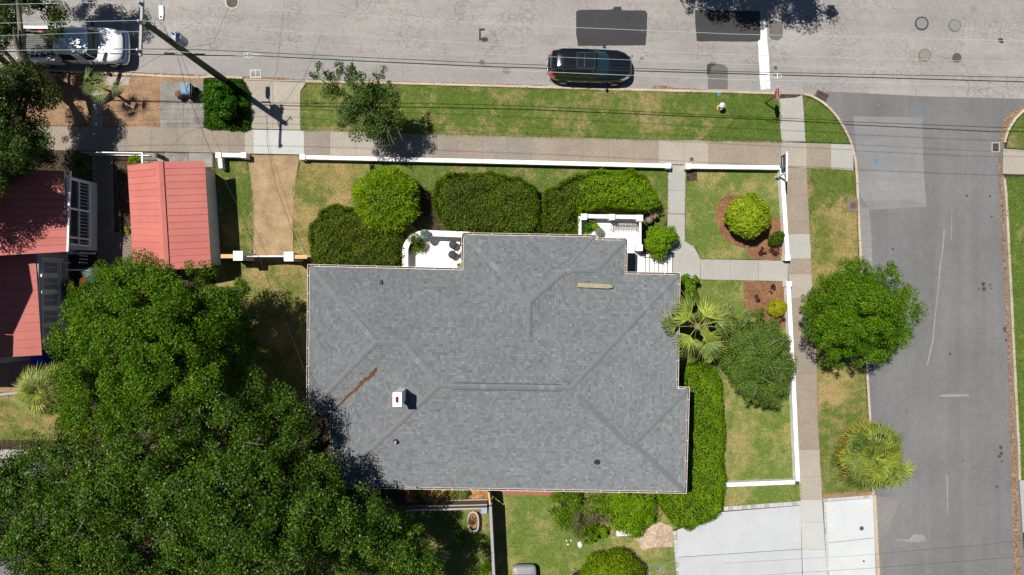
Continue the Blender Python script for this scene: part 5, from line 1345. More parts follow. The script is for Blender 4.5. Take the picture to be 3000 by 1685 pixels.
def shrub(name, label, lobes, n, mat, leaf=.08, clump=.22, dens=3.5, cat='shrub', shell=.3, seed=1, stem=True, asp=.5, group=None, core=.6, up=0.0, uni=False, radial=False, rough_=1.0):
    rng = np.random.default_rng(seed)
    l0 = lobes[0]
    th = thing(name, label, cat, (l0[0], l0[1], .1), group=group)
    pts, nrm, C, W = clump_points(lobes, n, clump, dens, shell, rng, .7, .5)
    if uni:
        P_, N_ = [], []
        wt = np.array([l[3] * l[4] + l[3] * l[5] for l in lobes]); wt = wt / wt.sum()
        for l, k_ in zip(lobes, (wt * n).astype(int)):
            d = rng.normal(size=(k_, 3)); d[:, 2] += .25; d /= np.linalg.norm(d, axis=1, keepdims=True)
            bm = 1 + (.07 * np.sin(d[:, 0] * 6 + l[0]) * np.cos(d[:, 1] * 7) + .06 * np.sin(d[:, 1] * 15 + d[:, 2] * 11) * np.cos(d[:, 0] * 13)) * rough_
            r_ = bm * (1 - .16 * rng.random(k_) ** 1.5) + rng.normal(size=k_) * .02
            P_.append(np.array(l[:3]) + d * r_[:, None] * np.array(l[3:6])); N_.append(d)
        pts = np.concatenate(P_); D_ = np.concatenate(N_); nrm = D_ * .9 + rng.normal(size=pts.shape) * .55
    else: D_ = None
    k = pts[:, 2] > .13; pts, nrm = pts[k], nrm[k]; nrm[:, 2] += up
    ax = None
    if radial and D_ is not None: ax = D_[k] * np.array([1, 1, .3]) + rng.normal(size=pts.shape) * np.array([.4, .4, .2])
    v, q = leaf_quads(pts, nrm, rng.uniform(.65, 1.35, len(pts)) * leaf, asp, rng, ax); fast_mesh('foliage', v, q, M[mat], th)
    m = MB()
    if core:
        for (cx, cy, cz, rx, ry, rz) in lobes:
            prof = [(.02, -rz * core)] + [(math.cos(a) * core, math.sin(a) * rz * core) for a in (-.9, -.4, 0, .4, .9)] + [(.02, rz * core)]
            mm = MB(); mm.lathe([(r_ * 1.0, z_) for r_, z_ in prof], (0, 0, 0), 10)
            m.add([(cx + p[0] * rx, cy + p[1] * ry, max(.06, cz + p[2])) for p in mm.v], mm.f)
        mesh_obj('dark_filler_core', m, M['inner'], th)  # added opaque core per lobe, keeps light from passing through
    if stem:
        s = MB()
        for i in range(5):
            a = rng.uniform(0, 6.28); s.tube([(l0[0], l0[1], .05), (l0[0] + math.cos(a) * l0[3] * .4, l0[1] + math.sin(a) * l0[4] * .4, max(.2, l0[2]))], [.03, .012], 5)
        mesh_obj('stems', s, M['bark_dark'], th)
    return th

hedge('hedge', 'tall dark hedge left of the terrace, in front of the roof', [(897, 705), (903, 655), (925, 615), (980, 594), (1035, 602), (1100, 640), (1165, 675), (1184, 705), (1180, 790), (905, 790)], 2.0, 30000, ['hedgeD'], .085, seed=21)
hedge('hedge', 'long dark clipped hedge in the middle of the front lawn', [(1272, 525), (1296, 506), (1360, 500), (1460, 502), (1525, 515), (1568, 548), (1588, 600), (1586, 690), (1330, 688), (1290, 660), (1268, 600)], 1.9, 29000, ['hedgeD', 'hedgeE', lambda p, nz, r: (nz > .12) & (r.random(len(p)) < .5)], .085, seed=22)
hedge('hedge', 'hedge with bright top wrapped round the front porch', [(1582, 615), (1602, 552), (1655, 525), (1695, 500), (1780, 493), (1855, 494), (1900, 518), (1925, 560), (1933, 600), (1905, 616), (1820, 605), (1740, 610), (1692, 615), (1690, 692), (1592, 692)], 1.9, 32000, ['hedgeD', 'hedgeB', lambda p, nz, r: p[:, 0] + 1.2 * nz + r.normal(size=len(p)) * .35 > P(1705, 560, 1.9).x], .085, seed=23)
hedge('hedge', 'long bright green hedge along the east wall of the house', [(2008, 1095), (2030, 1066), (2088, 1070), (2112, 1115), (2127, 1200), (2130, 1330), (2130, 1440), (2120, 1495), (2085, 1540), (2020, 1558), (1965, 1540), (1935, 1480), (1928, 1446), (2016, 1442), (2020, 1300), (2014, 1180)], 1.5, 40000, ['hedgeE', 'hedgeB', lambda p, nz, r: (nz + r.normal(size=len(p)) * .2 > .02)], .085, seed=24)
hedge('ground_cover', 'square bed of low dark ground cover beside the driveway apron', [(598, 232), (700, 231), (712, 250), (728, 268), (729, 378), (608, 377), (596, 366)], .42, 22000, ['cover'], .075, seed=25, round_=.1, bump=.03, cat='ground cover')
shrub('round_bush', 'big bright yellow-green round bush behind the front wall', [lobe(1132, 587, 1.7, 94, 1.35)] + [lobe(1132 + 60 * math.cos(t), 587 + 58 * math.sin(t), 1.2, 38 + 7 * math.sin(t * 4), .8) for t in [6.283 * i / 9 for i in range(9)]], 34000, 'bushY', .17, .24, 3, 'bush', .3, 31, asp=.2, up=.2, uni=True, radial=True)
shrub('round_bush', 'lime green clipped round bush in the mulch bed', [lobe(2190, 634, 1.35, 62, 1.15)], 12000, 'bushL', .13, .16, 6, 'bush', .15, 32, asp=.5, up=.3, uni=True, core=.8)
shrub('shrub', 'small dull red-green shrub beside the low wall and the lime bush', [lobe(2275, 700, .6, 19, .4), lobe(2262, 708, .5, 12, .3), lobe(2285, 690, .5, 13, .3)], 3400, 'hedgeD', .07, .1, 8, seed=33, uni=True)
shrub('golden_shrub', 'golden yellow shrub in the mulch bed south of the front walk', [lobe(2276, 903, .5, 26, .35), lobe(2260, 908, .45, 14, .3), lobe(2292, 898, .45, 14, .3)], 4200, 'gold', .08, .12, 8, seed=34, uni=True)
for i, (x, y, r_, lab) in enumerate(((2237, 735, 11, 'dark purple plant in the mulch, west of the dull shrub'), (2272, 735, 13, 'dark purple plant in the mulch, just below the dull shrub'), (2216, 872, 11, 'dark purple plant in the lower mulch bed, leftmost'), (2262, 849, 10, 'dark purple plant in the lower mulch bed, nearest the front walk'), (2230, 926, 9, 'dark purple plant beside the small grey-green tree'), (2288, 935, 9, 'dark purple plant below the golden shrub'))):
    shrub('purple_plant', lab, [lobe(x, y, .25, r_, .16)], 500, 'purple', .07, .09, 12, 'plant', seed=40 + i, stem=False, group='dark purple plants in the mulch beds', core=0)
shrub('shrub', 'round green shrub at the foot of the porch steps', [lobe(1932, 702, 1.3, 38, .8), lobe(1915, 690, 1.2, 22, .5), lobe(1955, 690, 1.2, 22, .5), lobe(1930, 730, 1.1, 24, .5)], 12000, 'hedgeB', .09, .18, 9, seed=51, core=.5)
shrub('shrub', 'leafy shrub against the east wall above the palm', [lobe(2010, 845, 1.2, 26, .8), lobe(2012, 872, 1.1, 24, .7), lobe(2022, 825, 1.0, 20, .5), lobe(2003, 812, 1.2, 14, .4)], 9000, 'hedgeE', .09, .16, 9, seed=52, core=.5)
shrub('shrub', 'tangled green bush with bare brown twigs below the south eave', [lobe(1660, 1475, 1.0, 45, .7), lobe(1700, 1520, .9, 50, .6), lobe(1640, 1500, .9, 30, .5), lobe(1750, 1480, 1.0, 40, .7), lobe(1720, 1560, .7, 30, .4)], 12000, 'hedgeE', .09, .24, 6, seed=53, core=.4)
shrub('dead_shrub', 'bare brown twiggy shrub inside the green bushes below the south eave', [lobe(1695, 1510, 1.15, 40, .4), lobe(1745, 1500, 1.2, 35, .4), lobe(1690, 1550, .9, 25, .3), lobe(1770, 1520, 1.1, 22, .3)], 5200, 'dead', .14, .2, 4, seed=54, asp=.08, core=0)
shrub('shrub', 'dense bright green bush at the south eave next to the bare twigs', [lobe(1830, 1500, 1.2, 50, .8), lobe(1870, 1480, 1.2, 42, .7), lobe(1810, 1465, 1.2, 35, .6), lobe(1850, 1535, .9, 36, .5), lobe(1895, 1510, 1.0, 24, .5)], 20000, 'hedgeB', .09, .24, 7, seed=55, core=.5)
shrub('shrub', 'small vivid green shrub at the lawn edge below the bare twigs', [lobe(1738, 1572, .5, 20, .4), lobe(1725, 1548, .6, 14, .3), lobe(1770, 1560, .6, 16, .3)], 2600, 'bushY', .07, .12, 7, seed=56)
shrub('round_bush', 'round clipped bush cut by the bottom edge of the picture', [lobe(1790, 1708, 1.2, 98, 1.0)], 26000, 'bushY', .10, .2, 5, 'bush', .18, 57, asp=.35, uni=True, core=.8)
shrub('shrub', 'glossy rounded shrub growing in the square ground cover bed', [lobe(648, 300, 1.3, 44, .8), lobe(628, 282, 1.3, 28, .5), lobe(662, 326, 1.2, 28, .5), lobe(613, 292, 1.1, 18, .4), lobe(648, 262, 1.2, 22, .4)], 10000, 'cover', .11, .2, 7, seed=58, core=.5)
shrub('fern', 'small bright fern on the terrace under the eave', [lobe(1346, 783, 1.25, 12, .2)], 420, 'bushY', .16, .1, 10, 'plant', seed=59, stem=False, asp=.18, core=0)
shrub('shrub', 'yellow-flecked shrub by the metal fence corner', [lobe(396, 470, .8, 13, .4)], 700, 'bushY', .08, .1, 8, seed=60, core=0)
shrub('shrub', 'small lime plant against the garage west wall', [lobe(377, 665, .5, 9, .3), lobe(376, 678, .4, 7, .3)], 500, 'gold', .07, .1, 8, seed=61, core=0)
shrub('grass_clump', 'pale ornamental grass beside the neighbour house and bright tree', [lobe(272, 805, .7, 22, .35)], 2400, 'agave', .3, .16, 6, 'plant', seed=62, stem=False, asp=.06, core=0)
shrub('red_plant', 'bright red leaved plant beside the pale ornamental grass', [lobe(247, 828, .6, 13, .3)], 700, 'red_leaf', .09, .1, 8, 'plant', seed=63, stem=False, core=0)
shrub('shrub', 'dark shrub in the shade beside the neighbour house', [lobe(215, 850, .8, 30, .5), lobe(235, 480, .8, 30, .4), ], 2200, 'hedgeD', .09, .2, 4, seed=64)
shrub('dry_plant', 'dry tan cut plant base beside the porch corner', [lobe(1915, 640, .5, 18, .3)], 500, 'dead', .16, .14, 8, 'plant', seed=65, stem=False, asp=.3, core=0)
hg = MB(); c = P(1902, 645, .5); hg.lathe([(.2, -.35), (.24, .1), (.16, .3), (.03, .36)], (c.x, c.y, .45), 10); single('palm_stump', hg, M['bark'], 'brown palm stump beside the porch corner', 'stump', smooth=True)
shrub('shrub', 'low ragged plants in the shade behind the picket fence', [lobe(1230, 1455, .4, 20, .3), lobe(1290, 1448, .4, 24, .3), lobe(1360, 1445, .4, 20, .3), lobe(1330, 1462, .3, 16, .2)], 1800, 'small', .09, .18, 5, seed=66, core=0)
shrub('shrub', 'weedy grass tuft in the back yard beside the grey fence', [lobe(1400, 1590, .35, 26, .2), lobe(1420, 1660, .3, 22, .2), lobe(1360, 1570, .3, 16, .2)], 1500, 'round', .1, .18, 5, seed=67, core=0)

# ---- fan palms
def frond_mesh(name, mat, L=1.0, fan=.62, nl=26, droop=.35, tip=None, span=3.7):
    """one fan leaf: petiole then a folded fan of narrow leaflets"""
    V, F, MI = [], [], []
    def quad(a, b, c, d, mi=0):
        k = len(V); V.extend([a, b, c, d]); F.append((k, k + 1, k + 2, k + 3)); MI.append(mi)
    pet = L - fan
    for i in range(4):
        t0, t1 = i / 4 * pet, (i + 1) / 4 * pet
        quad((t0, -.018, .06 * math.sin(t0)), (t1, -.014, .06 * math.sin(t1)), (t1, .014, .06 * math.sin(t1)), (t0, .018, .06 * math.sin(t0)), 1)
    for i in range(nl):
        a = (i / (nl - 1) - .5) * span; ll = fan * (1.0 - .25 * abs(a / 2.05) ** 2) * random.uniform(.88, 1.06)
        ca, sa = math.cos(a), math.sin(a); wk = min(1.0, fan / .95); w1 = .028 * wk
        fold = .02 * (1 if i % 2 else -1)
        pts = []
        for t, wd, dz in ((0, .008, 0), (.35, w1 * 1.15, -.02), (.7, .021 * wk, -.10 * droop - .04), (1.0, .004, -.42 * droop)):
            r_ = t * ll; x = pet + ca * r_; y = sa * r_; z = dz * fan * 1.3 + fold * t + abs(sa) * r_ * .28
            pts.append(((x + sa * wd, y - ca * wd, z), (x - sa * wd, y + ca * wd, z)))
        for j, ((a0, a1), (b0, b1)) in enumerate(zip(pts, pts[1:])): quad(a0, b0, b1, a1, 2 if j == 2 else 0)
    me = bpy.data.meshes.new(name); me.from_pydata(V, [], F)
    me.materials.append(M[mat]); me.materials.append(M['petiole']); me.materials.append(M[tip or mat])
    me.polygons.foreach_set('material_index', MI)
    return me
def palm_leaf(name, c, c2):
    b = NB(name); r_ = b.n('ShaderNodeObjectInfo').outputs['Random']; ri = b.n('ShaderNodeNewGeometry').outputs['Random Per Island']
    c_ = b.mix(r_, c, c2); c_ = b.mix(1.0, c_, b.ramp(ri, [(0, .45), (1, 1.3)]), 'MULTIPLY'); b.col(c_); return b.fin(.5, .1)
M['petiole'] = palm_leaf('palm_petiole', (0.22, 0.25, 0.04), (0.3, 0.3, 0.06))
M['palmG'] = palm_leaf('palm_leaf_green', (0.085, 0.14, 0.03), (0.155, 0.205, 0.042))
M['palmL'] = palm_leaf('palm_leaf_light', (0.165, 0.215, 0.024), (0.275, 0.31, 0.045))
M['palmO'] = palm_leaf('palm_leaf_orange', (0.30, 0.2, 0.02), (0.42, 0.29, 0.03))
M['palmD'] = palm_leaf('palm_leaf_dark', (0.07, 0.115, 0.028), (0.14, 0.185, 0.05))
M['palmY'] = palm_leaf('palm_leaf_yellow_tip', (0.15, 0.175, 0.045), (0.24, 0.245, 0.065))
def palm(label, px, py, z, L, nf, mats, fan=.62, droop=.4, trunk_r=.17, elev=(-.25, 1.1), seed=1, tipm=None, orange=None, trunk_base=None, span=3.7, nl=26, short=True, roll=.35, mess=False):
    rng = random.Random(seed)
    top = P(px, py, z); b = Vector((top.x, top.y, .1)) if trunk_base is None else P(*trunk_base, .1)
    th = thing('palm_tree', label, 'palm', (b.x, b.y, .1))
    mt = MB(); k = 7
    mt.tube([Vector((b.x, b.y, .0)).lerp(top, i / k) for i in range(k + 1)], [trunk_r * (1.25 if i == 0 else 1.0 + .12 * (i % 2)) for i in range(k + 1)], 10)
    mesh_obj('trunk', mt, M['bark'], th, True)
    fl_ = fan * L
    ms = [[frond_mesh('frond', m, L * f_, min(fl_, L * f_ * .8), nl, droop, tipm, span) for m in mats] for f_ in (1.0, .82, .64, .5)]
    mo = frond_mesh('frond', 'palmG', L, fl_, nl, droop * .6, 'palmO', span) if orange else None
    for i in range(nf):
        t = i / nf; az = i * 2.399963 + rng.uniform(-.25, .25); el = elev[0] + (elev[1] - elev[0]) * t ** 1.2 + rng.uniform(-.12, .12)
        me = ms[min(3, int(t * 4 + rng.uniform(0, .6))) if short else i % 2][i % len(mats)]
        if mess:
            az = rng.uniform(0, 6.283) if t > .35 else az; el = elev[0] + (elev[1] - elev[0]) * rng.random() if t > .35 else el; me = ms[rng.choice((0, 1, 2, 2, 3)) if t > .35 else 0][i % len(mats)]
        if orange and t < .3 and (math.cos(az - orange) > -.05): me = mo
        o = bpy.data.objects.new('frond', me); COL.objects.link(o); o.parent = th
        o.location = top - b + Vector((0, 0, (t - .3) * .3))
        o.rotation_euler = (rng.uniform(-roll, roll), -el, az); s = rng.uniform(.92, 1.06); o.scale = (s, s, s)
palm('tall fan palm overhanging the east edge of the grey roof', 2042, 955, 4.6, 2.15, 12, ['palmG', 'palmL'], .52, .9, .16, (-.3, .5), 71, 'palmY', trunk_base=(1998, 950), span=2.3, nl=16, short=False, roll=.6)
palm('dense fan palm with orange tipped leaves beside the white driveway', 2565, 1340, 3.0, 2.1, 78, ['palmL', 'palmL', 'palmG'], .4, .6, .2, (-.25, .75), 72, None, 2.6, span=2.8, nl=18, roll=.8, mess=True)
palm('small fan palm on the leaf litter strip near the pickup truck', 285, 250, 2.1, 1.42, 8, ['palmD'], .44, .5, .07, (-.05, .5), 73, 'palmG', span=3.0, nl=14)
palm('pale fan palm half hidden under the bright tree at the left', 118, 1150, 4.6, 1.9, 24, ['palmG', 'palmL'], .58, .6, .17, (-.3, 1.0), 74, 'palmY', span=2.6)

# ---- potted plants on the terrace and porch
M['pot_blue'] = flat('blue_glazed_pot', (0.05, 0.09, 0.15), 0.2, 0.5); M['pot_w'] = flat('white_pot', (0.7, 0.68, 0.65), 0.5, 0.3); M['pot_t'] = flat('stone_pot', (0.42, 0.4, 0.34), 0.8, .2)
def pot(px, py, z, r_, h, mat, leafm, n, leaf, asp, label, sp=1.4, hh=.35, seed=1):
    c = P(px, py, z + h)
    th = thing('potted_plant', label, 'plant pot', (c.x, c.y, z))
    mesh_obj('pot', MB().lathe([(r_ * .7, 0), (r_ * .95, h * .6), (r_, h * .93), (r_ * 1.05, h), (r_ * .85, h), (r_ * .82, h * .85), (.01, h * .85)], (c.x, c.y, z + .002), 16), M[mat], th, True)
    rng = np.random.default_rng(seed); d = rng.normal(size=(n, 3)); d[:, 2] = abs(d[:, 2]); d /= np.linalg.norm(d, axis=1, keepdims=True)
    pts = np.array([c.x, c.y, z + h]) + d * np.array([r_ * sp, r_ * sp, hh]) * rng.random((n, 1)) ** .5
    nr = rng.normal(size=(n, 3)); nr[:, 2] += .7
    v, q = leaf_quads(pts, nr, rng.uniform(.7, 1.3, n) * leaf, asp, rng); fast_mesh('foliage', v, q, M[leafm], th)
pot(1244, 686, ZW + .06, .25, .3, 'pot_t', 'agave', 260, .22, .18, 'blue-green agave in a stone pot on the curved parapet', 1.1, .25, 1)
pot(1212, 700, ZW + .06, .15, .22, 'pot_t', 'small', 340, .12, .3, 'straggly plant pot on the curved parapet beside the agave', 2.6, .35, 2)
pot(1230, 722, ZP, .2, .3, 'pot_blue', 'bushY', 420, .14, .3, 'bright leafy plant in a dark pot inside the curved parapet', 1.9, .4, 3)
pot(1205, 725, ZP, .18, .28, 'pot_t', 'small', 380, .13, .25, 'trailing brown-green plant in a pot against the curved parapet', 2.0, .4, 4)
pot(1731, 643, ZP, .16, .3, 'pot_w', 'small', 300, .1, .4, 'white pot with dark small-leaved plant at the porch corner', 1.8, .3, 5)
pot(1721, 668, ZP, .15, .28, 'pot_w', 'cover', 160, .18, .6, 'white pot with round leaves beside the porch railing', 1.7, .25, 6)
pot(1744, 664, ZP, .1, .25, 'pot_w', 'bushY', 60, .3, .6, 'broad-leaved bright green potted plant on the porch', 1.6, .2, 7)
pot(1755, 680, ZP, .16, .32, 'pot_blue', 'agave', 700, .3, .04, 'blue glazed pot with fine grey-green grass on the porch', 1.6, .3, 8)
pot(1718, 690, ZP, .1, .22, 'pot_w', 'bushY', 60, .24, .6, 'small potted plant with broad leaves nearest the roof edge', 1.5, .2, 9)

# ---- grass blades on every lawn
for key in 'GMYT':
    vv = []
    for w_, k_, z, dens in LAWN:
        if k_ != key: continue
        n = int(poly_area(w_) * 210 * dens); x, y = sample_poly(w_, n)
        m = np.ones(n, bool)
        for hp in HARD:
            a = np.asarray(hp)
            bb = (x > a[:, 0].min()) & (x < a[:, 0].max()) & (y > a[:, 1].min()) & (y < a[:, 1].max())
            if bb.any():
                idx = np.where(bb)[0]; m[idx[inside(hp, x[idx], y[idx])]] = False
        x, y = x[m], y[m]; n = len(x)
        a = RNG.uniform(0, 6.283, n); hgt = RNG.uniform(.03, .075, n); ln = RNG.uniform(.03, .09, n); wd = RNG.uniform(.008, .016, n)
        base = np.stack([x, y, np.full(n, z)], 1)
        sd_ = np.stack([-np.sin(a) * wd, np.cos(a) * wd, np.zeros(n)], 1)
        tip = base + np.stack([np.cos(a) * ln, np.sin(a) * ln, hgt], 1)
        vv.append(np.stack([base - sd_, base + sd_, tip], 1).reshape(-1, 3))
        # longer tufts along the edges of the lawn
        a_ = np.asarray(w_); b_ = np.roll(a_, -1, 0); ln_ = np.hypot(*(b_ - a_).T)
        ne = int(ln_.sum() * 55); sg = RNG.choice(len(a_), ne, p=ln_ / ln_.sum()); tt = RNG.random(ne)
        pe = a_[sg] + (b_[sg] - a_[sg]) * tt[:, None] + RNG.normal(size=(ne, 2)) * .025
        cl = np.sin(pe[:, 0] * 3.1) * np.cos(pe[:, 1] * 2.7) + RNG.normal(size=ne) * .5 > -.2; pe = pe[cl]; ne = len(pe)
        a = RNG.uniform(0, 6.283, ne); ln = RNG.uniform(.04, .12, ne); wd = RNG.uniform(.008, .015, ne)
        base = np.stack([pe[:, 0], pe[:, 1], np.full(ne, z)], 1)
        sd_ = np.stack([-np.sin(a) * wd, np.cos(a) * wd, np.zeros(ne)], 1)
        tip = base + np.stack([np.cos(a) * ln, np.sin(a) * ln, RNG.uniform(.04, .1, ne)], 1)
        vv.append(np.stack([base - sd_, base + sd_, tip], 1).reshape(-1, 3))
    v = np.concatenate(vv); q = np.arange(len(v), dtype=np.int32).reshape(-1, 3)
    o = fast_mesh('grass', v, q, M['blade' + key])
    tag(o, {'G': 'short green grass of the corner verge and far verge', 'M': 'short patchy green and tan grass of the street verge', 'Y': 'short yellow-green grass of the side and back lawns', 'T': 'short dry tan grass of the front lawn and side verge'}[key], 'grass', kind='stuff')
# ================================================================== VEHICLES
def ring(xf, xb, wd, ex, zf, N=56):
    xm, a = (xf + xb) / 2, (xf - xb) / 2; out = []
    for i in range(N):
        t = 2 * math.pi * i / N; c, s = math.cos(t), math.sin(t)
        x = xm + a * math.copysign(abs(c) ** (2 / ex), c); y = wd * math.copysign(abs(s) ** (2 / ex), s)
        out.append((x, y, zf(x) if callable(zf) else zf))
    return out
def shell_parts(th, rings, cap, groups, default, N=56):
    """rings -> faces; groups: list of (name, material, level set, angle test) cut out as own parts"""
    faces = {}
    for L_ in range(len(rings) - 1):
        for k in range(N):
            ang = (k + .5) / N * 360
            key = default
            for gi, g in enumerate(groups):
                if L_ in g[2] and any((lo <= ang <= hi) for lo, hi in g[3]): key = gi; break
            faces.setdefault(key, []).append((L_ * N + k, L_ * N + (k + 1) % N, (L_ + 1) * N + (k + 1) % N, (L_ + 1) * N + k))
    V = [p for r_ in rings for p in r_]
    if cap: faces.setdefault(default, []).append(tuple(range((len(rings) - 1) * N, len(rings) * N)))
    made = {}
    for key, fs in faces.items():
        used = sorted({i for f in fs for i in f}); mp = {u: i for i, u in enumerate(used)}
        m = MB(); m.add([V[u] for u in used], [tuple(mp[i] for i in f) for f in fs])
        nm, mat = (groups[key][0], groups[key][1]) if isinstance(key, int) else (key[0], key[1])
        o = mesh_obj(nm, m, mat, th, True, True); made.setdefault(nm, []).append(o)
    return made
def wheel(th, x, y, r_=.36, wd=.24):
    s = 1 if y > 0 else -1
    t = MB(); vs_ = []
    mm = MB().lathe([(r_ * .62, -wd / 2), (r_ * .93, -wd / 2), (r_, -wd / 2 + .04), (r_, wd / 2 - .04), (r_ * .93, wd / 2), (r_ * .62, wd / 2)], n=22)
    o = mesh_obj('wheel', MB().add([(x + p[0], y + p[2], r_ + p[1]) for p in mm.v], mm.f), M['tyre'], th, True, True)
    mm = MB().lathe([(r_ * .6, 0), (r_ * .6, .03), (r_ * .2, .045), (.02, .05)], n=14)
    rim = mesh_obj('rim', MB().add([(x + p[0], y + s * (wd / 2 - .02 + p[2]), r_ + p[1]) for p in mm.v], mm.f), M['galv'], o, True, True)
M['tyre'] = flat('tyre_rubber', (0.02, 0.02, 0.021), 0.85, 0.2)
M['black_paint'] = paint('black_car_paint', (0.006, 0.007, 0.009), 0.1, 0.5, 1.0)
M['white_car'] = paint('white_car_paint', (0.74, 0.75, 0.77), 0.2, 0.5, 0.8)
M['carglass'] = paint('dark_car_glass', (0.008, 0.014, 0.016), 0.04, 0.6, 0.5)
M['tealglass'] = paint('windscreen_glass', (0.006, 0.028, 0.036), 0.05, 0.6, 0.5)
M['lamp_red'] = paint('red_tail_lamp', (0.75, 0.03, 0.01), 0.15, 0.5, 1.0)
M['lamp_clear'] = paint('clear_head_lamp', (0.45, 0.47, 0.48), 0.08, 0.6, 1.0)
M['chrome'] = flat('chrome', (0.65, 0.66, 0.68), 0.12, 0.5, 1.0, 0.02)
M['plastic'] = flat('black_plastic', (0.018, 0.018, 0.02), 0.5, 0.3)
sc_ = P(1728, 190, .9)
suv = thing('parked_suv', 'black sport utility car parked at the kerb in front of the house', 'car', (sc_.x, sc_.y, 0.004), R(-1.6))
hood = lambda x: 1.06 - (.13 * max(0, (x - .9) / 1.5) ** 1.6) - .02 * max(0, (-x - 2.2))
br = [ring(2.2, -2.24, .84, 4.2, .24), ring(2.38, -2.38, .92, 4.2, .40), ring(2.44, -2.44, .955, 4.0, .62), ring(2.42, -2.42, .95, 3.8, lambda x: .84 - .05 * max(0, x - 1)), ring(2.32, -2.37, .905, 3.6, lambda x: hood(x) - .07), ring(2.12, -2.3, .83, 3.4, lambda x: hood(x)), ring(1.6, -1.9, .55, 3.2, lambda x: hood(x) + .03)]
made = shell_parts(suv, br, True, [('headlight', M['lamp_clear'], {3}, [(28, 50)]), ('headlight', M['lamp_clear'], {3}, [(310, 332)]), ('taillight', M['lamp_red'], {3, 4}, [(132, 158)]), ('taillight', M['lamp_red'], {3, 4}, [(202, 228)])], ('body', M['black_paint']))
cr = [ring(1.14, -2.3, .84, 4.2, 1.035), ring(.78, -2.24, .79, 4.2, 1.27), ring(.42, -2.08, .70, 4.4, 1.53), ring(.34, -2.0, .665, 4.4, 1.60), ring(.2, -1.9, .6, 4.4, 1.645), ring(-.2, -1.4, .3, 4, 1.67)]
shell_parts(suv, cr, True, [('windshield', M['tealglass'], {0, 1}, [(0, 42), (318, 360)]), ('rear_window', M['carglass'], {0, 1}, [(141, 219)]), ('side_window', M['carglass'], {0, 1}, [(53, 78)]), ('side_window', M['carglass'], {0, 1}, [(83, 106)]), ('side_window', M['carglass'], {0, 1}, [(110, 130)]), ('side_window', M['carglass'], {0, 1}, [(230, 250)]), ('side_window', M['carglass'], {0, 1}, [(254, 277)]), ('side_window', M['carglass'], {0, 1}, [(282, 307)])], ('roof', M['black_paint']))
for xa_, xb_ in ((-.78, -.4), (-.36, .18)):
    mesh_obj('sunroof', MB().box(((xa_ + xb_) / 2, 0, 1.672), (xb_ - xa_, .86, .012)), M['carglass'], suv, False, True, .02)
fr_ = MB()
for x in (-.8, -.38, .2): fr_.box((x, 0, 1.674), (.02, .9, .016))
for y in (-.44, .44): fr_.box((-.3, y, 1.6735), (1.02, .02, .016))
mesh_obj('sunroof_frame', fr_, flat('grey_trim', (.045, .047, .05), .4), suv, False, True)
for s in (-1, 1):
    mesh_obj('roof_rail', MB().tube([(.15, .61 * s, 1.63), (.0, .62 * s, 1.69), (-1.6, .62 * s, 1.69), (-1.75, .6 * s, 1.63)], .02, 6), M['black_paint'], suv, True, True)
    mm = MB().lathe([(.02, -.12), (.09, -.08), (.11, 0), (.09, .08), (.02, .12)], n=12)
    mesh_obj('mirror', MB().add([(.78 + p[0] * .8, 1.0 * s + p[2], 1.08 + p[1] * .7) for p in mm.v], mm.f), M['black_paint'], suv, True, True)
    for x in (1.48, -1.45): wheel(suv, x, s * .845, .36, .23)
    mesh_obj('door_handle', MB().box((-.2, s * .955, .86), (.2, .03, .03)), M['chrome'], suv, False, True); mesh_obj('door_handle', MB().box((-1.15, s * .955, .87), (.2, .03, .03)), M['chrome'], suv, False, True)
mesh_obj('spoiler', MB().prism([(-1.96, -.58), (-1.96, .58), (-2.2, .52), (-2.2, -.52)], 1.575, 1.6), M['black_paint'], suv, False, True)
mesh_obj('rear_trim', MB().prism([(-2.437, -.62), (-2.437, .62), (-2.46, .6), (-2.46, -.6)], .68, .72), M['chrome'], suv, False, True)
mesh_obj('antenna', MB().prism([(-1.55, -.02), (-1.55, .02), (-1.75, .025), (-1.75, -.025)], 1.655, 1.71, .008), M['plastic'], suv, False, True)
mesh_obj('wiper', MB().tube([(1.1, .5, 1.085), (1.02, -.1, 1.13)], .012, 5), M['plastic'], suv, False, True)
mesh_obj('number_plate', MB().box((-2.452, 0, .8), (.015, .32, .15)), M['white'], suv, False, True)
# pickup
tc = P(215, 134, .9)
trk = thing('pickup_truck', 'white crew cab pickup truck parked under the street oak', 'truck', (tc.x, tc.y, 0.004), R(-.5))
th_ = lambda x: 1.18 - .1 * max(0, (x - 1.6) / 1.3) ** 1.5
br = [ring(2.8, -.72, .88, 5.2, .40), ring(2.92, -.72, .97, 5.2, .55), ring(2.94, -.72, 1.0, 4.6, .85), ring(2.9, -.72, .99, 4.4, lambda x: th_(x) - .12), ring(2.88, -.72, .93, 5, lambda x: th_(x)), ring(2.4, -.6, .6, 4, lambda x: th_(x) + .04)]
shell_parts(trk, br, True, [('headlight', M['lamp_clear'], {2}, [(33, 52)]), ('headlight', M['lamp_clear'], {2}, [(308, 327)]), ('grille', M['plastic'], {2}, [(0, 30), (330, 360)])], ('body', M['white_car']))
cr = [ring(1.62, -.66, .92, 6, 1.17), ring(1.5, -.66, .86, 6, 1.42), ring(1.3, -.62, .77, 6, 1.74), ring(1.2, -.6, .73, 6, 1.81), ring(.95, -.5, .6, 5, 1.86), ring(.4, -.2, .2, 4, 1.87)]
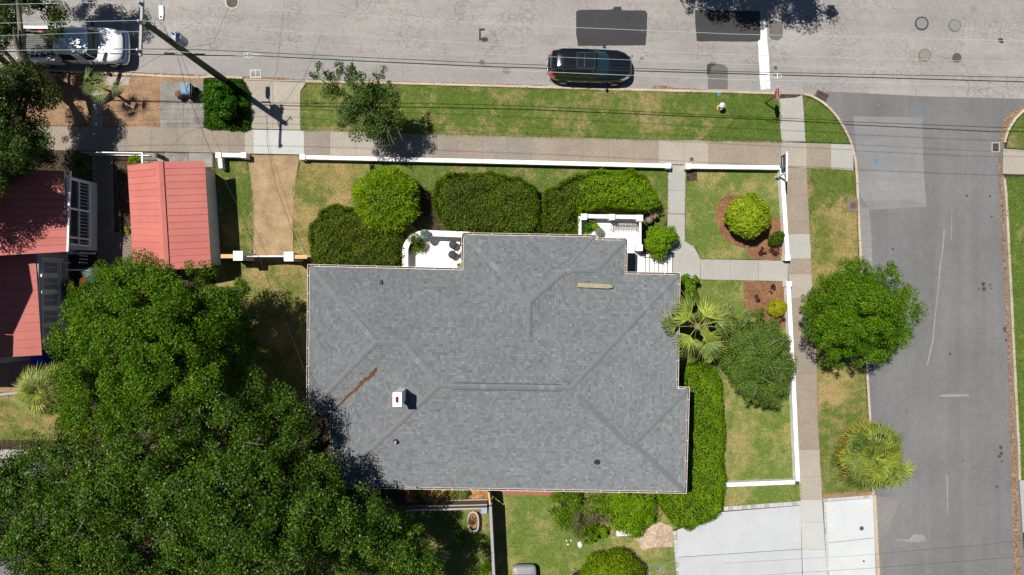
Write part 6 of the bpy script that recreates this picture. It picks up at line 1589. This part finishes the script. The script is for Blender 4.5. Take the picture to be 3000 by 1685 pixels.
shell_parts(trk, cr, True, [('windshield', M['tealglass'], {0, 1}, [(0, 43), (317, 360)]), ('rear_window', M['carglass'], {0, 1}, [(146, 214)]), ('side_window', M['carglass'], {0, 1}, [(52, 84)]), ('side_window', M['carglass'], {0, 1}, [(91, 124)]), ('side_window', M['carglass'], {0, 1}, [(236, 269)]), ('side_window', M['carglass'], {0, 1}, [(276, 308)])], ('roof', M['white_car']))
M['bedliner'] = flat('grey_bed_liner', (0.085, 0.085, 0.08), 0.6, 0.3, 0, 0.3, 5)
fm = MB().box((-1.85, 0, .78), (2.24, 1.66, .06))
mesh_obj('bed_floor', fm, M['bedliner'], trk, False, True)
for i in range(15): mesh_obj('bed_rib', MB().box((-1.85, -.77 + i * .11, .825), (2.2, .05, .03)), M['bedliner'], trk, False, True)
for s in (-1, 1):
    m = MB().box((-1.85, s * .935, .86), (2.28, .1, .8)); m.box((-1.85, s * .9, 1.275), (2.28, .17, .035))
    mesh_obj('bed_side', m, M['white_car'], trk, False, True, .02)
    mesh_obj('wheel_arch', MB().box((-1.9, s * .78, .95), (.9, .2, .3)), M['bedliner'], trk, False, True, .04)
    for x in (2.05, -1.85): wheel(trk, x, s * .87, .39, .26)
    mesh_obj('mirror', MB().box((1.3, s * 1.12, 1.25), (.12, .22, .2)), M['plastic'], trk, False, True, .03)
    mesh_obj('door_handle', MB().box((.35, s * 1.0, 1.0), (.2, .03, .03)), M['plastic'], trk, False, True); mesh_obj('door_handle', MB().box((-.5, s * 1.0, 1.0), (.2, .03, .03)), M['plastic'], trk, False, True)
    mesh_obj('taillight', MB().box((-3.0, s * .92, 1.0), (.05, .12, .34)), M['lamp_red'], trk, False, True)
mesh_obj('tailgate', MB().box((-2.96, 0, 1.0), (.07, 1.7, .56)), M['white_car'], trk, False, True, .015)
mesh_obj('headboard', MB().box((-.74, 0, 1.0), (.05, 1.74, .5)), M['white_car'], trk, False, True)
mesh_obj('rear_bumper', MB().box((-3.07, 0, .6), (.16, 1.8, .2)), M['chrome'], trk, False, True, .03)
bmp = ring(3.12, 2.2, .99, 5, .45); bm2 = [ring(3.02, 2.0, .95, 4.5, .42), ring(3.07, 2.0, .99, 4.5, .5), ring(3.07, 2.0, .99, 4.5, .68), ring(3.0, 2.0, .95, 4.5, .72)]
shell_parts(trk, bm2, True, [], ('front_bumper', M['chrome']))
c = trk.location + Vector((-1.25, -.62, .87)); single('wood_block', MB().box(c, (.42, .12, .09), .1), M['pine'], 'small yellow wood block lying in the pickup bed', 'wood block')
c = trk.location + Vector((-1.72, .72, 1.13)); single('red_box', MB().box(c, (.24, .1, .06), -.05), flat('orange_red', (.6, .1, .04)), 'small red-orange box on the pickup wheel arch', 'box')
# golf cart cut by the bottom edge
gc = P(1535, 1702, 0)
cart = thing('golf_cart', 'grey and white golf cart on the back lawn, cut by the bottom edge', 'golf cart', (gc.x, gc.y, .107), R(90))
M['grey_pl'] = flat('grey_plastic', (0.19, 0.2, 0.21), .4, .4)
cb = [ring(1.15, -1.1, .6, 10, .28), ring(1.2, -1.15, .68, 10, .45), ring(1.18, -1.15, .7, 9, lambda x: .75 - .1 * max(0, x - .5)), ring(1.08, -1.1, .64, 9, lambda x: .84 - .16 * max(0, x - .4)), ring(.6, -.7, .3, 4, lambda x: .85 - .12 * max(0, x - .4))]
shell_parts(cart, cb, True, [], ('body', M['grey_pl']))
mesh_obj('windscreen', MB().add([(.72, -.52, .85), (.72, .52, .85), (.5, .5, 1.72), (.5, -.5, 1.72), (.74, -.52, .85), (.74, .52, .85), (.52, .5, 1.72), (.52, -.5, 1.72)], [(0, 1, 2, 3), (7, 6, 5, 4), (0, 4, 5, 1), (1, 5, 6, 2), (2, 6, 7, 3), (3, 7, 4, 0)]), M['carglass'], cart, False, True)
mesh_obj('roof', MB().prism([(-.95, -.56), (.6, -.56), (.6, .56), (-.95, .56)], 1.74, 1.8, .04), M['white_car'], cart, False, True, .02)
for s in (-1, 1):
    for x in (.45, -.85): mesh_obj('roof_post', MB().tube([(x + .1, s * .52, .6), (x, s * .52, 1.74)], .022, 6), M['plastic'], cart, False, True)
    for x in (.75, -.75): wheel(cart, x, s * .52, .22, .18)
mesh_obj('seat', MB().box((-.45, 0, .92), (.5, .98, .14)), M['white'], cart, False, True, .03)
mesh_obj('grab_bar', MB().tube([(1.05, .6, .55), (1.1, .68, .75), (.85, .68, .82), (.7, .62, .7)], .025, 6), flat('yellow_paint', (.7, .42, .02), .5), cart, True, True)
kb = P(1690, 1685, .6); th = thing('kettle_barbecue', 'dark kettle barbecue half behind the bottom round bush', 'barbecue', (kb.x, kb.y, .107))
mm = MB().lathe([(.08, .55), (.26, .62), (.33, .8), (.33, .84), (.27, 1.0), (.12, 1.08), (.02, 1.09)], (kb.x, kb.y, .1), 20); mesh_obj('bowl', mm, paint('dark_green_enamel', (.015, .022, .02), .12), th, True)
for k in range(3):
    t = k * 2.094; mesh_obj('leg', MB().tube([(kb.x + .2 * math.cos(t), kb.y + .2 * math.sin(t), .75), (kb.x + .33 * math.cos(t), kb.y + .33 * math.sin(t), .1)], .014, 6), M['chrome'], th)
mesh_obj('handle', MB().box((kb.x, kb.y, 1.22), (.16, .04, .04)), M['plastic'], th)

# ================================================================== POLE, WIRES, STREET FURNITURE
pb = P(667, 242, 0); HP = 9.6
pol = thing('utility_pole', 'tall dark wooden utility pole with crossarm and transformer', 'utility pole', (pb.x, pb.y, .1))
mesh_obj('shaft', MB().tube([(pb.x, pb.y, 0), (pb.x, pb.y, 4), (pb.x, pb.y, HP)], [.2, .17, .13], 12), M['pole'], pol, True)
def wp(px, py, z): return P(px, py, z)
ca, cb_ = wp(421, 4, HP - .05), wp(413, 152, HP - .05)
off = Vector((pb.x - .17, 0, 0))
M['arm'] = wood_mat('grey_crossarm_wood', (.3, .29, .27), (.42, .41, .39))
axis = pb.x - .2
c0, c1 = Vector((axis + .03, ca.y, HP - .25)), Vector((axis - .06, cb_.y, HP - .25))
d = (c1 - c0); an = math.atan2(d.y, d.x)
arm = mesh_obj('crossarm', MB().box((c0 + c1) / 2, (d.length + .25, .11, .14), an), M['arm'], pol)
INS = {}
M['porc'] = paint('grey_porcelain', (.35, .38, .4), .15, .5, .5)
for nm, t in (('n', .03), ('m', .40), ('s', .97)):
    p = c0.lerp(c1, t) + Vector((0, 0, .07)); INS[nm] = p + Vector((-.02, 0, .26))
    mesh_obj('insulator', MB().lathe([(.03, 0), (.035, .08), (.09, .1), (.05, .14), (.085, .17), (.05, .2), (.06, .26), (.02, .28)], p, 12), M['porc'], pol, True)
for s in (-1, 1): mesh_obj('brace', MB().tube([Vector((pb.x - .16, pb.y + .02 * s, HP - 1.0)), c0.lerp(c1, .4 + s * .22)], .02, 5), M['galv'], pol)
tzc = 6.5
tp = Vector((pb.x + .42, pb.y + .12, tzc))
tr = mesh_obj('transformer', MB().lathe([(.05, 0), (.23, .02), (.25, .06), (.25, .76), (.27, .78), (.26, .84), (.14, .92), (.02, .94)], tp, 22), flat('light_grey_enamel', (.34, .4, .48), .35, .4, 0, .05), pol, True)
for k in (-1, 1): mesh_obj('bushing', MB().lathe([(.05, 0), (.055, .05), (.03, .08), (.05, .12), (.03, .2), (.015, .28)], tp + Vector((.1 * k, .1, .88)), 10), M['porc'], tr, True)
mesh_obj('hanger', MB().box((pb.x + .15, pb.y + .04, tzc + .55), (.2, .1, .12)), M['galv'], pol)
# fuse cutouts on a small bracket
fb = Vector((pb.x + .25, pb.y + .05, HP - .45))
mesh_obj('fuse_cutout', MB().tube([(pb.x, pb.y, HP - .5), fb, fb + Vector((.12, .28, .15)), fb + Vector((.32, .02, -.12))], [.03, .04, .035, .03], 8), M['porc'], pol)
# street light on an arm over the road
lz = 7.4; lp = P(474, 38, lz); ap = Vector((pb.x, pb.y, lz))
mesh_obj('light_arm', MB().tube([ap - Vector((0, 0, .3)), ap.lerp(lp, .5) + Vector((0, 0, .05)), lp + Vector((0, -.25, 0))], .03, 8), M['galv'], pol)
lam = mesh_obj('lamp_head', MB().prism([(lp.x - .1, lp.y - .34), (lp.x + .08, lp.y - .36), (lp.x + .13, lp.y - .1), (lp.x + .11, lp.y + .34), (lp.x - .11, lp.y + .36), (lp.x - .13, lp.y - .08)], lz - .06, lz + .07, .02), flat('pale_lamp_housing', (.6, .63, .62), .4, .4), pol)
for k in (-1, 0, 1): mesh_obj('cooling_fin', MB().box((lp.x + k * .06 - .01, lp.y + .18, lz + .085), (.014, .24, .03)), M['galv'], lam)
mesh_obj('photocell', MB().lathe([(.04, 0), (.04, .07), (.01, .09)], (lp.x, lp.y - .22, lz + .065), 10), M['plastic'], lam)

def wire(label, pts, rad, mat, sag=0.0, name='power_line', n=22, group='overhead wires'):
    path_ = []
    for a, b in zip(pts, pts[1:]):
        k = max(4, int((b - a).length / 2.2))
        for i in range(k + (b is pts[-1])):
            t = i / k; p = a.lerp(b, t); path_.append(p)
    m = MB().tube(path_, rad, 5)
    return single(name, m, mat, label, 'wire', group)
M['wire_l'] = flat('weathered_bare_wire', (0.34, 0.46, 0.42), .5, .4, 0, .1)
M['wire_d'] = flat('black_cable_sheath', (0.018, 0.018, 0.02), .6, .3)
zt = INS['n'].z
def wz(px, py, z): return P(px, py, z)
wire('top pale power line from the crossarm across the street to the right', [INS['n'], wz(1100, 49, zt - .6), wz(1450, 71, zt - .75), wz(2150, 100, zt - .55), wz(3000, 121, zt - .1), wz(3400, 128, zt)], .011, M['wire_l'])
wire('second pale power line from the crossarm to the right', [INS['m'], wz(1100, 110, zt - .6), wz(1450, 131, zt - .75), wz(2150, 161, zt - .55), wz(3000, 183, zt - .1), wz(3400, 190, zt)], .010, M['wire_l'])
wire('lowest pale power line from the crossarm to the right', [INS['s'], wz(1100, 186, zt - .6), wz(1450, 205, zt - .75), wz(2150, 233, zt - .55), wz(3000, 253, zt - .1), wz(3400, 260, zt)], .011, M['wire_l'])
wire('thin pale neutral wire between the second and lowest power lines', [wz(-200, 111, 8.2), Vector((pb.x + .16, pb.y + .1, 8.2)), wz(700, 117, 7.9), wz(1450, 160, 7.5), wz(2150, 188, 7.7), wz(3000, 217, 8.1), wz(3400, 224, 8.2)], .008, M['wire_l'])
wire('top pale power line from the crossarm to the left edge', [INS['n'], wz(0, 13, zt - .2), wz(-300, 16, zt)], .010, M['wire_l'])
wire('second pale power line from the crossarm to the left edge', [INS['m'], wz(0, 68, zt - .2), wz(-300, 70, zt)], .010, M['wire_l'])
wire('lowest pale power line from the crossarm to the left edge', [INS['s'], wz(0, 148, zt - .2), wz(-300, 148, zt)], .010, M['wire_l'])
pz = 5.3; pa = Vector((pb.x + .2, pb.y + .05, pz))
wire('upper black telephone cable crossing above the parked car', [wz(-300, 140, 5.4), wz(0, 141, 5.2), pa + Vector((0, .1, .1)), wz(750, 153, 5.2), wz(1100, 170, 4.7), wz(1450, 186, 4.45), wz(2150, 210, 4.8), wz(3000, 227, 5.3), wz(3400, 235, 5.4)], .016, M['wire_d'], name='telephone_cable')
wire('lower thick black telephone cable crossing above the parked car', [wz(-300, 152, 5.1), wz(0, 151, 4.9), pa + Vector((0, -.1, -.2)), wz(750, 164, 5.2), wz(1100, 181, 4.75), wz(1450, 196, 4.5), wz(2150, 216, 4.8), wz(3000, 240, 5.35), wz(3400, 248, 5.45)], .026, M['wire_d'], name='telephone_cable')
wire('black service cable from the pole down to the corner of the house', [Vector((pb.x, pb.y, 6.6)), wz(545, 262, 5.9), wz(612, 432, 5.1), wz(700, 612, 4.5), wz(821, 905, 4.15), wz(895, 1090, 4.2), wz(948, 1168, 4.35)], .011, M['wire_d'], name='service_cable')
wire('second thin service cable from the pole to the house wall', [Vector((pb.x, pb.y, 6.2)), wz(580, 300, 5.4), wz(700, 560, 4.3), wz(830, 860, 3.9), wz(900, 1130, 3.8)], .007, M['wire_d'], name='service_cable')
wire('thin black service cable from the pole towards the neighbour house', [Vector((pb.x, pb.y, 6.4)), wz(400, 205, 5.6), wz(330, 262, 4.8), wz(240, 400, 4.0), wz(190, 505, 3.5)], .008, M['wire_d'], name='service_cable')
wire('thin black span wire from the street light over the road', [lp + Vector((0, .3, .1)), wz(480, -60, 7.8), wz(484, -300, 8.2)], .008, M['wire_d'], name='service_cable')
wire('thin black service cable crossing the road beside the round manhole', [Vector((pb.x, pb.y, 6.0)), wz(625, 128, 5.6), wz(668, 24, 6.0), wz(700, -150, 6.6)], .008, M['wire_d'], name='service_cable')
wire('thin service cable over the driveway in the lower right corner', [wz(2100, 1694, 6), wz(2560, 1664, 5.6), wz(3000, 1630, 6), wz(3300, 1600, 6.5)], .006, M['wire_d'], name='service_cable')
# white cable loops on the strand
M['loopw'] = flat('white_cable', (.7, .7, .68), .5)
def cable_loop(px, py, s, label):
    c = P(px, py, 4.9); m = MB()
    pts = [c + Vector((s * .3 * math.cos(t) * (1.1 if math.cos(t) < 0 else 1.9), .13 * math.sin(t) * (1 if math.cos(t) < .2 else .5), 0)) for t in [6.283 * i / 20 for i in range(21)]]
    m.tube(pts, .014, 5); m.tube([c + Vector((-.1 * s, -.1, 0)), c + Vector((-.1 * s, .1, 0))], .022, 5)
    single('cable_loop', m, M['loopw'], label, 'cable loop', 'white cable loops on the telephone line')
cable_loop(731, 162, 1, 'white cable loop on the telephone line near the storm drain'); cable_loop(2272, 222, -1, 'white cable loop on the telephone line near the stop sign')
# splice closures
for x, y, z, lab in ((497, 157, 5.0, 'black splice case on the telephone cable left of the pole'), (585, 158, 4.95, 'black splice case on the telephone cable right of the pole')):
    p = P(x, y, z); single('splice_case', MB().tube([p - Vector((.3, .01, 0)), p - Vector((.2, 0, 0)), p + Vector((.2, 0, 0)), p + Vector((.3, -.01, 0))], [.02, .05, .05, .02], 8), M['wire_d'], lab, 'splice case', smooth=True)

# stop sign
sb = P(2240, 303, 0)
sg = thing('stop_sign', 'red octagonal stop sign on a post at the corner verge', 'stop sign', (sb.x, sb.y, .1))
mesh_obj('post', MB().box((sb.x, sb.y, 1.25), (.05, .06, 2.45)), flat('brown_post_steel', (.13, .05, .04), .6, .3), sg)
M['signred'] = flat('sign_red', (0.42, 0.012, 0.016), 0.4, 0.4, 0, .06)
oc = [(math.cos(math.pi / 8 + k * math.pi / 4), math.sin(math.pi / 8 + k * math.pi / 4)) for k in range(8)]
def octo(r_, x0_, x1_): 
    m = MB(); m.add([(x0_, sb.y + a * r_, 2.12 + b * r_) for a, b in oc] + [(x1_, sb.y + a * r_, 2.12 + b * r_) for a, b in oc], [tuple(range(8)), tuple(range(8, 16))[::-1]] + [(i, 8 + i, 8 + (i + 1) % 8, (i + 1) % 8) for i in range(8)]); return m
mesh_obj('sign_border', octo(.40, sb.x - .045, sb.x - .035), M['white'], sg); face = mesh_obj('sign_face', octo(.375, sb.x - .0495, sb.x - .0455), M['signred'], sg)
def text_mesh(txt, size):
    cu = bpy.data.curves.new('t', 'FONT'); cu.body = txt; cu.size = size; cu.align_x = 'CENTER'; cu.align_y = 'CENTER'; cu.extrude = .002
    o = bpy.data.objects.new('t', cu); COL.objects.link(o); dg = bpy.context.evaluated_depsgraph_get(); me = bpy.data.meshes.new_from_object(o.evaluated_get(dg)); bpy.data.objects.remove(o); return me
me = text_mesh('STOP', .34); me.materials.clear(); me.materials.append(M['white'])
o = bpy.data.objects.new('lettering', me); COL.objects.link(o); o.parent = sg
o.matrix_local = Matrix.Translation((-.054, 0, 2.12 - .1)) @ Matrix(((0, 0, -1, 0), (-1, 0, 0, 0), (0, 1, 0, 0), (0, 0, 0, 1))) @ Matrix.Scale(.88, 4)
# real estate sign
rb = P(2269, 521, 0); th = thing('yard_sign', 'white post with arm and hanging dark blue sign panel at the wall corner', 'sign', (rb.x, rb.y, .1))
mesh_obj('post', MB().box((rb.x, rb.y, .95), (.09, .09, 1.75)), M['white'], th)
ya_, yb_ = P(2290, 445, 1.8).y, P(2296, 532, 1.8).y
mesh_obj('arm', MB().box((rb.x + .0, (ya_ + yb_) / 2, 1.87), (.09, ya_ - yb_, .09)), M['white'], th)
pn = mesh_obj('panel', MB().box((rb.x, (ya_ + rb.y) / 2 + .12, 1.37), (.03, .75, .6)), flat('navy_sign_panel', (.02, .045, .1), .4, .4), th)
mesh_obj('panel_stripe', MB().box((rb.x - .017, (ya_ + rb.y) / 2 + .12, 1.3), (.006, .5, .05)), M['white'], pn)
for s in (-1, 1): mesh_obj('chain', MB().tube([(rb.x, (ya_ + rb.y) / 2 + .12 + s * .3, 1.67), (rb.x, (ya_ + rb.y) / 2 + .12 + s * .3, 1.83)], .01, 5), M['galv'], th)
# hydrant
hy = P(2106, 318, 0); th = thing('fire_hydrant', 'yellow fire hydrant with silver cap on the verge', 'fire hydrant', (hy.x, hy.y, .1))
M['hyel'] = flat('yellow_hydrant_paint', (.7, .45, .02), .5, .4); M['hsil'] = flat('silver_hydrant_paint', (.62, .63, .62), .4, .4)
mesh_obj('barrel', MB().lathe([(.17, 0), (.17, .05), (.13, .06), (.13, .5), (.17, .52), (.17, .56)], (hy.x, hy.y, .1), 16), M['hyel'], th, True)
mesh_obj('bonnet', MB().lathe([(.18, 0), (.18, .05), (.15, .12), (.08, .2), (.04, .21), (.04, .27)], (hy.x, hy.y, .662), 16), M['hsil'], th, True)
for dx, dy, r_ in ((-.2, 0, .06), (.2, 0, .06), (0, -.21, .085)):
    mesh_obj('nozzle', MB().tube([(hy.x + dx * .5, hy.y + dy * .5, .52), (hy.x + dx, hy.y + dy, .52)], r_, 12), M['hsil'], th)
# refuse bin and bag
bn = P(567, 275, 0); th = thing('wheeled_bin', 'dark wheeled refuse bin with blue lid on the old concrete pad', 'refuse bin', (bn.x, bn.y, .118))
mesh_obj('bin_body', MB().prism([(bn.x - .22, bn.y - .28), (bn.x + .22, bn.y - .28), (bn.x + .22, bn.y + .28), (bn.x - .22, bn.y + .28)], .15, .98, -.05), M['plastic'], th)
lid = mesh_obj('lid', MB().prism([(bn.x - .29, bn.y - .35), (bn.x + .27, bn.y - .35), (bn.x + .27, bn.y + .35), (bn.x - .29, bn.y + .35)], .985, 1.06, .02), flat('blue_lid_plastic', (.07, .15, .27), .5, .3), th)
mesh_obj('lid_emblem', MB().tube([(bn.x + .22, bn.y + .26, 1.066), (bn.x + .12, bn.y + .2, 1.066), (bn.x + .15, bn.y + .08, 1.066), (bn.x + .02, bn.y + .03, 1.066), (bn.x + .1, bn.y - .08, 1.066), (bn.x + .22, bn.y - .22, 1.066)], .02, 5), M['plastic'], lid)
mesh_obj('handle', MB().tube([(bn.x + .33, bn.y - .3, 1.0), (bn.x + .33, bn.y + .3, 1.0)], .02, 6), M['plastic'], th)
for s in (-1, 1):
    mm = MB().lathe([(.1, -.03), (.12, 0), (.1, .03)], n=14); mesh_obj('wheel', MB().add([(bn.x + .24 + p[0], bn.y + s * .28 + p[2], .23 + p[1]) for p in mm.v], mm.f), M['tyre'], th)
bg_ = P(538, 283, 0); rng = random.Random(5); mm = MB().lathe([(.14, 0), (.24, .12), (.27, .3), (.22, .48), (.08, .58), (.02, .6)], (0, 0, 0), 12)
single('refuse_bag', MB().add([(bg_.x + p[0] * rng.uniform(.85, 1.15), bg_.y + p[1] * rng.uniform(.85, 1.15), .119 + p[2] * rng.uniform(.95, 1.05)) for p in mm.v], mm.f), flat('brown_paper_bag', (.16, .09, .05), .8, .2, 0, .4, 8), 'brown yard waste bag beside the blue-lidded bin', 'bag', smooth=False)
# old bathtub planter
tb = P(1387, 1528, .4); th = thing('bathtub_planter', 'old white bathtub full of brown leaves beside the picket fence', 'planter', (tb.x, tb.y, .1))
o_ = ring(.62, -.62, .34, 2.6, .55, 28); i_ = ring(.55, -.55, .28, 2.6, .55, 28); b_ = ring(.5, -.5, .26, 2.6, .12, 28); ib = ring(.5, -.5, .24, 2.6, .42, 28)
def place(r_): return [(tb.x + p[1] + .05 * p[0] * -.3, tb.y + p[0], p[2]) for p in r_]
m = MB(); V = place(b_) + place(o_) + place(i_) + place(ib); N_ = 28; F = []
for L_ in range(3):
    for k in range(N_): F.append((L_ * N_ + k, L_ * N_ + (k + 1) % N_, (L_ + 1) * N_ + (k + 1) % N_, (L_ + 1) * N_ + k))
F.append(tuple(range(N_))); m.add(V, F); mesh_obj('tub', m, flat('worn_shade_grey_enamel', (.42, .41, .39), .6, .3, 0, .3, 4), th, True)  # white enamel, its grey stands in for the shade over the tub
mesh_obj('leaf_fill', MB().add(place(ring(.5, -.38, .25, 2.6, .45, 28)), [tuple(range(28))]), M['orange_litter'], th)
c = P(1418, 1497, .3); single('blue_tarp', MB().prism([(c.x - .2, c.y - .2), (c.x + .22, c.y - .22), (c.x + .22, c.y + .15), (c.x - .18, c.y + .2)], .1, .3, .05), flat('pale_blue_tarp', (.25, .33, .45), .5), 'small pale blue tarp bundle in the fence corner', 'tarp')
c = P(128, 1046, .4); th = single('blue_bin', MB().prism([(c.x - .3, c.y - .3), (c.x + .3, c.y - .3), (c.x + .3, c.y + .3), (c.x - .3, c.y + .3)], .1, 1.0, -.05), flat('deep_blue_plastic', (.008, .03, .3), .5), 'deep blue bin in the shade behind the neighbour house', 'bin')
# stones, panel, crumbs on the back lawn
c = P(1835, 1562, .2); single('white_slab', MB().box((c.x, c.y, .16), (1.15, .3, .12), .05), M['white'], 'white stone slab at the lawn edge under the green bush', 'slab')
for i, (x, y, s) in enumerate(((1700, 1594, .17), (1664, 1595, .07), (1660, 1584, .05), (1673, 1583, .05))):
    c = P(x, y, .1); mm = MB().lathe([(s * .7, 0), (s, s * .4), (s * .5, s * .8), (.01, s * .85)], (0, 0, 0), 7)
    single('garden_stone', MB().add([(c.x + p[0] * random.uniform(.7, 1.2), c.y + p[1] * random.uniform(.7, 1.4), .107 + p[2]) for p in mm.v], mm.f), M['white_wall'], ('largest pale stone on the back lawn below the bare twigs', 'small pale stone left of the largest stone on the back lawn', 'tiny pale stone, left one of two beside the bare twigs', 'tiny pale stone, right one of two beside the bare twigs')[i], 'stone', 'pale stones on the back lawn')
m = MB(); rng = random.Random(4)
for k in range(9):
    c = P(1930 + rng.uniform(-20, 30), 1672 + rng.uniform(-10, 12), .14); r_ = rng.uniform(.3, .7); a0 = rng.uniform(0, 6)
    m.tube([c + Vector((r_ * math.cos(a0 + i * .35), .5 * r_ * math.sin(a0 + i * .35), .02 * math.sin(i))) for i in range(14)], .01, 5)
m.tube([P(1920, 1675, .15), P(1960, 1650, .16), P(1978, 1640, .16), P(1982, 1650, .15), P(1970, 1668, .15)], .01, 5)
single('garden_hose', m, flat('grey_green_hose', (.2, .25, .2), .4), 'tangled grey garden hose on the lawn beside the concrete driveway', 'hose')

# drains, manholes, covers
M['iron'] = flat('rusty_iron', (0.12, 0.085, 0.07), .8, .3, .3, .3, 8); M['dark'] = flat('pit_shade_black', (0.01, 0.01, 0.01), 1, 0)
def drain(px, py, w_, d_, rz, label, frame, nb, z=.012, bar='iron', two=False):
    c = P(px, py, 0); th = thing('storm_drain', label, 'drain', (c.x, c.y, z), rz)
    mesh_obj('pit_dark_plate', MB().box((0, 0, .002), (w_, d_, .004)), M['dark'], th, False, True)  # thin black plate, its colour stands in for the shaded pit below
    f = MB(); t = .07
    for s in (-1, 1): f.box((0, s * (d_ / 2 + t / 2), .012), (w_ + 2 * t, t, .03)); f.box((s * (w_ / 2 + t / 2), 0, .012), (t, d_, .03))
    mesh_obj('frame', f, M[frame], th, False, True)
    for i in range(nb): mesh_obj('bar', MB().box((-w_ / 2 + w_ * (i + .5) / nb, 0, .012), (w_ / nb * .5, d_, .02)), M[bar], th, False, True)
    mesh_obj('cross_bar', MB().box((0, 0, .018), (w_, .05, .02)), M[bar], th, False, True)
drain(749.5, 217, .36, .54, R(90), 'storm drain with pale frame at the driveway apron', 'conc_light', 5, bar='conc_light')
drain(2406, 283, .62, .42, R(-25), 'rusty storm drain grate at the corner kerb', 'iron', 9)
drain(2916, 432, .36, .46, R(0), 'storm drain grate by the right-hand kerb', 'conc', 5)
def manhole(px, py, r_, label, ring_m, lid_m, z=.012):
    c = P(px, py, 0); th = thing('manhole_cover', label, 'manhole', (c.x, c.y, z))
    mesh_obj('frame', MB().lathe([(r_, 0), (r_, .008), (r_ * .84, .010), (r_ * .82, .002)], (c.x, c.y, z), 28), M[ring_m], th)
    ld = mesh_obj('lid', MB().lathe([(r_ * .8, .003), (r_ * .8, .012), (.01, .013)], (c.x, c.y, z), 28), M[lid_m], th)
    m = MB()
    for k in range(3):
        for j in range(6 + 4 * k):
            t = 6.283 * j / (6 + 4 * k); q = r_ * (.2 + .22 * k); m.box((c.x + q * math.cos(t), c.y + q * math.sin(t), z + .016), (r_ * .11, r_ * .11, .008), t)
    mesh_obj('tread_studs', m, M[lid_m], ld)
manhole(680, 6, .42, 'round manhole with wide pale ring near the top edge', 'conc_light', 'iron')
manhole(2700, 69, .40, 'manhole cover with dark rim in the crossroads, upper left of four', 'patch', 'side_light'); manhole(2797, 75, .38, 'pale manhole cover in the crossroads, upper right of four', 'side', 'side_light'); manhole(2709, 162, .38, 'tan-rimmed manhole cover in the crossroads, lower left of four', 'side', 'tan_dark'); manhole(2803, 169, .27, 'small dark brown manhole cover in the crossroads, lower right of four', 'iron', 'iron')
c = P(2272, 199, 0); single('valve_cover', MB().lathe([(.11, 0), (.11, .006), (.02, .008)], (c.x, c.y, .01), 14), M['iron'], 'small dark valve cover on the road beside the stop line', 'cover')
c = P(2026, 467, .1); single('valve_cover', MB().lathe([(.12, 0), (.12, .006), (.02, .008)], (c.x, c.y, .121), 14), M['iron'], 'round brown cover set in the sidewalk at the front walk', 'cover')
c = P(2524, 1548, .1); single('valve_cover', MB().lathe([(.13, 0), (.12, .008), (.02, .01)], (c.x, c.y, .12), 14), M['iron'], 'round dark cover set in the white driveway, upper one', 'cover')
c = P(2530, 1644, .1); single('valve_cover', MB().lathe([(.06, 0), (.06, .008), (.02, .01)], (c.x, c.y, .12), 12), M['iron'], 'small dark cover set in the white driveway, lower one', 'cover')
c = P(2497, 602, .1); th = thing('utility_cover', 'square brown utility cover in the verge beside the kerb', 'cover', (c.x, c.y, .11))
mesh_obj('plate', MB().box((c.x, c.y, .12), (.66, .74, .03)), flat('brown_plate', (.17, .13, .12), .8, .2, 0, .2), th); mesh_obj('lid', MB().lathe([(.2, 0), (.2, .012), (.02, .014)], (c.x + .06, c.y, .136), 18), M['iron'], th)
# scattered fallen leaves, scraps of debris
n = 1500; xs = []
areas = [((470, 225, 730, 450), 260), ((60, 210, 470, 370), 420), ((2930, 300, 2990, 1680), 300), ((740, 380, 2500, 500), 320), ((2000, 500, 2310, 960), 160), ((100, 195, 2300, 275), 240)]
pts = []
for (x0, y0, x1, y1), k in areas:
    for _ in range(k):
        p = P(random.uniform(x0, x1), random.uniform(y0, y1), .1); pts.append((p.x, p.y, .135))
pts = np.array(pts); nr = RNG.normal(size=pts.shape) * .3; nr[:, 2] += 1
v, q = leaf_quads(pts, nr, RNG.uniform(.03, .075, len(pts))); M['scrap'] = leaf_mat('dry_leaf_scraps', (.2, .12, .06), (.36, .24, .13), (.55, .46, .34), 0)
o = fast_mesh('scattered_leaves', v, q, M['scrap']); tag(o, 'dry leaves scattered over the pavements and verges', 'leaves', kind='stuff')

# grit and small spots on the carriageways
pts = []
for _ in range(520):
    p = P(random.uniform(2530, 2960), random.uniform(300, 1690), 0); pts.append((p.x, p.y, .0165))
for _ in range(420):
    p = P(random.uniform(440, 2990), random.uniform(0, 250), 0); pts.append((p.x, p.y, .0165))
pts = np.array(pts); nr = RNG.normal(size=pts.shape) * .05; nr[:, 2] += 1
v, q = leaf_quads(pts, nr, RNG.uniform(.02, .06, len(pts)), .8); M['grit'] = leaf_mat('road_grit', (.05, .05, .05), (.12, .11, .1), (.4, .38, .35), 0)
o = fast_mesh('road_grit', v, q, M['grit']); tag(o, 'small dark and pale grit scattered on the asphalt', 'grit', kind='stuff')
